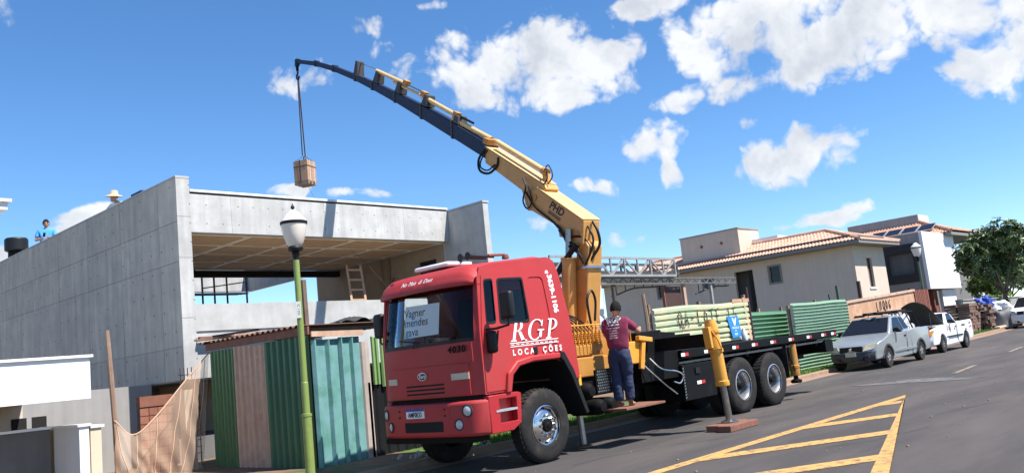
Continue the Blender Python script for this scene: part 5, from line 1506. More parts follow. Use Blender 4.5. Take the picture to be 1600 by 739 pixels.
for x0 in (-0.22, -0.05, 0.12):
    lbox(x0, x0 + 0.1, -hw, hw, 7.12, 7.215).build('skid', 'old_wood', ld, smooth=None)
for x in (-0.09, 0.12):
    lbox(x, x + 0.018, -hw - 0.004, hw + 0.004, 7.20, 7.81).build('strap', 'strap_white', ld, smooth=None)
lbox(-hw - 0.006, hw + 0.006, -hw - 0.007, hw + 0.007, 7.62, 7.645).build('strap', 'strap_dark', ld, smooth=None)
lbox(-hw - 0.007, hw + 0.007, 0.0, 0.03, 7.19, 7.815).build('strap', 'strap_dark', ld, smooth=None)
slg = thing('sling', 'dark lifting sling running from the crane hook down to the crate', 'sling', LC + Vector((0, 0, 7.9)))
HK = TIP + Vector((0, 0, -0.38))
ringp = LB(0, 0, 7.97)
for a, b in (((-0.2, -0.17), 0.035), ((0.2, -0.17), -0.035), ((0.2, 0.17), -0.03), ((-0.2, 0.17), 0.03)):
    MB().obox(ringp, LB(a[0], a[1], 7.81), 0.022, 0.012).build('leg', 'strap_dark', slg, smooth=None)
for off_ in (-0.07, 0.075):
    MB().obox(HK + lu * (off_ * 0.25), ringp + lu * off_ - Vector((0, 0, 0.0)), 0.045, 0.012, up=(1, 0, 0)).build('web', 'strap_dark', slg, smooth=None)
rope = hang(LB(0.1, 0, 7.13), (13.66, 18.3, 4.60), 0.25, 16)
tag(MB().tube(rope + [Vector((14.2, 17.6, 3.4)), Vector((13.4, 15.6, 2.75))], 0.004, 5).build('guide_rope', 'strap_dark'), 'thin guide rope dropping from the hanging crate to the terrace', 'rope')
# sheet of paper behind the windscreen
pw_ = thing('paper_sign', 'white paper sign with three handwritten lines behind the truck windscreen', 'sign', (8.56, CY_ + 0.02, gz(8.5) + 2.06))
slope = Vector((0.16, 0, 1)).normalized()
Mw = frame((8.505 + 0.02, CY_ - 0.0, 2.285), (0, -1, 0), slope)
MB().add([Mw @ Vector(q) for q in ((-0.40, -0.24, 0), (0.40, -0.24, 0), (0.40, 0.23, 0), (-0.40, 0.25, 0), (-0.40, -0.24, -0.004), (0.40, -0.24, -0.004), (0.40, 0.23, -0.004), (-0.40, 0.25, -0.004))], [(0, 1, 2, 3), (7, 6, 5, 4), (0, 4, 5, 1), (1, 5, 6, 2), (2, 6, 7, 3), (3, 7, 4, 0)]).build('sheet', 'paper', pw_, sh=True, smooth=None)
for k, (t, x) in enumerate((('Vagner', -0.17), ('mendes', -0.12), ('gava', -0.22))):
    text_mb(t, 0.175, 0.0005, bold=0.001).xf(Mw @ Matrix.Translation((x, 0.13 - 0.145 * k, 0.002))).build('handwriting', 'lettering_black', pw_, sh=True, smooth=None)

# ------------------------------------------------------------------ people
def skinned(nodes, edges, root, sub=2):
    """grow one continuous surface over a skeleton: nodes name -> (position, rx, ry)"""
    names = list(nodes)
    me = bpy.data.meshes.new('skin')
    me.from_pydata([nodes[n][0] for n in names], [(names.index(a), names.index(b)) for a, b in edges], [])
    o = bpy.data.objects.new('skin', me)
    col.objects.link(o)
    o.modifiers.new('skin', 'SKIN')
    for i, n in enumerate(names):
        sv = me.skin_vertices[0].data[i]
        sv.radius = (nodes[n][1], nodes[n][2])
        sv.use_root = (n == root)
    ss = o.modifiers.new('sub', 'SUBSURF')
    ss.levels = sub; ss.render_levels = sub
    bpy.context.view_layer.update()
    dg = bpy.context.evaluated_depsgraph_get()
    m2 = bpy.data.meshes.new_from_object(o.evaluated_get(dg))
    mb = MB()
    mb.add([v.co.copy() for v in m2.vertices], [tuple(p.vertices) for p in m2.polygons])
    bpy.data.objects.remove(o); bpy.data.meshes.remove(me); bpy.data.meshes.remove(m2)
    return mb

def head_mb(c, f, up, r=0.105, glasses=False):
    """head with brow, nose, chin and ears; c is the head centre, f the way it faces"""
    f = Vector(f).normalized(); up = Vector(up).normalized(); l = up.cross(f)
    mb = MB()
    def fn(u, v):
        a = 2 * math.pi * u; b = math.pi * (v - 0.5)
        x, y, z = math.cos(b) * math.cos(a), math.cos(b) * math.sin(a), math.sin(b)
        X, Y, Z = x * 0.105, y * 0.082, z * 0.128
        if z < 0:                                   # jaw narrows towards the chin
            Y *= 1 - 0.30 * (-z) ** 1.3
            if x > 0: X *= 1 + 0.10 * (-z)
            else: X *= 1 - 0.35 * (-z)
        if x > 0:
            X += 0.026 * math.exp(-((Y / 0.013) ** 2 + ((Z + 0.018) / 0.022) ** 2))      # nose
            X += 0.007 * math.exp(-((Y / 0.05) ** 2 + ((Z - 0.028) / 0.012) ** 2))       # brow
            for s in (-1, 1):
                X -= 0.010 * math.exp(-(((Y - s * 0.030) / 0.016) ** 2 + ((Z - 0.008) / 0.012) ** 2))   # eye sockets
            X += 0.006 * math.exp(-((Y / 0.022) ** 2 + ((Z + 0.058) / 0.010) ** 2))      # lips
            X += 0.008 * math.exp(-((Y / 0.025) ** 2 + ((Z + 0.098) / 0.016) ** 2))      # chin
        return Vector(c) + f * X + l * Y + up * Z
    mb.grid(fn, 40, 30)
    for s in (-1, 1):
        e = Vector(c) - f * 0.008 + l * s * 0.074 + up * -0.004
        mb.grid(lambda u, v: e + f * (0.018 * math.cos(2 * math.pi * u) * math.sin(math.pi * v)) + up * (0.032 * math.sin(2 * math.pi * u) * math.sin(math.pi * v)) + l * s * (0.012 * math.cos(math.pi * v)), 10, 6)
    return mb

def hand_chain(nodes, edges, root, w, d, up, side, curl, size=1.0):
    """palm and five separate fingers leaving joint `root` at w; d along the hand, up the back of the hand"""
    d = Vector(d).normalized(); up = (Vector(up) - d * Vector(up).dot(d)).normalized(); s = d.cross(up) * side
    w = Vector(w)
    pm = root + '_palm'
    nodes[pm] = (w + d * 0.055 * size, 0.030 * size, 0.018 * size)
    edges.append((root, pm))
    for k, (off, ln) in enumerate(((0.028, 0.070), (0.010, 0.080), (-0.009, 0.075), (-0.027, 0.058))):
        b = w + d * 0.092 * size + s * off * size
        k0, k1, k2 = ('%s_f%d%d' % (root, k, q) for q in range(3))
        c1 = (d * math.cos(curl * 0.5) - up * math.sin(curl * 0.5))
        c2 = (d * math.cos(curl * 1.5) - up * math.sin(curl * 1.5))
        nodes[k0] = (b, 0.0095 * size, 0.0095 * size)
        nodes[k1] = (b + c1 * ln * 0.5 * size, 0.0085 * size, 0.0085 * size)
        nodes[k2] = (b + (c1 * 0.5 + c2 * 0.5) * ln * size, 0.007 * size, 0.007 * size)
        edges += [(pm, k0), (k0, k1), (k1, k2)]
    t0, t1 = root + '_t0', root + '_t1'
    nodes[t0] = (w + d * 0.055 * size + s * 0.042 * size - up * 0.012, 0.011 * size, 0.011 * size)
    nodes[t1] = (w + d * 0.085 * size + s * 0.052 * size - up * 0.030, 0.008 * size, 0.008 * size)
    edges += [(pm, t0), (t0, t1)]

def wrinkle(mb, amp):
    """soft cloth folds"""
    for q in mb.v:
        n1 = mnoise.noise_vector(q * 7.0); n2 = mnoise.noise_vector(Vector((q.x * 14, q.y * 14, q.z * 22)))
        q += n1 * amp + n2 * amp * 0.7
    return mb

def person(label, loc, facing, J, shirt, trousers, boots=True, hair=True, head_face=None, head_up=(0, 0, 1), group=None, sleeve=0.75, hands=None):
    """J: joints in the person's own frame (x forward, y to the left, z up from the soles)"""
    t = thing('person', label, 'person', loc, group)
    fa = R(facing)
    f, l = Vector((math.cos(fa), math.sin(fa), 0)), Vector((-math.sin(fa), math.cos(fa), 0))
    base = Vector(loc)
    W = lambda p: base + f * p[0] + l * p[1] + Vector((0, 0, p[2]))
    D = lambda p: f * p[0] + l * p[1] + Vector((0, 0, p[2]))
    j = {k: W(v) for k, v in J.items()}
    # body: one surface from head to ankles with hands
    n, e = {}, []
    n['pel'] = (j['pel'], 0.115, 0.09); n['waist'] = (j['pel'].lerp(j['chest'], 0.45), 0.115, 0.09); n['chest'] = (j['chest'], 0.145, 0.10)
    n['neck0'] = (j['neck'], 0.062, 0.060); n['neck1'] = (j['neck'].lerp(j['head'], 0.55), 0.056, 0.056)
    e += [('pel', 'waist'), ('waist', 'chest'), ('chest', 'neck0'), ('neck0', 'neck1')]
    for s in 'LR':
        n['sh' + s] = (j['sh' + s], 0.062, 0.062); n['el' + s] = (j['el' + s], 0.042, 0.042); n['fo' + s] = (j['el' + s].lerp(j['wr' + s], 0.35), 0.043, 0.040); n['wr' + s] = (j['wr' + s], 0.027, 0.024)
        e += [('chest', 'sh' + s), ('sh' + s, 'el' + s), ('el' + s, 'fo' + s), ('fo' + s, 'wr' + s)]
        n['hi' + s] = (j['hi' + s], 0.088, 0.088); n['kn' + s] = (j['kn' + s], 0.058, 0.058); n['ca' + s] = (j['kn' + s].lerp(j['an' + s], 0.35), 0.056, 0.056); n['an' + s] = (j['an' + s], 0.038, 0.038)
        e += [('pel', 'hi' + s), ('hi' + s, 'kn' + s), ('kn' + s, 'ca' + s), ('ca' + s, 'an' + s)]
        hd = (j['wr' + s] - j['el' + s]).normalized() if not hands or s not in hands else D(hands[s][0])
        upv = Vector((0, 0, 1)) if not hands or s not in hands else D(hands[s][1])
        hand_chain(n, e, 'wr' + s, j['wr' + s], hd, upv, 1 if s == 'L' else -1, 0.7)
    mb = skinned(n, e, 'pel')
    hf = D(head_face) if head_face else f
    hm = head_mb(j['head'], hf, head_up)
    mb.add(hm.v, hm.f)
    body = mb.build('body', 'skin', t, smooth=80, recalc=False)
    # shirt
    n2 = {'hem': (j['pel'] - Vector((0, 0, 0.06)), 0.200, 0.170), 'waist': (j['pel'].lerp(j['chest'], 0.45), 0.185, 0.150), 'chest': (j['chest'], 0.198, 0.140), 'col': (j['neck'] + (j['head'] - j['neck']) * 0.05, 0.080, 0.075)}
    e2 = [('hem', 'waist'), ('waist', 'chest'), ('chest', 'col')]
    for s in 'LR':
        n2['sh' + s] = (j['sh' + s], 0.088, 0.085); n2['mid' + s] = (j['sh' + s].lerp(j['el' + s], sleeve * 0.6), 0.077, 0.074); n2['cuff' + s] = (j['sh' + s].lerp(j['el' + s], sleeve), 0.074, 0.070)
        e2 += [('chest', 'sh' + s), ('sh' + s, 'mid' + s), ('mid' + s, 'cuff' + s)]
    sm = skinned(n2, e2, 'chest')
    wrinkle(sm, 0.010)
    sho = sm.build('shirt', shirt, t, smooth=80, recalc=False)
    # trousers
    n3 = {'top': (j['pel'] + Vector((0, 0, 0.09)), 0.165, 0.135), 'seat': (j['pel'] - Vector((0, 0, 0.03)), 0.178, 0.150)}
    e3 = [('top', 'seat')]
    for s in 'LR':
        n3['hi' + s] = (j['hi' + s].lerp(j['kn' + s], 0.12), 0.116, 0.128); n3['th' + s] = (j['hi' + s].lerp(j['kn' + s], 0.5), 0.108, 0.112); n3['kn' + s] = (j['kn' + s], 0.092, 0.094); n3['ca' + s] = (j['kn' + s].lerp(j['an' + s], 0.5), 0.088, 0.090); n3['hm' + s] = (j['an' + s] + Vector((0, 0, 0.0)), 0.080, 0.088)
        e3 += [('seat', 'hi' + s), ('hi' + s, 'th' + s), ('th' + s, 'kn' + s), ('kn' + s, 'ca' + s), ('ca' + s, 'hm' + s)]
    wrinkle(skinned(n3, e3, 'top', 3), 0.013).build('trousers', trousers, t, smooth=80, recalc=False)
    if boots:
        for s in 'LR':
            a = j['an' + s]
            tx = (J['an' + s][3] if len(J['an' + s]) > 3 else 0.0)
            d = f
            q = {'an': (a + Vector((0, 0, -0.0)), 0.050, 0.050), 'heel': (a - d * 0.035 - Vector((0, 0, 0.045)), 0.040, 0.036), 'ball': (a + d * 0.11 - Vector((0, 0, 0.052)), 0.046, 0.032), 'toe': (a + d * 0.18 - Vector((0, 0, 0.056)), 0.040, 0.026)}
            skinned(q, [('an', 'heel'), ('heel', 'ball'), ('ball', 'toe')], 'heel').build('boot', 'boot', t, smooth=80, recalc=False)
    if hair:
        hup = Vector(head_up).normalized(); hl = hup.cross(hf.normalized())
        hb = MB()
        def fn(u, v):
            a = 2 * math.pi * u; b = math.pi / 2 * (1 - v) - v * 0.30
            x, y, z = math.cos(b) * math.cos(a), math.cos(b) * math.sin(a), math.sin(b)
            if x > 0: z = z if z > 0.45 else 0.45 + (z - 0.45) * 0.25
            k = 1 + 0.02 * math.sin(31 * a) * math.cos(9 * b)
            X = x * 0.115 * (0.93 if x > 0.3 else 1)
            return j['head'] + hf.normalized() * (X - 0.004) * k + hl * y * 0.092 * k + hup * (z * 0.139 * k + 0.002)
        hb.grid(fn, 44, 16)
        hb.build('hair', 'hair', t, smooth=80, recalc=False)
    return t, j, sm, f, l, W

# operator at the crane levers, seen from behind
J = {'pel': (0.0, 0.0, 0.90), 'chest': (0.035, 0.0, 1.25), 'neck': (0.05, 0.0, 1.42), 'head': (0.075, -0.01, 1.575),
     'shL': (0.04, 0.185, 1.36), 'shR': (0.04, -0.185, 1.36), 'elL': (0.22, 0.28, 1.16), 'elR': (0.24, -0.30, 1.17),
     'wrL': (0.45, 0.17, 1.32), 'wrR': (0.46, -0.25, 1.235),
     'hiL': (0.0, 0.095, 0.84), 'hiR': (0.0, -0.095, 0.84), 'knL': (0.03, 0.085, 0.47), 'knR': (0.06, -0.085, 0.47), 'anL': (-0.02, 0.085, 0.085), 'anR': (0.06, -0.085, 0.085)}
op, oj, osm, of_, ol_, OW = person('man in maroon printed shirt and jeans working the crane levers beside the cab', (11.50, 8.80, gz(11.5) + 0.602), 18, J, 'shirt_maroon', 'jeans', head_face=(1, 0.1, -0.12), head_up=(0.1, 0, 1))
bvh = BVHTree.FromPolygons([tuple(q) for q in osm.v], [f for f in osm.f])
pc = oj['chest'] + Vector((0, 0, 0.06))
right = -ol_
def on_back(body, size, x, z, bold=0.0, name='shirt_print'):
    mb = text_mb(body, size, 0.0, bold=bold)
    out = []
    for q in mb.v:
        p = pc + right * (q.x + x) + Vector((0, 0, q.y + z)) - of_ * 0.5
        h = bvh.ray_cast(p, of_)
        out.append(h[0] - of_ * 0.004 if h[0] is not None else p + of_ * 0.35)
    mb.v = out
    mb.build(name, 'lettering_white', op, smooth=None, recalc=False)
on_back('RGP', 0.125, -0.01, 0.085, 0.006)
on_back('Locações', 0.05, -0.01, 0.015, 0.001)
for k in range(5):
    on_back(['Munck em geral', 'guindaste', 'plataforma', 'remoções', '3639-1106'][k], 0.034, -0.02, -0.04 - 0.04 * k, 0.0)

# man in blue on the roof
J2 = {'pel': (0.0, 0.0, 0.93), 'chest': (0.0, 0.0, 1.29), 'neck': (0.0, 0.0, 1.46), 'head': (0.03, 0.0, 1.615),
      'shL': (0.0, 0.20, 1.40), 'shR': (0.0, -0.20, 1.40), 'elL': (0.06, 0.27, 1.13), 'elR': (0.05, -0.28, 1.12), 'wrL': (0.25, 0.13, 1.16), 'wrR': (0.29, -0.06, 1.13),
      'hiL': (0.0, 0.095, 0.87), 'hiR': (0.0, -0.095, 0.87), 'knL': (0.03, 0.11, 0.48), 'knR': (0.03, -0.11, 0.48), 'anL': (0.0, 0.12, 0.085), 'anR': (0.0, -0.12, 0.085)}
mbm, bj, bsm, bf, bl2, BW_ = person('man in light blue shirt and sunglasses standing on the concrete roof with a phone', (8.95, 27.45, 5.50), -118, J2, 'shirt_blue', 'cloth_navy', head_face=(1, 0.15, -0.08))
gl = MB()
for s in (-1, 1):
    c = bj['head'] + bf * 0.093 + bl2 * s * 0.034 + Vector((0, 0, 0.010))
    gl.add([c + bl2 * x + Vector((0, 0, z)) + bf * 0.004 for x, z in ((-0.028, -0.02), (0.028, -0.02), (0.03, 0.016), (-0.03, 0.016))] + [c + bl2 * x + Vector((0, 0, z)) - bf * 0.004 for x, z in ((-0.028, -0.02), (0.028, -0.02), (0.03, 0.016), (-0.03, 0.016))], [(0, 1, 2, 3), (7, 6, 5, 4), (0, 4, 5, 1), (1, 5, 6, 2), (2, 6, 7, 3), (3, 7, 4, 0)])
gl.tube([bj['head'] + bf * 0.095 - bl2 * 0.02 + Vector((0, 0, 0.015)), bj['head'] + bf * 0.095 + bl2 * 0.02 + Vector((0, 0, 0.015))], 0.004, 5)
gl.build('sunglasses', 'black_plastic', mbm, smooth=None)
ph_ = MB().obox(BW_((0.33, -0.01, 1.17)), BW_((0.41, 0.02, 1.28)), 0.07, 0.012)
tag(ph_.build('phone', 'black_plastic', smooth=None, bevel=0.003), 'dark phone held by the man in the blue shirt', 'phone')

tag(MB().box(8.8, 9.6, 21.7, 23.0, 5.445, 5.658).build('staging', 'old_wood', smooth=None), 'low wooden staging under the man with the straw hat on the roof', 'staging')
tag(MB().box(8.75, 9.4, 27.1, 27.8, 5.445, 5.497).build('plank', 'old_wood', smooth=None), 'plank under the feet of the man in blue on the roof', 'plank')
# man with a straw hat bending behind the parapet
J3 = {'pel': (-0.30, 0.0, 0.70), 'chest': (-0.06, 0.0, 0.93), 'neck': (0.06, 0.0, 1.05), 'head': (0.15, 0.0, 1.18),
      'shL': (0.0, 0.20, 0.99), 'shR': (0.0, -0.20, 0.99), 'elL': (0.16, 0.27, 0.76), 'elR': (0.18, -0.27, 0.76), 'wrL': (0.36, 0.16, 0.62), 'wrR': (0.36, -0.14, 0.62),
      'hiL': (-0.30, 0.1, 0.64), 'hiR': (-0.30, -0.1, 0.64), 'knL': (0.02, 0.15, 0.40), 'knR': (0.02, -0.15, 0.40), 'anL': (-0.12, 0.14, 0.085), 'anR': (-0.12, -0.14, 0.085)}
hm_, hj, _, hf_, hl_, _ = person('man in white shirt and wide straw hat bending on the concrete roof', (9.02, 22.35, 5.66), -150, J3, 'shirt_white', 'jeans', head_face=(1, 0, -0.35), head_up=(0.2, 0, 1))
hc = hj['head'] + Vector((0, 0, 0.055))
ht = MB().lathe([(0.215, -0.035), (0.19, -0.012), (0.115, 0.01), (0.10, 0.03), (0.092, 0.10), (0.075, 0.125), (0, 0.132)], hc, (-0.02, -0.12, 1), 32)
ht.lathe([(0.213, -0.040), (0.188, -0.018), (0.112, 0.004), (0.0, 0.006)], hc, (-0.02, -0.12, 1), 32)
tag(ht.build('straw_hat', 'straw', smooth=40), 'wide straw hat worn by the bending man on the roof', 'hat')

# ------------------------------------------------------------------ fences along the plots
FG = 'hoarding fences along the pavement'
yg = thing('corrugated_fence', 'lime green corrugated hoarding with black painted lot lettering behind the truck bed', 'fence', (20.9, 13.2, gz(21)))
for k, (z0, z1) in enumerate(((0.15, 0.86), (0.84, 1.60), (1.58, 2.40))):
    o = sheet((18.55, 13.0 - 0.02 * k), (23.35, 13.0 - 0.02 * k), z0, z1, z1 + 0.02, 5, 0.05, 'sheet_lime', yg, duty=0.66, horiz=True, normal=(0, -1, 0), sh=True, seed=3 + k, dent=0.012)
for x in (18.5, 20.9, 23.38):
    MB().box(x, x + 0.09, 13.04, 13.13, 0.13, 2.5 if x < 23 else 2.62).build('post', 'old_wood', yg, sh=True, smooth=None)
MB().obox((23.33, 12.93, 0.9 + 0.3), (23.12, 12.93, 2.52 + 0.3), 0.03, 0.12).build('edge_batten', 'sheet_pink', yg, smooth=None)
MB().box(22.5, 23.45, 12.93, 13.0, 2.40, 2.50).build('cap_batten', 'ladder_wood', yg, sh=True, smooth=None)
def scrawl(strokes, ox, oz, k, y, parent, wd=0.016, m='lettering_black', name='painted_letter', zs=1.0):
    for st_ in strokes:
        MB().tube([(ox + a * k, y, oz + b * k * zs) for a, b in st_], wd, 5).deform(lambda q: (q.x, y + (q.y - y) * 0.25, q.z)).build(name, m, parent, sh=True)
GL = {'Q': [[(0.25, 0.0), (0.05, 0.3), (0.1, 0.8), (0.3, 1.0), (0.5, 0.7), (0.45, 0.2), (0.25, 0.0)], [(0.3, 0.3), (0.6, -0.15)]], 'A': [[(0, 0), (0.22, 1.0), (0.45, 0)], [(0.08, 0.4), (0.38, 0.4)]], '-': [[(0, 0.5), (0.3, 0.5)]],
      'L': [[(0.05, 1.0), (0.05, 0), (0.4, 0.02)]], 'O': [[(0.2, 0), (0.02, 0.4), (0.15, 0.95), (0.38, 0.7), (0.36, 0.2), (0.2, 0)]], 'T': [[(0.0, 0.95), (0.45, 1.0)], [(0.22, 0.97), (0.22, 0)]], 'E': [[(0.4, 1.0), (0.05, 0.95), (0.05, 0), (0.42, 0.02)], [(0.05, 0.5), (0.33, 0.5)]],
      '1': [[(0.0, 0.75), (0.2, 1.0), (0.2, 0)]], '5': [[(0.42, 1.0), (0.1, 0.97), (0.08, 0.55), (0.3, 0.6), (0.42, 0.35), (0.3, 0.05), (0.05, 0.05)]], 'N': [[(0, 0), (0.02, 1.0), (0.36, 0.05), (0.4, 1.0)]], '0': [[(0.2, 0), (0.02, 0.4), (0.15, 0.95), (0.38, 0.7), (0.36, 0.2), (0.2, 0)]], '6': [[(0.38, 0.95), (0.1, 0.7), (0.04, 0.25), (0.2, 0.0), (0.38, 0.2), (0.3, 0.45), (0.06, 0.3)]], '4': [[(0.3, 0), (0.3, 1.0), (0.0, 0.35), (0.45, 0.35)]]}
x = 19.55
for c in 'QA-LOTE 15':
    if c != ' ':
        scrawl(GL[c], x, 1.86, 0.40, 12.895, yg, 0.022)
    x += 0.32 if c != ' ' else 0.28
bs = thing('notice_board', 'bright blue notice with white lettering fixed to the lime green hoarding', 'sign', (22.3, 12.88, gz(22.3) + 1.5))
MB().prism([(21.98, 12.885, 2.02), (22.58, 12.885, 2.01), (22.70, 12.885, 1.42), (22.18, 12.885, 1.40)], (0, -0.012, 0)).build('board', 'sign_blue', bs, sh=True, smooth=None)
MB().prism([(22.22, 12.870, 1.96), (22.30, 12.870, 1.96), (22.345, 12.870, 1.83), (22.40, 12.870, 1.96), (22.47, 12.870, 1.96), (22.37, 12.870, 1.74), (22.33, 12.870, 1.74)], (0, -0.003, 0)).build('emblem', 'lettering_white', bs, sh=True, smooth=None)
for k, (t, z, s_) in enumerate((('VENDE-SE', 1.68, 0.085), ('lote', 1.60, 0.06), ('3639', 1.50, 0.085))):
    text_mb(t, s_, 0.001, bold=0.001).xf(Matrix.Translation((22.38, 12.871, z)) @ Matrix.Rotation(R(90), 4, 'X')).build('print', 'lettering_white', bs, sh=True, smooth=None)
tag(MB().tube([(18.28, 12.95, 0.1), (18.24, 12.95, 2.2), (18.2, 12.95, 2.78)], [0.06, 0.055, 0.045], 7).build('fence_post', 'old_wood', sh=True), 'rough grey wooden post at the left end of the lime hoarding', 'post')
tag(MB().tube([(23.75, 13.1, 0.1), (23.72, 13.1, 2.1), (23.7, 13.1, 2.85)], [0.045, 0.04, 0.035], 7).build('fence_post', 'brown_sheet', sh=True), 'dark pole at the right end of the lime hoarding', 'post')

g1 = thing('corrugated_fence', 'low dark green corrugated fence between the lime hoarding and the tall mint one', 'fence', (25, 13.6, gz(25)))
sheet((23.6, 13.6), (27.0, 13.6), 0.9, 2.12, 2.06, 9, 0.09, 'sheet_dark_mint', g1, horiz=True, normal=(0, -1, 0), sh=True, seed=9, duty=0.34)
sheet((23.6, 13.61), (27.0, 13.61), 0.12, 0.92, 0.92, 4, 0.05, 'sheet_pink', g1, horiz=True, normal=(0, -1, 0), sh=True, seed=10, sine=True)
for x in (23.8, 25.3, 26.8):
    MB().box(x, x + 0.08, 13.65, 13.73, 0.1, 2.2).build('post', 'old_wood', g1, sh=True, smooth=None)
g2 = thing('corrugated_fence', 'tall mint green corrugated fence behind the silver pickup', 'fence', (28.1, 13.0, gz(28)))
for k, (z0, z1) in enumerate(((0.14, 0.84), (0.82, 1.54), (1.52, 2.24))):
    sheet((26.0, 12.95 - 0.014 * k), (30.15, 12.95 - 0.014 * k), z0, z1, z1 + 0.01, 7, 0.08, 'sheet_mint', g2, horiz=True, normal=(0, -1, 0), sh=True, seed=12 + k, duty=0.34, dent=0.006)
for x, h in ((26.05, 2.2), (28.0, 2.3), (29.9, 2.75)):
    MB().box(x, x + 0.08, 13.02, 13.10, 0.1, h).build('post', 'pole_dark_green' if x > 29 else 'old_wood', g2, sh=True, smooth=None)
MB().tube([(29.1, 13.0, 2.2), (29.05, 13.0, 2.45)], 0.02, 5).build('tie_wire', 'black_steel', g2, sh=True)
og = thing('board_fence', 'tilted orange boarded fence lettered with a lot number behind the pickups', 'fence', (33.6, 13.0, gz(33)))
MB().prism([(30.45, 13.0, 1.36), (37.0, 13.0, 1.70), (37.0, 13.0, 2.36), (30.45, 13.0, 2.10)], (0, 0.05, 0)).build('board', 'board_orange', og, sh=True, smooth=None)
MB().obox((30.3, 13.0, 2.14 + gz(30)), (37.05, 13.0, 2.40 + gz(37)), 0.10, 0.09).build('top_rail', 'sheet_pink', og, smooth=None)
MB().prism([(30.8, 13.01, 0.4), (37.0, 13.01, 0.7), (37.0, 13.01, 1.69), (30.8, 13.01, 1.37)], (0, 0.04, 0)).build('lower_board', 'sheet_grey', og, sh=True, smooth=None)
for x in (31.9, 36.9):
    MB().box(x, x + 0.12, 13.055, 13.16, 0.1, 2.5 + (0.38 if x < 33 else 0)).build('post', 'brown_sheet', og, sh=True, smooth=None)
x = 33.0
for c in 'LNQ06':
    scrawl(GL[c], x, 1.72 + (x - 33) * 0.035, 0.36, 12.985, og, 0.026)
    x += 0.30
rs = thing('slatted_gate', 'dark red upright slats right of the orange boarded fence', 'gate', (37.9, 13.0, gz(38)))
for k in range(9):
    MB().box(37.15 + 0.18 * k, 37.15 + 0.18 * k + 0.13, 13.0, 13.03, 0.3, 2.42 - 0.01 * (k % 3)).build('slat', 'slat_red', rs, sh=True, smooth=None)
for z in (0.6, 2.0):
    MB().box(37.1, 38.8, 13.031, 13.08, z, z + 0.08).build('rail', 'slat_red', rs, sh=True, smooth=None)

# ------------------------------------------------------------------ steel roof frame between the houses
tf = thing('steel_roof_frame', 'bare steel lattice roof frame on posts behind the crane operator', 'roof frame', (25.5, 17.4, gz(25)))
def truss(y, x0, x1, z0, z1, n, m, rad, name, warren=False):
    MB().obox((x0, y, z0), (x1, y, z0), rad * 2, rad * 2).build(name + '_chord', m, tf, smooth=None)
    MB().obox((x0, y, z1), (x1, y, z1), rad * 2, rad * 2).build(name + '_chord', m, tf, smooth=None)
    dx = (x1 - x0) / n
    for k in range(n + 1):
        if not warren or k in (0, n):
            MB().obox((x0 + k * dx, y - 0.002, z0), (x0 + k * dx, y - 0.002, z1), rad * 1.5, rad * 1.5, up=(0, 1, 0)).build('strut', m, tf, smooth=None)
        if k < n:
            a, b = (z0, z1) if k % 2 == 0 else (z1, z0)
            MB().obox((x0 + k * dx, y + 0.003, a), (x0 + (k + 1) * dx, y + 0.003, b), rad * 1.5, rad * 1.5, up=(0, 1, 0)).build('brace', m, tf, smooth=None)
truss(17.0, 19.4, 26.0, 4.06, 4.64, 9, 'truss_steel', 0.035, 'frame')
truss(17.1, 19.6, 30.2, 3.80, 3.99, 40, 'truss_mid', 0.022, 'purlin', True)
truss(19.0, 21.0, 29.2, 4.2, 4.75, 9, 'truss_dark', 0.04, 'rear')
truss(20.6, 22.0, 31.0, 4.2, 4.7, 9, 'truss_dark', 0.04, 'rear')
for y in (17.9, 18.5, 19.4, 19.9):
    MB().obox((20.4, y, 4.30), (27.6, y, 4.26), 0.07, 0.12).build('rafter', 'truss_dark', tf, smooth=None)
for x0, x1 in ((22.6, 25.2), (27.6, 30.0)):
    pts = [(x0 + (x1 - x0) * k / 10, 17.3, 3.72 - 0.30 * (1 - (k / 10)) * (0.6 + 0.4 * math.cos(k * 0.5))) for k in range(11)]
    MB().tube(pts, 0.03, 6).build('curved_chord', 'truss_dark', tf)
    for k in range(1, 10, 2):
        MB().tube([pts[k], (pts[k][0], 17.3, 3.79)], 0.02, 5).build('strut', 'truss_dark', tf)
for x, m in ((22.55, 'truss_dark'), (28.45, 'truss_steel'), (19.6, 'truss_dark')):
    MB().box(x - 0.05, x + 0.05, 17.12, 17.22, 0.2, 3.79).build('post', m, tf, smooth=None)
MB().box(26.6, 26.75, 17.15, 17.25, 0.2, 3.79).build('post', 'sheet_pink', tf, smooth=None)
bp2 = thing('brown_panel', 'dark brown door-like panel standing under the steel roof frame', 'panel', (26.0, 17.4, gz(26)))
MB().box(25.55, 26.57, 17.26, 17.32, 0.3, 3.70).build('leaf', 'brown_sheet', bp2, smooth=None)
MB().box(25.50, 25.548, 17.24, 17.34, 0.3, 3.74).build('jamb', 'brick_red', bp2, smooth=None)
ww = thing('white_wall', 'sunlit white wall piece behind the operator and crane column', 'wall', (21.6, 18.0, 0.3))
MB().box(20.4, 23.0, 18.0, 18.2, 0.3, 3.95).build('panel', 'white_wall', ww, smooth=None)
MB().tube(bez([(21.95, 17.96, 3.9), (21.9, 17.95, 3.3), (22.05, 17.95, 2.9), (22.15, 17.95, 3.4), (22.1, 17.96, 3.9)], 16), 0.012, 5).build('cable', 'slat_red', ww)

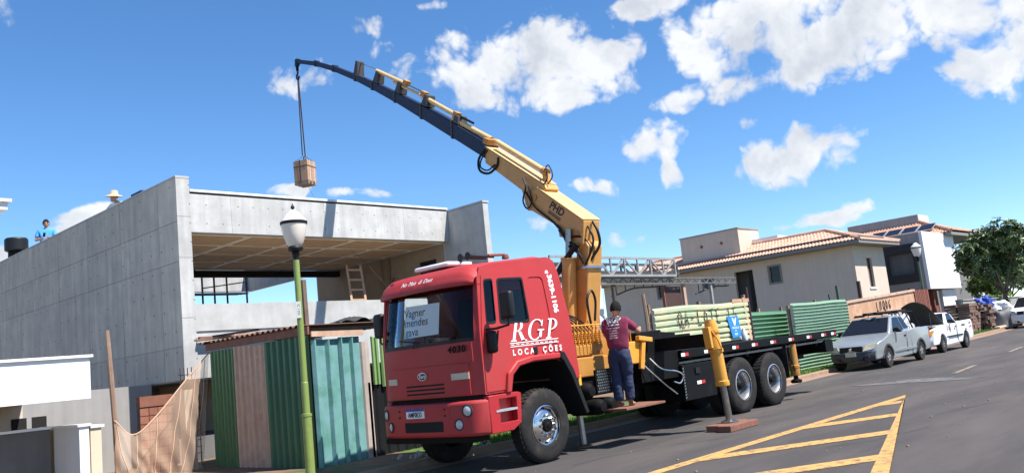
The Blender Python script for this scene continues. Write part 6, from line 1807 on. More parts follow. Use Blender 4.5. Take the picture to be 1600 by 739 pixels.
# ------------------------------------------------------------------ houses beyond
def tiled(x_eave, x_ridge, y0, y1a, y1b, z_eave, z_ridge, axis, m, name, parent, pitch=0.20, row=0.38):
    """a roof slope of half-round tiles laid in stepped courses.
    axis 'x': eave along Y at x_eave, climbing to x_ridge; hip ends cut it from y1a.. (trapezoid)"""
    mb = MB()
    run = abs(x_ridge - x_eave)
    nr = max(3, int(math.hypot(run, z_ridge - z_eave) / row))
    for j in range(nr):
        t0, t1 = j / nr, (j + 1) / nr
        lo = y0[0] + (y0[1] - y0[0]) * (t0 + t1) / 2
        hi = y1a + (y1b - y1a) * (t0 + t1) / 2
        n = max(1, int((hi - lo) / pitch)) * 4
        base = len(mb.v)
        for t, lift in ((t0, 0.03), (t1, 0.006)):
            for k in range(n + 1):
                q = lo + (hi - lo) * k / n
                w = 0.026 * math.cos(2 * math.pi * k / 4)
                a = x_eave + (x_ridge - x_eave) * t
                z = z_eave + (z_ridge - z_eave) * t + lift + w
                mb.v.append(Vector((a, q, z)) if axis == 'x' else Vector((q, a, z)))
        for k in range(n):
            mb.f.append((base + k, base + k + 1, base + n + 2 + k, base + n + 1 + k))
        # little step at the front edge of every course
        b2 = len(mb.v)
        for k in range(n + 1):
            q = mb.v[base + k]
            mb.v.append(q - Vector((0, 0, 0.045)))
        for k in range(n):
            mb.f.append((base + k + 1, base + k, b2 + k, b2 + k + 1))
    o = mb.build(name, m, parent, smooth=40, recalc=False)
    o['kind'] = 'stuff'
    return o
h2 = thing('tiled_house', 'beige and grey house with terracotta hipped roof behind the green fences', 'house', (48, 24, 0.6))
def p2(mb, name, m, **k): return mb.build(name, m, k.pop('parent', h2), **k)
HXW, HYW = 46.25, 19.0
def wall_with_holes(axis, pos, a0, a1, z0, z1, holes, t, name, m, parent):
    """wall with rectangular openings, built cell by cell"""
    As = sorted({a0, a1} | {h[k] for h in holes for k in (0, 1)})
    Zs = sorted({z0, z1} | {h[k] for h in holes for k in (2, 3)})
    f = (lambda a, b, d: (pos + d, a, b)) if axis == 'x' else (lambda a, b, d: (a, pos + d, b))
    def solid(i, j):
        if i < 0 or j < 0 or i >= len(As) - 1 or j >= len(Zs) - 1: return False
        ca, cz = (As[i] + As[i + 1]) / 2, (Zs[j] + Zs[j + 1]) / 2
        return not any(h[0] < ca < h[1] and h[2] < cz < h[3] for h in holes)
    mb = MB()
    for i in range(len(As) - 1):
        for j in range(len(Zs) - 1):
            if not solid(i, j): continue
            A0, A1, Z0, Z1 = As[i], As[i + 1], Zs[j], Zs[j + 1]
            for d in (0, t):
                mb.add([f(A0, Z0, d), f(A1, Z0, d), f(A1, Z1, d), f(A0, Z1, d)], [(0, 1, 2, 3)])
            for di, dj, p, q in ((-1, 0, (A0, Z0), (A0, Z1)), (1, 0, (A1, Z0), (A1, Z1)), (0, -1, (A0, Z0), (A1, Z0)), (0, 1, (A0, Z1), (A1, Z1))):
                if not solid(i + di, j + dj):
                    mb.add([f(*p, 0), f(*q, 0), f(*q, t), f(*p, t)], [(0, 1, 2, 3)])
    # weld so that it reads as one wall
    bm = bmesh.new()
    vv = [bm.verts.new(q) for q in mb.v]
    for fc in mb.f:
        bm.faces.new([vv[k] for k in fc])
    bmesh.ops.remove_doubles(bm, verts=bm.verts[:], dist=1e-4)
    out = MB()
    bm.verts.index_update()
    out.add([q.co.copy() for q in bm.verts], [tuple(v.index for v in fc.verts) for fc in bm.faces])
    bm.free()
    return out.build(name, m, parent, smooth=None)
SW_ = [(23.3, 23.95, 4.62, 5.52), (31.1, 31.7, 4.72, 5.55), (27.7, 28.35, 4.9, 5.4), (25.0, 26.2, 3.0, 5.55)]
wall_with_holes('x', HXW, HYW + 0.2, 36.0, 0.5, 5.98, SW_, 0.2, 'side_wall', 'render_beige', h2)
FW_ = [(47.85, 48.6, 3.72, 5.32)]
wall_with_holes('y', HYW, HXW - 0.0, 50.5, 0.5, 5.98, FW_, 0.2, 'front_wall', 'render_beige', h2)
p2(MB().box(50.3, 50.5, HYW + 0.202, 36, 0.5, 5.98), 'far_wall', 'render_beige', smooth=None)
for i, (a0, a1, z0, z1) in enumerate(SW_):
    if i < 3:
        w_ = p2(MB().plate([(a0 - 0.1, z0 - 0.1), (a1 + 0.1, z0 - 0.1), (a1 + 0.1, z1 + 0.1), (a0 - 0.1, z1 + 0.1)], [[(a0, z0), (a1, z0), (a1, z1), (a0, z1)]], lambda a, b, d: (HXW - 0.03 + d, a, b), 0.06), 'window_frame', 'fascia_grey', smooth=None)
        MB().box(HXW + 0.10, HXW + 0.12, a0, a1, z0, z1).build('pane', 'glass_dark', w_, smooth=None)
    else:
        w_ = p2(MB().box(HXW + 0.9, HXW + 0.95, a0 - 0.3, a1 + 0.3, z0, z1 + 0.1), 'door_recess', 'render_dark', smooth=None)
        MB().box(HXW + 0.02, HXW + 0.18, a0 + 0.02, a0 + 0.30, z0, z1).build('door_jamb', 'dark_interior', w_, smooth=None)
for a0, a1, z0, z1 in FW_:
    w_ = p2(MB().box(a0 - 0.08, a1 + 0.08, HYW - 0.05, HYW - 0.002, z0 - 0.12, z0 - 0.03), 'window_sill', 'white_paint', smooth=None)
    MB().box(a0, a1, HYW + 0.12, HYW + 0.14, z0, z1).build('pane', 'glass_dark', w_, smooth=None)
    p2(MB().box(a0 + 0.02, a0 + 0.35, HYW + 0.08, HYW + 0.1, z0, z1), 'shutter', 'old_wood', smooth=None)
EX, EY = 45.55, 18.3
ez, rz_ = 6.20, 7.24
p2(MB().box(EX + 0.03, 51.2, EY + 0.03, 36.6, 5.985, 6.06), 'eave_board', 'fascia_grey', smooth=None)
p2(MB().plate([(EX, EY), (51.23, EY), (51.23, 36.63), (EX, 36.63)], [[(EX + 0.04, EY + 0.04), (51.19, EY + 0.04), (51.19, 36.59), (EX + 0.04, 36.59)]], lambda a, b, d: (a, b, 6.0 + d), 0.17), 'fascia', 'fascia_grey', smooth=None)
tiled(EX - 0.05, EX + 3.0, (EY - 0.05, EY + 3.0), 36.6, 33.6, ez, rz_, 'x', 'roof_tile', 'side_slope', h2)
tiled(EY - 0.05, EY + 3.0, (EX - 0.05, EX + 3.0), 51.3, EX + 3.05, ez, rz_, 'y', 'roof_tile', 'front_slope', h2)
p2(MB().grid(lambda u, v: (51.3 - (51.3 - EX - 3.0) * v, EY - 0.05 + 3.05 * v + u * (36.65 - EY - 6.1 * v), ez + (rz_ - ez) * v), 2, 2), 'far_slope', 'roof_tile', smooth=None)
p2(MB().tube([(EX - 0.03, EY - 0.03, ez + 0.05), (EX + 3.0, EY + 3.0, rz_ + 0.06)], 0.09, 8), 'hip_tiles', 'roof_tile')
p2(MB().tube([(EX + 3.0, EY + 3.0, rz_ + 0.05), (EX + 3.0, 33.6, rz_ + 0.05)], 0.10, 8), 'ridge_tiles', 'roof_tile')
p2(MB().tube([(51.28, EY - 0.03, ez + 0.05), (EX + 3.0, EY + 3.0, rz_ + 0.06)], 0.09, 8), 'hip_tiles', 'roof_tile')
p2(MB().obox((EX + 0.62, EY + 0.7, ez + 0.30), (EX + 0.62, 36.0, ez + 0.30), 0.12, 0.10), 'dark_tile_joint', 'mortar', smooth=None)  # dark bar on the slope, parallel to the eave
p2(MB().obox((EX + 0.75, EY + 0.64, ez + 0.30), (50.6, EY + 0.64, ez + 0.30), 0.12, 0.10), 'dark_tile_joint', 'mortar', smooth=None)
bx_ = p2(MB().box(47.0, 47.18, 26.0, 30.1, 6.4, 8.2), 'water_tank_house', 'render_beige', smooth=None)
p2(MB().box(47.181, 49.5, 26.0, 26.2, 6.4, 8.2), 'water_tank_house', 'render_beige', smooth=None)
p2(MB().box(46.95, 49.55, 25.95, 30.15, 8.202, 8.27), 'coping', 'render_grey', smooth=None)
p2(MB().box(48.6, 50.6, 24.3, 26.0, 6.8, 7.55), 'chimney_box', 'white_wall', smooth=None)
for y in (27.2, 28.6):
    p2(MB().lathe([(0.1, 0), (0.1, 0.03)], (47.0, y, 7.5), (-1, 0, 0), 10), 'overflow_hole', 'brick_red', parent=bx_)

h3 = thing('white_box_house', 'grey house with a white projecting box, solar panels and terracotta roof', 'house', (58, 22, 0.7))
def p3(mb, name, m, **k): return mb.build(name, m, k.pop('parent', h3), **k)
p3(MB().box(54.16, 59.75, 18.0, 18.2, 3.40, 6.86), 'box_front', 'white_wall', smooth=None, bevel=0.02)
wall_with_holes('x', 54.17, 18.202, 21.6, 3.40, 6.84, [(18.56, 20.35, 3.98, 6.16)], 0.15, 'box_side', 'render_grey', h3)
fr_ = p3(MB().plate([(18.50, 3.92), (20.45, 3.92), (20.45, 6.24), (18.50, 6.24)], [[(18.70, 4.42), (20.15, 4.42), (20.15, 5.72), (18.70, 5.72)]], lambda a, b, d: (54.12 + d, a, b), 0.12), 'black_frame', 'stone_dark', smooth=None)
MB().box(54.35, 54.37, 18.3, 20.5, 4.4, 5.75).build('pane', 'render_dark', fr_, smooth=None)
p3(MB().box(54.4, 59.6, 18.25, 21.5, 6.70, 6.82), 'box_roof', 'render_grey', smooth=None)
p3(MB().box(54.2, 59.7, 18.21, 23.0, 3.405, 3.55), 'box_floor', 'render_grey', smooth=None)
p3(MB().box(55.6, 55.75, 18.4, 19.0, 0.8, 3.40), 'lower_wall', 'slat_red', smooth=None)
p3(MB().box(53.4, 56.9, 18.6, 18.75, 0.8, 3.40), 'lower_wall', 'slat_red', smooth=None)
p3(MB().box(56.9, 59.4, 18.3, 18.5, 0.8, 3.38), 'lower_pier', 'white_wall', smooth=None)
p3(MB().box(59.8, 74.0, 21.6, 21.8, 0.8, 6.71), 'porch_wall', 'render_dark', smooth=None)  # dark render carries the shade under the roof in its colour
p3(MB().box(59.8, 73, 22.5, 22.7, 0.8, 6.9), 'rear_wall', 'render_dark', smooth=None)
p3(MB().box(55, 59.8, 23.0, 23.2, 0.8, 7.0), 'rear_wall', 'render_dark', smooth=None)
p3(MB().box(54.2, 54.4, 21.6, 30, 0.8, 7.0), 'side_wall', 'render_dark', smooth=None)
E3X, E3Y, E3Z = 58.0, 17.5, 6.92
R3 = 8.0
tiled(E3X, 61.0, (E3Y, 20.5), 29.5, 26.5, E3Z, R3 + 0.2, 'x', 'roof_tile_old', 'side_slope', h3)
tiled(E3Y, 20.5, (E3X, 61.0), 66.8, 61.1, E3Z + 0.12, R3 + 0.2, 'y', 'roof_tile_old', 'front_slope', h3)
p3(MB().grid(lambda u, v: (66.8 - 5.7 * v, 17.5 + 3 * v + u * (12 - 6 * v), E3Z + (R3 + 0.2 - E3Z) * v), 2, 2), 'far_slope', 'roof_tile_old', smooth=None)
p3(MB().box(E3X + 0.1, 66.7, 17.55, 29.4, 6.72, 6.90), 'eave_board', 'fascia_grey', smooth=None)
p3(MB().box(61.5, 67.0, 17.45, 17.549, 6.74, 6.98), 'gutter_board', 'fascia_grey', smooth=None)
p3(MB().tube([(E3X, E3Y, E3Z + 0.06), (61.0, 20.5, R3 + 0.27)], 0.11, 8), 'hip_tiles', 'roof_tile_old')
p3(MB().tube([(61.0, 20.5, R3 + 0.27), (61.0, 26.5, R3 + 0.27)], 0.11, 8), 'ridge_tiles', 'roof_tile_old')
p3(MB().box(60.6, 60.8, 20.2, 25.0, 7.4, 8.62), 'water_tank_house', 'render_grey', smooth=None)
p3(MB().box(60.801, 62.6, 20.2, 20.4, 7.4, 8.62), 'water_tank_house', 'white_wall', smooth=None)
for k in range(4):
    y0 = 18.75 + 1.05 * k
    def sp(a, b, d): return (E3X + 0.5 + b * 0.93 - d * 0.38, a, E3Z + 0.33 + b * 0.40 + d * 0.93)
    fr3 = p3(MB().plate([(y0, 0), (y0 + 0.98, 0), (y0 + 0.98, 1.15), (y0, 1.15)], [], sp, 0.05), 'solar_panel', 'alu', smooth=None)
    MB().plate([(y0 + 0.05, 0.05), (y0 + 0.93, 0.05), (y0 + 0.93, 1.10), (y0 + 0.05, 1.10)], [], lambda a, b, d: sp(a, b, d + 0.052), 0.01).build('cells', 'solar', fr3, smooth=None)
h4 = thing('white_building', 'white building glimpsed behind the tree at the right edge', 'house', (78, 24, 0.9))
MB().box(72, 90, 24, 24.3, 0.9, 4.2).build('wall', 'white_wall', h4, smooth=None)
for k in range(5):
    MB().box(73.2 + 3.2 * k, 74.6 + 3.2 * k, 23.97, 23.998, 2.0, 3.3).build('window', 'glass_dark', h4, smooth=None)
MB().box(71.6, 90.4, 23.6, 30, 4.202, 4.5).build('roof', 'render_grey', h4, smooth=None)
gw = thing('garden_wall', 'low grey rendered wall behind the brick stack', 'wall', (60, 17.5, 0.8))
MB().box(56.0, 70, 17.2, 17.35, 0.6, 2.55).build('panel', 'render_grey', gw, smooth=None)
MB().box(56.0, 70, 17.15, 17.4, 2.552, 2.62).build('coping', 'render_grey', gw, smooth=None)

# ------------------------------------------------------------------ tree at the right
def tree(name, label, base, h, cr_, cz, nclump, leaf, seed, lm='leaf', flat=0.72, trunk_r=0.16):
    rr_ = random.Random(seed)
    base = Vector(base)
    t = thing(name, label, 'tree', base)
    tk = MB()
    fork = base + Vector((0.1, 0, h * 0.30))
    tk.tube([base, base + Vector((0.05, 0.02, h * 0.12)), fork], [trunk_r * 1.25, trunk_r, trunk_r * 0.8], 10)
    cents = []
    for k in range(9):
        a = 2 * math.pi * k / 9 + rr_.random()
        e_ = 0.35 + 0.9 * rr_.random()
        d = Vector((math.cos(a) * math.cos(e_), math.sin(a) * math.cos(e_), math.sin(e_)))
        L_ = cr_ * (0.75 + 0.25 * rr_.random())
        p1 = fork + d * L_ * 0.5 + Vector((0, 0, L_ * 0.08)); p2_ = fork + d * L_ + Vector((0, 0, L_ * 0.1))
        tk.tube([fork, p1, p2_], [trunk_r * 0.45, trunk_r * 0.28, 0.02], 7)
        cents.append(p1)
    tk.build('trunk', 'bark', t)
    cc = base + Vector((0, 0, cz))
    v, f = [], []
    lobes = []
    for k in range(16):
        d = Vector((rr_.gauss(0, 1), rr_.gauss(0, 1), rr_.gauss(0, 0.8) + 0.15)).normalized()
        lobes.append((cc + Vector((d.x * cr_ * 0.66, d.y * cr_ * 0.66, d.z * cr_ * 0.66 * flat)), cr_ * (0.26 + 0.20 * rr_.random())))
    for k in range(nclump):
        c, rl = lobes[rr_.randrange(len(lobes))]
        d = Vector((rr_.gauss(0, 1), rr_.gauss(0, 1), rr_.gauss(0, 1))).normalized()
        p = c + d * rl * (0.55 + 0.5 * rr_.random())
        # rosette of leaves
        up = (d + Vector((0, 0, 0.6)) + Vector((rr_.gauss(0, .3), rr_.gauss(0, .3), rr_.gauss(0, .3)))).normalized()
        a0 = rr_.random() * 6.28
        x = up.orthogonal().normalized(); y = up.cross(x)
        for q in range(6):
            a = a0 + q * 1.047 + rr_.gauss(0, 0.2)
            o_ = (x * math.cos(a) + y * math.sin(a))
            ll = leaf * (0.7 + 0.6 * rr_.random())
            o_ = (o_ + up * (0.1 + 0.5 * rr_.random())).normalized()
            s_ = o_.cross(up).normalized() * ll * 0.22
            n0 = len(v)
            v.extend([p, p + o_ * ll * 0.55 + s_ + up * 0.02, p + o_ * ll - up * ll * 0.12, p + o_ * ll * 0.55 - s_ + up * 0.02])
            f.append((n0, n0 + 1, n0 + 2, n0 + 3))
    mb = MB(); mb.v = v; mb.f = f
    o = mb.build('crown', lm, t, smooth=None, recalc=False)
    o['kind'] = 'stuff'
    return t
tree('broadleaf_tree', 'dark green broad-leaved tree standing on the verge before the grey house', (55.4, 14.5, 0.82), 6.0, 2.25, 4.15, 1450, 0.28, 5)
tree('bush', 'yellow green bush in sunlight at the right edge behind the tree', (64.0, 17.9, 0.9), 3.6, 1.5, 2.3, 500, 0.22, 9, 'leaf_light', 0.9, 0.07)
tree('tree', 'far green tree beyond the houses at the right edge', (88, 22.5, 1.1), 6.0, 2.6, 3.7, 700, 0.35, 13, 'leaf', 0.8, 0.16)

# ------------------------------------------------------------------ building materials on the verge
bs_ = thing('brick_stack', 'stack of brown bricks on the verge beside the grey covered heap', 'brick stack', (50, 15, gz(50) + 0.14))
rr = random.Random(8)
bsrc = None
BX, BY, BZ = 49.3, 14.7, gz(50) + 0.14
for L_ in range(9):
    for i in range(5):
        for d_ in range(2):
            x0, y0, z0 = BX + i * 0.42, BY + d_ * 0.62, BZ + L_ * 0.165
            jx, jy = rr.gauss(0, 0.015), rr.gauss(0, 0.03)
            rot = Matrix.Rotation(rr.gauss(0, 0.05), 4, 'Z')
            if bsrc is None: bsrc = piece(MB().box(x0, x0 + 0.40, y0, y0 + 0.58, z0, z0 + 0.155), 'brick', 'brick', bs_, (x0, y0, z0))
            else: inst(bsrc, 'brick', bs_, (x0 + jx, y0 + jy, z0), rot)
bs2 = thing('brick_stack', 'loose tumbled pile of brown bricks leaning right of the brick stack', 'brick stack', (51.4, 14.5, gz(51) + 0.14))
b0 = None
for L_ in range(8):
    for i in range(3):
        for d_ in range(2):
            x0, y0, z0 = 51.0 + i * 0.36 + rr.gauss(0, 0.05), 14.35 + d_ * 0.5 + rr.gauss(0, 0.08), gz(51) + 0.14 + L_ * 0.17
            rot = Matrix.Rotation(rr.gauss(0, 0.35), 4, 'Z')
            if b0 is None: b0 = piece(MB().box(x0, x0 + 0.30, y0, y0 + 0.34, z0, z0 + 0.15), 'brick', 'brick', bs2, (x0, y0, z0))
            else: inst(b0, 'brick', bs2, (x0, y0, z0), rot)
def heap(cx, cy, cz, rx_, ry_, hz, seed, m, name, parent=None, lump=0.12):
    rr_ = random.Random(seed); ph = [rr_.random() * 6 for _ in range(4)]
    mb = MB()
    def f(u, v):
        a = 2 * math.pi * u; b = math.pi / 2 * v
        k = 1 + lump * (math.sin(3 * a + ph[0]) * math.cos(5 * b + ph[1]) + 0.5 * math.sin(7 * a + ph[2] + 4 * b) + 0.35 * math.sin(15 * a + ph[3]) * math.sin(11 * b))
        return (cx + rx_ * k * math.cos(a) * math.cos(b) ** 0.6, cy + ry_ * k * math.sin(a) * math.cos(b) ** 0.6, cz + hz * k * max(0.0, math.sin(b)) ** 0.8)
    mb.grid(f, 36, 14)
    return mb.build(name, m, parent, smooth=50)
gp = gz(51) + 0.14
tag(heap(53.2, 14.35, gp, 1.15, 0.9, 1.05, 2, 'tarp_grey', 'covered_heap'), 'heap under a grey sheet between the bricks and the parked white car', 'heap')
tag(heap(53.4, 14.4, gp + 0.98, 0.75, 0.6, 0.42, 3, 'sack_white', 'white_sacks', None, 0.2), 'white plastic sacks on top of the grey covered heap', 'sacks')
tag(heap(52.9, 14.9, gp + 1.25, 0.62, 0.45, 0.45, 6, 'tarp_blue', 'blue_tarpaulin', None, 0.2), 'blue tarpaulin bunched up left of the white sacks', 'tarpaulin')
tag(MB().obox((51.2, 14.05, gp + 0.05), (52.7, 14.0, gp + 0.10), 0.28, 0.08).build('stone_slab', 'plaster_cream', smooth=None), 'pale broken slab lying on the grass before the grey heap', 'slab')

# ------------------------------------------------------------------ parked vehicles (nose towards low X)
def vehicle(name, label, cat, x, y, P):
    """x, y: front axle centre on the road. P: measures of the body"""
    t = thing(name, label, cat, (x, y, gz(x)))
    hw = P['hw']
    bl, hood, cowl, rt = P['belt'], P['hood'], P['cowl'], P['roof']
    x0, wb, xe = P['front'], P['wb'], P['rear']
    wr = P['wr']
    def df(q):
        X, Y, Z = q
        k = 1.0
        if X < x0 + 0.55: k *= 1 - 0.16 * ((x0 + 0.55 - X) / 0.55) ** 2.2
        if X > xe - 0.4 and not P.get('pickup'): k *= 1 - 0.12 * ((X - xe + 0.4) / 0.4) ** 2
        if Z > bl: k *= 1 - P.get('tumble', 0.24) * (Z - bl) / (rt - bl)
        if Z < 0.45: k *= 1 - 0.06 * (0.45 - Z) / 0.25
        # rounded nose in plan
        if X < x0 + 0.4: X = X + 0.16 * abs(Y / hw) ** 2.5 * min(1, (x0 + 0.4 - X) / 0.4)
        return (X, Y * k, Z)
    def put(mb, nm, m, parent=t, **kw):
        mb.deform(df)
        mb.deform(lambda q: (q[0] + x, q[1] + y, q[2]))
        return mb.build(nm, m, parent, sh=True, **kw)
    def archpts(cx, r, n=10): return [(cx + r * math.cos(a), 0.30 + r * math.sin(a)) for a in [math.pi - math.pi * k / n for k in range(n + 1)]]
    ra = wr + 0.06
    xb = P['cab_end'] if P.get('pickup') else xe
    lo = 0.24
    body = [(x0 + 0.02, lo + 0.04), (x0, 0.42), (x0 + 0.015, 0.60), (x0 + 0.10, hood - 0.09), (x0 + 0.22, hood - 0.02)]
    body += [(x0 + 0.55, hood + 0.05), (cowl, bl)]
    body += [(xb - (0 if P.get('pickup') else 0.06), bl + 0.02), (xb, bl - 0.05)]
    if P.get('pickup'):
        body += [(xb, lo)]
    else:
        body += [(xb + 0.02, 0.5), (xb - 0.03, lo + 0.06)] + [(a, b) for a, b in reversed(archpts(wb, ra))]
    body += [(ra + 0.02, lo - 0.02)] + list(reversed(archpts(0, ra)))
    mb = MB()
    nseg = 8
    # skin lofted in slices across so that the plan curvature shows
    n = len(body)
    base = 0
    for k in range(nseg + 1):
        yy = -hw + 2 * hw * k / nseg
        mb.v += [Vector((a, yy, b)) for a, b in body]
    for k in range(nseg):
        for i in range(n):
            j = (i + 1) % n
            mb.f.append((k * n + i, k * n + j, (k + 1) * n + j, (k + 1) * n + i))
    mb.f.append(tuple(range(n - 1, -1, -1))); mb.f.append(tuple(nseg * n + i for i in range(n)))
    bo = put(mb, 'body', P['paint'], smooth=38, bevel=0.035, seg=3)
    # dark wheel wells
    for cx in (0, wb):
        put(MB().box(cx - ra, cx + ra, -hw * 0.93, hw * 0.93, 0.28, 0.30 + ra * 0.9), 'wheel_well', 'dark_interior', smooth=None)
    # greenhouse
    gp_ = [(cowl + 0.02, bl - 0.01), (P['ws'], rt - 0.035), (P['ws'] + 0.18, rt), (P['rend'] - 0.2, rt - 0.005), (P['rend'], rt - 0.05), (P['rbase'], bl)]
    mb = MB()
    nseg2 = 6
    n = len(gp_)
    for k in range(nseg2 + 1):
        yy = (-1 + 2 * k / nseg2)
        mb.v += [Vector((a, yy * (hw - 0.02), b - (0.03 * yy * yy if b > rt - 0.1 else 0))) for a, b in gp_]
    for k in range(nseg2):
        for i in range(n - 1):
            mb.f.append((k * n + i, k * n + i + 1, (k + 1) * n + i + 1, (k + 1) * n + i))
        mb.f.append((k * n + n - 1, k * n, (k + 1) * n, (k + 1) * n + n - 1))
    mb.f.append(tuple(range(n - 1, -1, -1))); mb.f.append(tuple(nseg2 * n + i for i in range(n)))
    put(mb, 'cab', P['paint'], smooth=38, bevel=0.045, seg=3)
    # glass
    def slant(xa, za, xb_, zb, y0, y1, off=0.012):
        d = Vector((xb_ - xa, zb - za)).normalized(); nx, nz = -d.y, d.x
        if nx > 0 and xb_ > xa: pass
        m_ = MB()
        m_.grid(lambda u, v: (xa + (xb_ - xa) * v + nx * off - 0.0 - 0.01, y0 + (y1 - y0) * u, za + (zb - za) * v + nz * off), 10, 3)
        return m_
    put(slant(cowl + 0.10, bl + 0.05, P['ws'] + 0.005, rt - 0.055, -hw * 0.90, hw * 0.90, 0.012), 'windscreen', 'glass_dark', smooth=40)
    for s in (-1, 1):
        for k, w_ in enumerate(P['windows']):
            pl2 = rrect(w_, 0.05, 3)
            put(MB().plate(pl2, [], lambda a, b, d: (a, s * (hw - 0.020 + 0.012 - d), b), 0.01), 'side_window', 'glass_dark', smooth=None)
            c = Vector((sum(p[0] for p in pl2) / len(pl2), sum(p[1] for p in pl2) / len(pl2)))
            big = [tuple(c + (Vector(p) - c) * 1.07) for p in pl2]
            put(MB().plate(big, [], lambda a, b, d: (a, s * (hw - 0.020 + 0.006 - d), b), 0.01), 'window_rubber', 'black_plastic', smooth=None)
        dx0, dx1 = P['door']
        for xx in (dx0, dx1):
            put(MB().box(xx, xx + 0.012, *sorted((s * (hw - 0.01), s * (hw + 0.003))), 0.36, bl - 0.02), 'door_gap', 'black_plastic', smooth=None)
        put(MB().box(dx1 - 0.20, dx1 - 0.06, *sorted((s * hw, s * (hw + 0.025))), bl - 0.16, bl - 0.11), 'handle', 'black_plastic', smooth=None, bevel=0.008)
        put(MB().box(cowl + 0.38, cowl + 0.52, *sorted((s * (hw + 0.01), s * (hw + 0.20))), bl + 0.0, bl + 0.15), 'mirror', 'black_plastic', smooth=35, bevel=0.03, seg=3)
        put(MB().box(ra + 0.03, wb - ra - 0.03, *sorted((s * (hw - 0.02), s * (hw + 0.012))), 0.42 if not P.get('trim') else 0.50, 0.50 if not P.get('trim') else 0.55), 'side_moulding', 'black_plastic' if P.get('trim') else P['paint'], smooth=None, bevel=0.006)
        for cx in (0, wb):
            if P.get('flare'):
                o_ = [(cx + (ra + 0.05) * math.cos(a), 0.30 + (ra + 0.05) * math.sin(a)) for a in [math.pi * k / 14 for k in range(15)]]
                i_ = [(cx + (ra - 0.01) * math.cos(a), 0.30 + (ra - 0.01) * math.sin(a)) for a in [math.pi * k / 14 for k in range(15)]]
                put(MB().prism([(a, s * (hw - 0.02), b) for a, b in o_ + i_[::-1]], (0, s * 0.035, 0)), 'wheel_arch', 'car_grey_plastic', smooth=35)
        # headlights
        hl = [(s * hw * 0.52, hood - 0.24), (s * hw * 0.93, hood - 0.19), (s * hw * 1.0, hood - 0.015), (s * hw * 0.60, hood - 0.055)]
        m_ = MB().plate(hl, [], lambda a, b, d: (x0 + 0.012 + (b - hood + 0.24) * 0.62 - d, a, b), 0.06)
        h_ = put(m_, 'headlight', P.get('lens', 'lens_clear'), smooth=None, bevel=0.012)
    put(MB().box(x0 - 0.012, x0 + 0.05, -hw * 0.50, hw * 0.50, hood - 0.25, hood - 0.08), 'grille', 'black_plastic', smooth=None, bevel=0.015)
    put(MB().lathe([(0.055, 0), (0.05, 0.012), (0, 0.016)], (x0 - 0.012, 0, hood - 0.165), (-1, 0, 0), 16), 'badge', 'chrome', smooth=35)
    put(MB().grid(lambda u, v: (x0 - 0.03 + 0.04 * (2 * v - 1) ** 2, -hw * 1.0 + 2 * hw * u, 0.27 + v * (hood - 0.53)), 14, 6), 'bumper', P['bumper'], smooth=40)
    put(MB().box(x0 - 0.045, x0 - 0.031, -hw * 0.62, hw * 0.62, 0.30, 0.40), 'lower_intake', 'dark_interior', smooth=None)
    for s in (-1, 1):
        put(MB().lathe([(0.05, 0), (0.05, 0.02), (0, 0.024)], (x0 - 0.03, s * hw * 0.74, 0.38), (-1, 0, 0), 12), 'fog_lamp', 'lens_clear' if P['bumper'] != 'car_grey_plastic' else 'stone_dark', smooth=35)
    put(MB().box(x0 - 0.056, x0 - 0.044, -0.20, 0.20, 0.43, 0.55), 'number_plate', 'lens_beige' if P.get('old_plate') else 'paper', smooth=None)
    for cx in (0, wb):
        for s in (-1, 1):
            c = Vector((x + cx, y + s * (hw - 0.10), wr))
            w = MB().lathe([(wr * 0.60, -0.085), (wr * 0.92, -0.095), (wr, -0.06), (wr, 0.06), (wr * 0.92, 0.095), (wr * 0.66, 0.095), (wr * 0.60, 0.085)], c, (0, s, 0), 32).build('wheel', 'rubber', t, sh=True, smooth=35)
            rm = MB().lathe([(wr * 0.62, 0.088), (wr * 0.60, 0.07), (wr * 0.50, 0.03), (wr * 0.30, 0.05), (wr * 0.12, 0.075), (0, 0.08)], c, (0, s, 0), 28).build('rim', 'wheel_dark', w, sh=True, smooth=35)
            for k in range(5):
                a = 2 * math.pi * k / 5 + 0.4
                dv_ = Vector((math.cos(a), 0, math.sin(a)))
                MB().obox(c + dv_ * wr * 0.10 + Vector((0, s * 0.083, 0)), c + dv_ * wr * 0.60 + Vector((0, s * 0.075, 0)), 0.05, 0.02, up=(0, 1, 0)).build('spoke', P['rim'], w, sh=True, smooth=None)
    if P.get('pickup'):
        # open load bed
        for s in (-1, 1):
            side = [(xb + 0.01, lo + 0.02), (xb + 0.01, bl + 0.03), (xe - 0.02, bl + 0.05), (xe, bl - 0.05), (xe, 0.45), (xe - 0.03, 0.33)] + [(a, b) for a, b in reversed(archpts(wb, ra))] + [(wb - ra - 0.02, lo)]
            put(MB().plate(side, [], lambda a, b, d: (a, s * (hw - d), b), 0.12), 'bed_side', P['paint'], smooth=35, bevel=0.03)
        put(MB().box(xe - 0.06, xe - 0.002, -hw + 0.121, hw - 0.121, 0.55, bl + 0.02), 'tailgate', P['paint'], smooth=None, bevel=0.015)
        put(MB().box(xb + 0.02, xe - 0.061, -hw + 0.121, hw - 0.121, 0.56, 0.60), 'bed_floor', 'dark_interior', smooth=None)
        put(MB().box(xe - 0.02, xe + 0.05, -hw + 0.02, hw - 0.02, 0.36, 0.50), 'rear_bumper', P['bumper'], smooth=None, bevel=0.02)
        for s in (-1, 1):
            put(MB().box(xe - 0.05, xe + 0.008, *sorted((s * (hw - 0.13), s * (hw + 0.006))), 0.62, bl - 0.02), 'tail_light', 'lens_red', smooth=None)
    else:
        for s in (-1, 1):
            put(MB().box(xe - 0.08, xe + 0.01, *sorted((s * (hw - 0.2), s * (hw + 0.004))), 0.68, bl - 0.03), 'tail_light', 'lens_red', smooth=None)
    return t, put
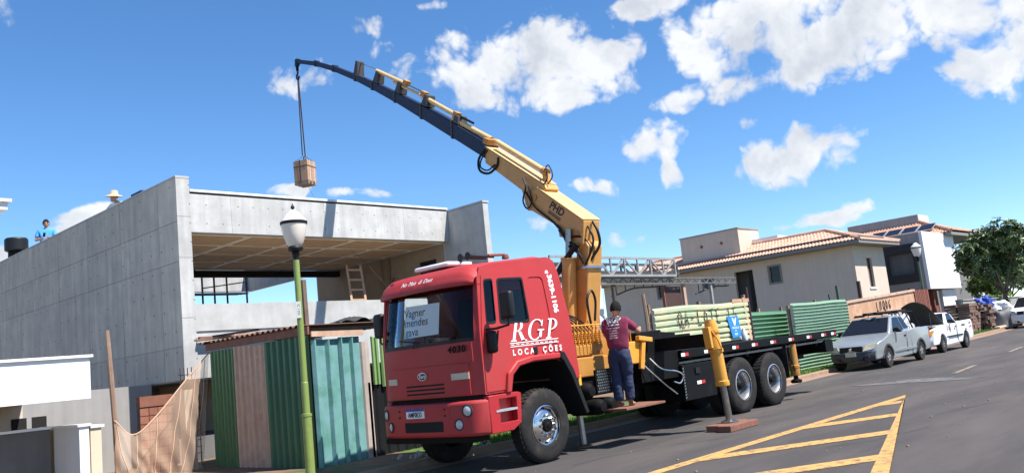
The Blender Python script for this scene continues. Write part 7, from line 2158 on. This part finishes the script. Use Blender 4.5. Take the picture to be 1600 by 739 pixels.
SIL = dict(hw=0.82, belt=1.00, hood=0.80, cowl=0.30, roof=1.53, front=-0.80, wb=2.72, rear=3.62, wr=0.305, cab_end=2.02, ws=1.02, rend=1.95, rbase=2.04, paint='car_silver', bumper='car_grey_plastic', rim='rim_silver', pickup=True, flare=True, door=(0.50, 1.60), old_plate=True, lens='lens_beige',
           windows=[[(0.66, 1.05), (1.52, 1.06), (1.50, 1.45), (1.10, 1.44)], [(1.60, 1.08), (1.95, 1.09), (1.88, 1.42), (1.58, 1.45)]])
sv, sput = vehicle('pickup_truck', 'silver pickup with a roof rack and a loaded bed parked by the mint fence', 'pickup truck', 26.75, 11.20, SIL)
for s in (-1, 1):
    sput(MB().tube([(1.15, s * 0.74, 1.57), (1.95, s * 0.74, 1.57)], 0.018, 6), 'roof_rail', 'black_plastic', sv)
for xx in (1.2, 1.85):
    sput(MB().box(xx, xx + 0.06, -0.78, 0.78, 1.585, 1.625), 'roof_bar', 'black_plastic', sv, smooth=None)
sput(MB().tube([(2.15, -0.66, 1.02), (2.12, -0.66, 1.62), (2.12, 0.66, 1.62), (2.15, 0.66, 1.02)], 0.025, 6), 'bed_hoop', 'black_steel', sv)
sput(MB().tube([(2.12, -0.66, 1.62), (3.3, -0.66, 1.58), (3.35, -0.66, 1.05)], 0.025, 6), 'bed_hoop', 'black_steel', sv)
sput(MB().tube([(2.12, 0.66, 1.62), (3.3, 0.66, 1.58), (3.35, 0.66, 1.05)], 0.025, 6), 'bed_hoop', 'black_steel', sv)
sput(MB().tube([(2.7, -0.66, 1.60), (2.65, -0.68, 1.05)], 0.025, 6), 'bed_hoop', 'black_steel', sv)
tag(heap(26.75 + 2.85, 11.15, gz(29.5) + 0.62, 0.55, 0.52, 0.78, 21, 'sack_white', 'white_sacks', None, 0.22), 'grey and white sacks piled in the bed of the silver pickup', 'sacks')
for k, (xx, yy, ll) in enumerate(((26.8 + 0.9, 11.0, 2.6), (26.8 + 0.95, 11.35, 2.4))):
    tag(MB().obox((xx, yy, gz(27.7) + 1.65), (xx + ll, yy + 0.05, gz(27.7) + 1.68), 0.12, 0.05).build('plank', 'dark_interior', smooth=None), ['dark plank on the roof rack of the silver pickup nearest the road', 'dark plank on the roof rack of the silver pickup nearest the fence'][k], 'plank')
WHT = dict(hw=0.80, belt=0.98, hood=0.84, cowl=0.50, roof=1.42, front=-0.78, wb=2.55, rear=3.42, wr=0.29, cab_end=1.72, ws=1.05, rend=1.62, rbase=1.74, paint='car_white', bumper='car_white', rim='rim_dirty', pickup=True, door=(0.60, 1.60), trim=True, lens='lens_amber',
           windows=[[(0.80, 1.03), (1.55, 1.04), (1.50, 1.35), (1.13, 1.34)]])
wv, wput = vehicle('pickup_truck', 'white lettered pickup with its bonnet raised parked behind the silver one', 'pickup truck', 33.05, 11.65, WHT)
hd = MB().grid(lambda u, v: (0.46 - v * 0.62 + 0.07 * math.sin(math.pi * v), (-0.76 + 1.52 * u) * (1 - 0.05 * v), 0.98 + 0.90 * v - 0.16 * (2 * u - 1) ** 2 * v), 10, 6)
wput(hd, 'bonnet', 'stone_dark', wv, smooth=60)
hd = MB().grid(lambda u, v: (0.475 - v * 0.62 + 0.07 * math.sin(math.pi * v), (-0.77 + 1.54 * u) * (1 - 0.05 * v), 0.985 + 0.91 * v - 0.16 * (2 * u - 1) ** 2 * v), 10, 6)
wput(hd, 'bonnet_skin', 'car_white', wv, smooth=60)
wput(MB().box(-0.55, 0.38, -0.62, 0.62, 0.90, 0.93), 'engine_bay', 'dark_interior', wv, smooth=None)
wput(MB().tube([(-0.4, -0.6, 0.9), (0.12, -0.62, 1.55)], 0.012, 5), 'bonnet_prop', 'black_steel', wv)
for t_, xx, zz, sz, m_ in (('GARAJE', 2.35, 0.86, 0.13, 'lettering_black'), ('3639', 3.12, 0.90, 0.12, 'lettering_black'), ('LOTES', 3.12, 0.76, 0.12, 'lettering_black'), ('fone', 2.6, 0.70, 0.11, 'lettering_black'), ('RR', 0.85, 0.80, 0.16, 'lens_red')):
    wput(text_mb(t_, sz, 0.001, bold=0.002).xf(Matrix.Translation((xx, -0.803, zz)) @ Matrix.Rotation(R(90), 4, 'X')), 'lettering', m_, wv, smooth=None)
for s in (-1, 1):
    wput(MB().tube([(1.85, s * 0.66, 0.98), (1.85, s * 0.64, 1.40), (2.0, s * 0.62, 1.42)], 0.022, 6), 'bed_hoop', 'black_steel', wv)
wput(MB().tube([(1.85, -0.64, 1.40), (1.85, 0.64, 1.40)], 0.022, 6), 'bed_hoop', 'black_steel', wv)
CAR = dict(hw=0.87, belt=1.05, hood=0.98, cowl=0.25, roof=1.66, front=-0.85, wb=2.62, rear=3.45, wr=0.31, ws=1.05, rend=3.15, rbase=3.42, paint='car_white', bumper='car_white', rim='rim_silver', door=(0.55, 1.55), tumble=0.2, lens='lens_clear',
           windows=[[(0.62, 1.10), (1.50, 1.11), (1.47, 1.58), (1.05, 1.57)], [(1.58, 1.11), (2.45, 1.12), (2.40, 1.58), (1.56, 1.58)], [(2.53, 1.12), (3.10, 1.14), (2.95, 1.56), (2.50, 1.58)]])
vehicle('parked_car', 'white family car parked at the right edge beyond the pickups', 'car', 53.3, 12.95, CAR)
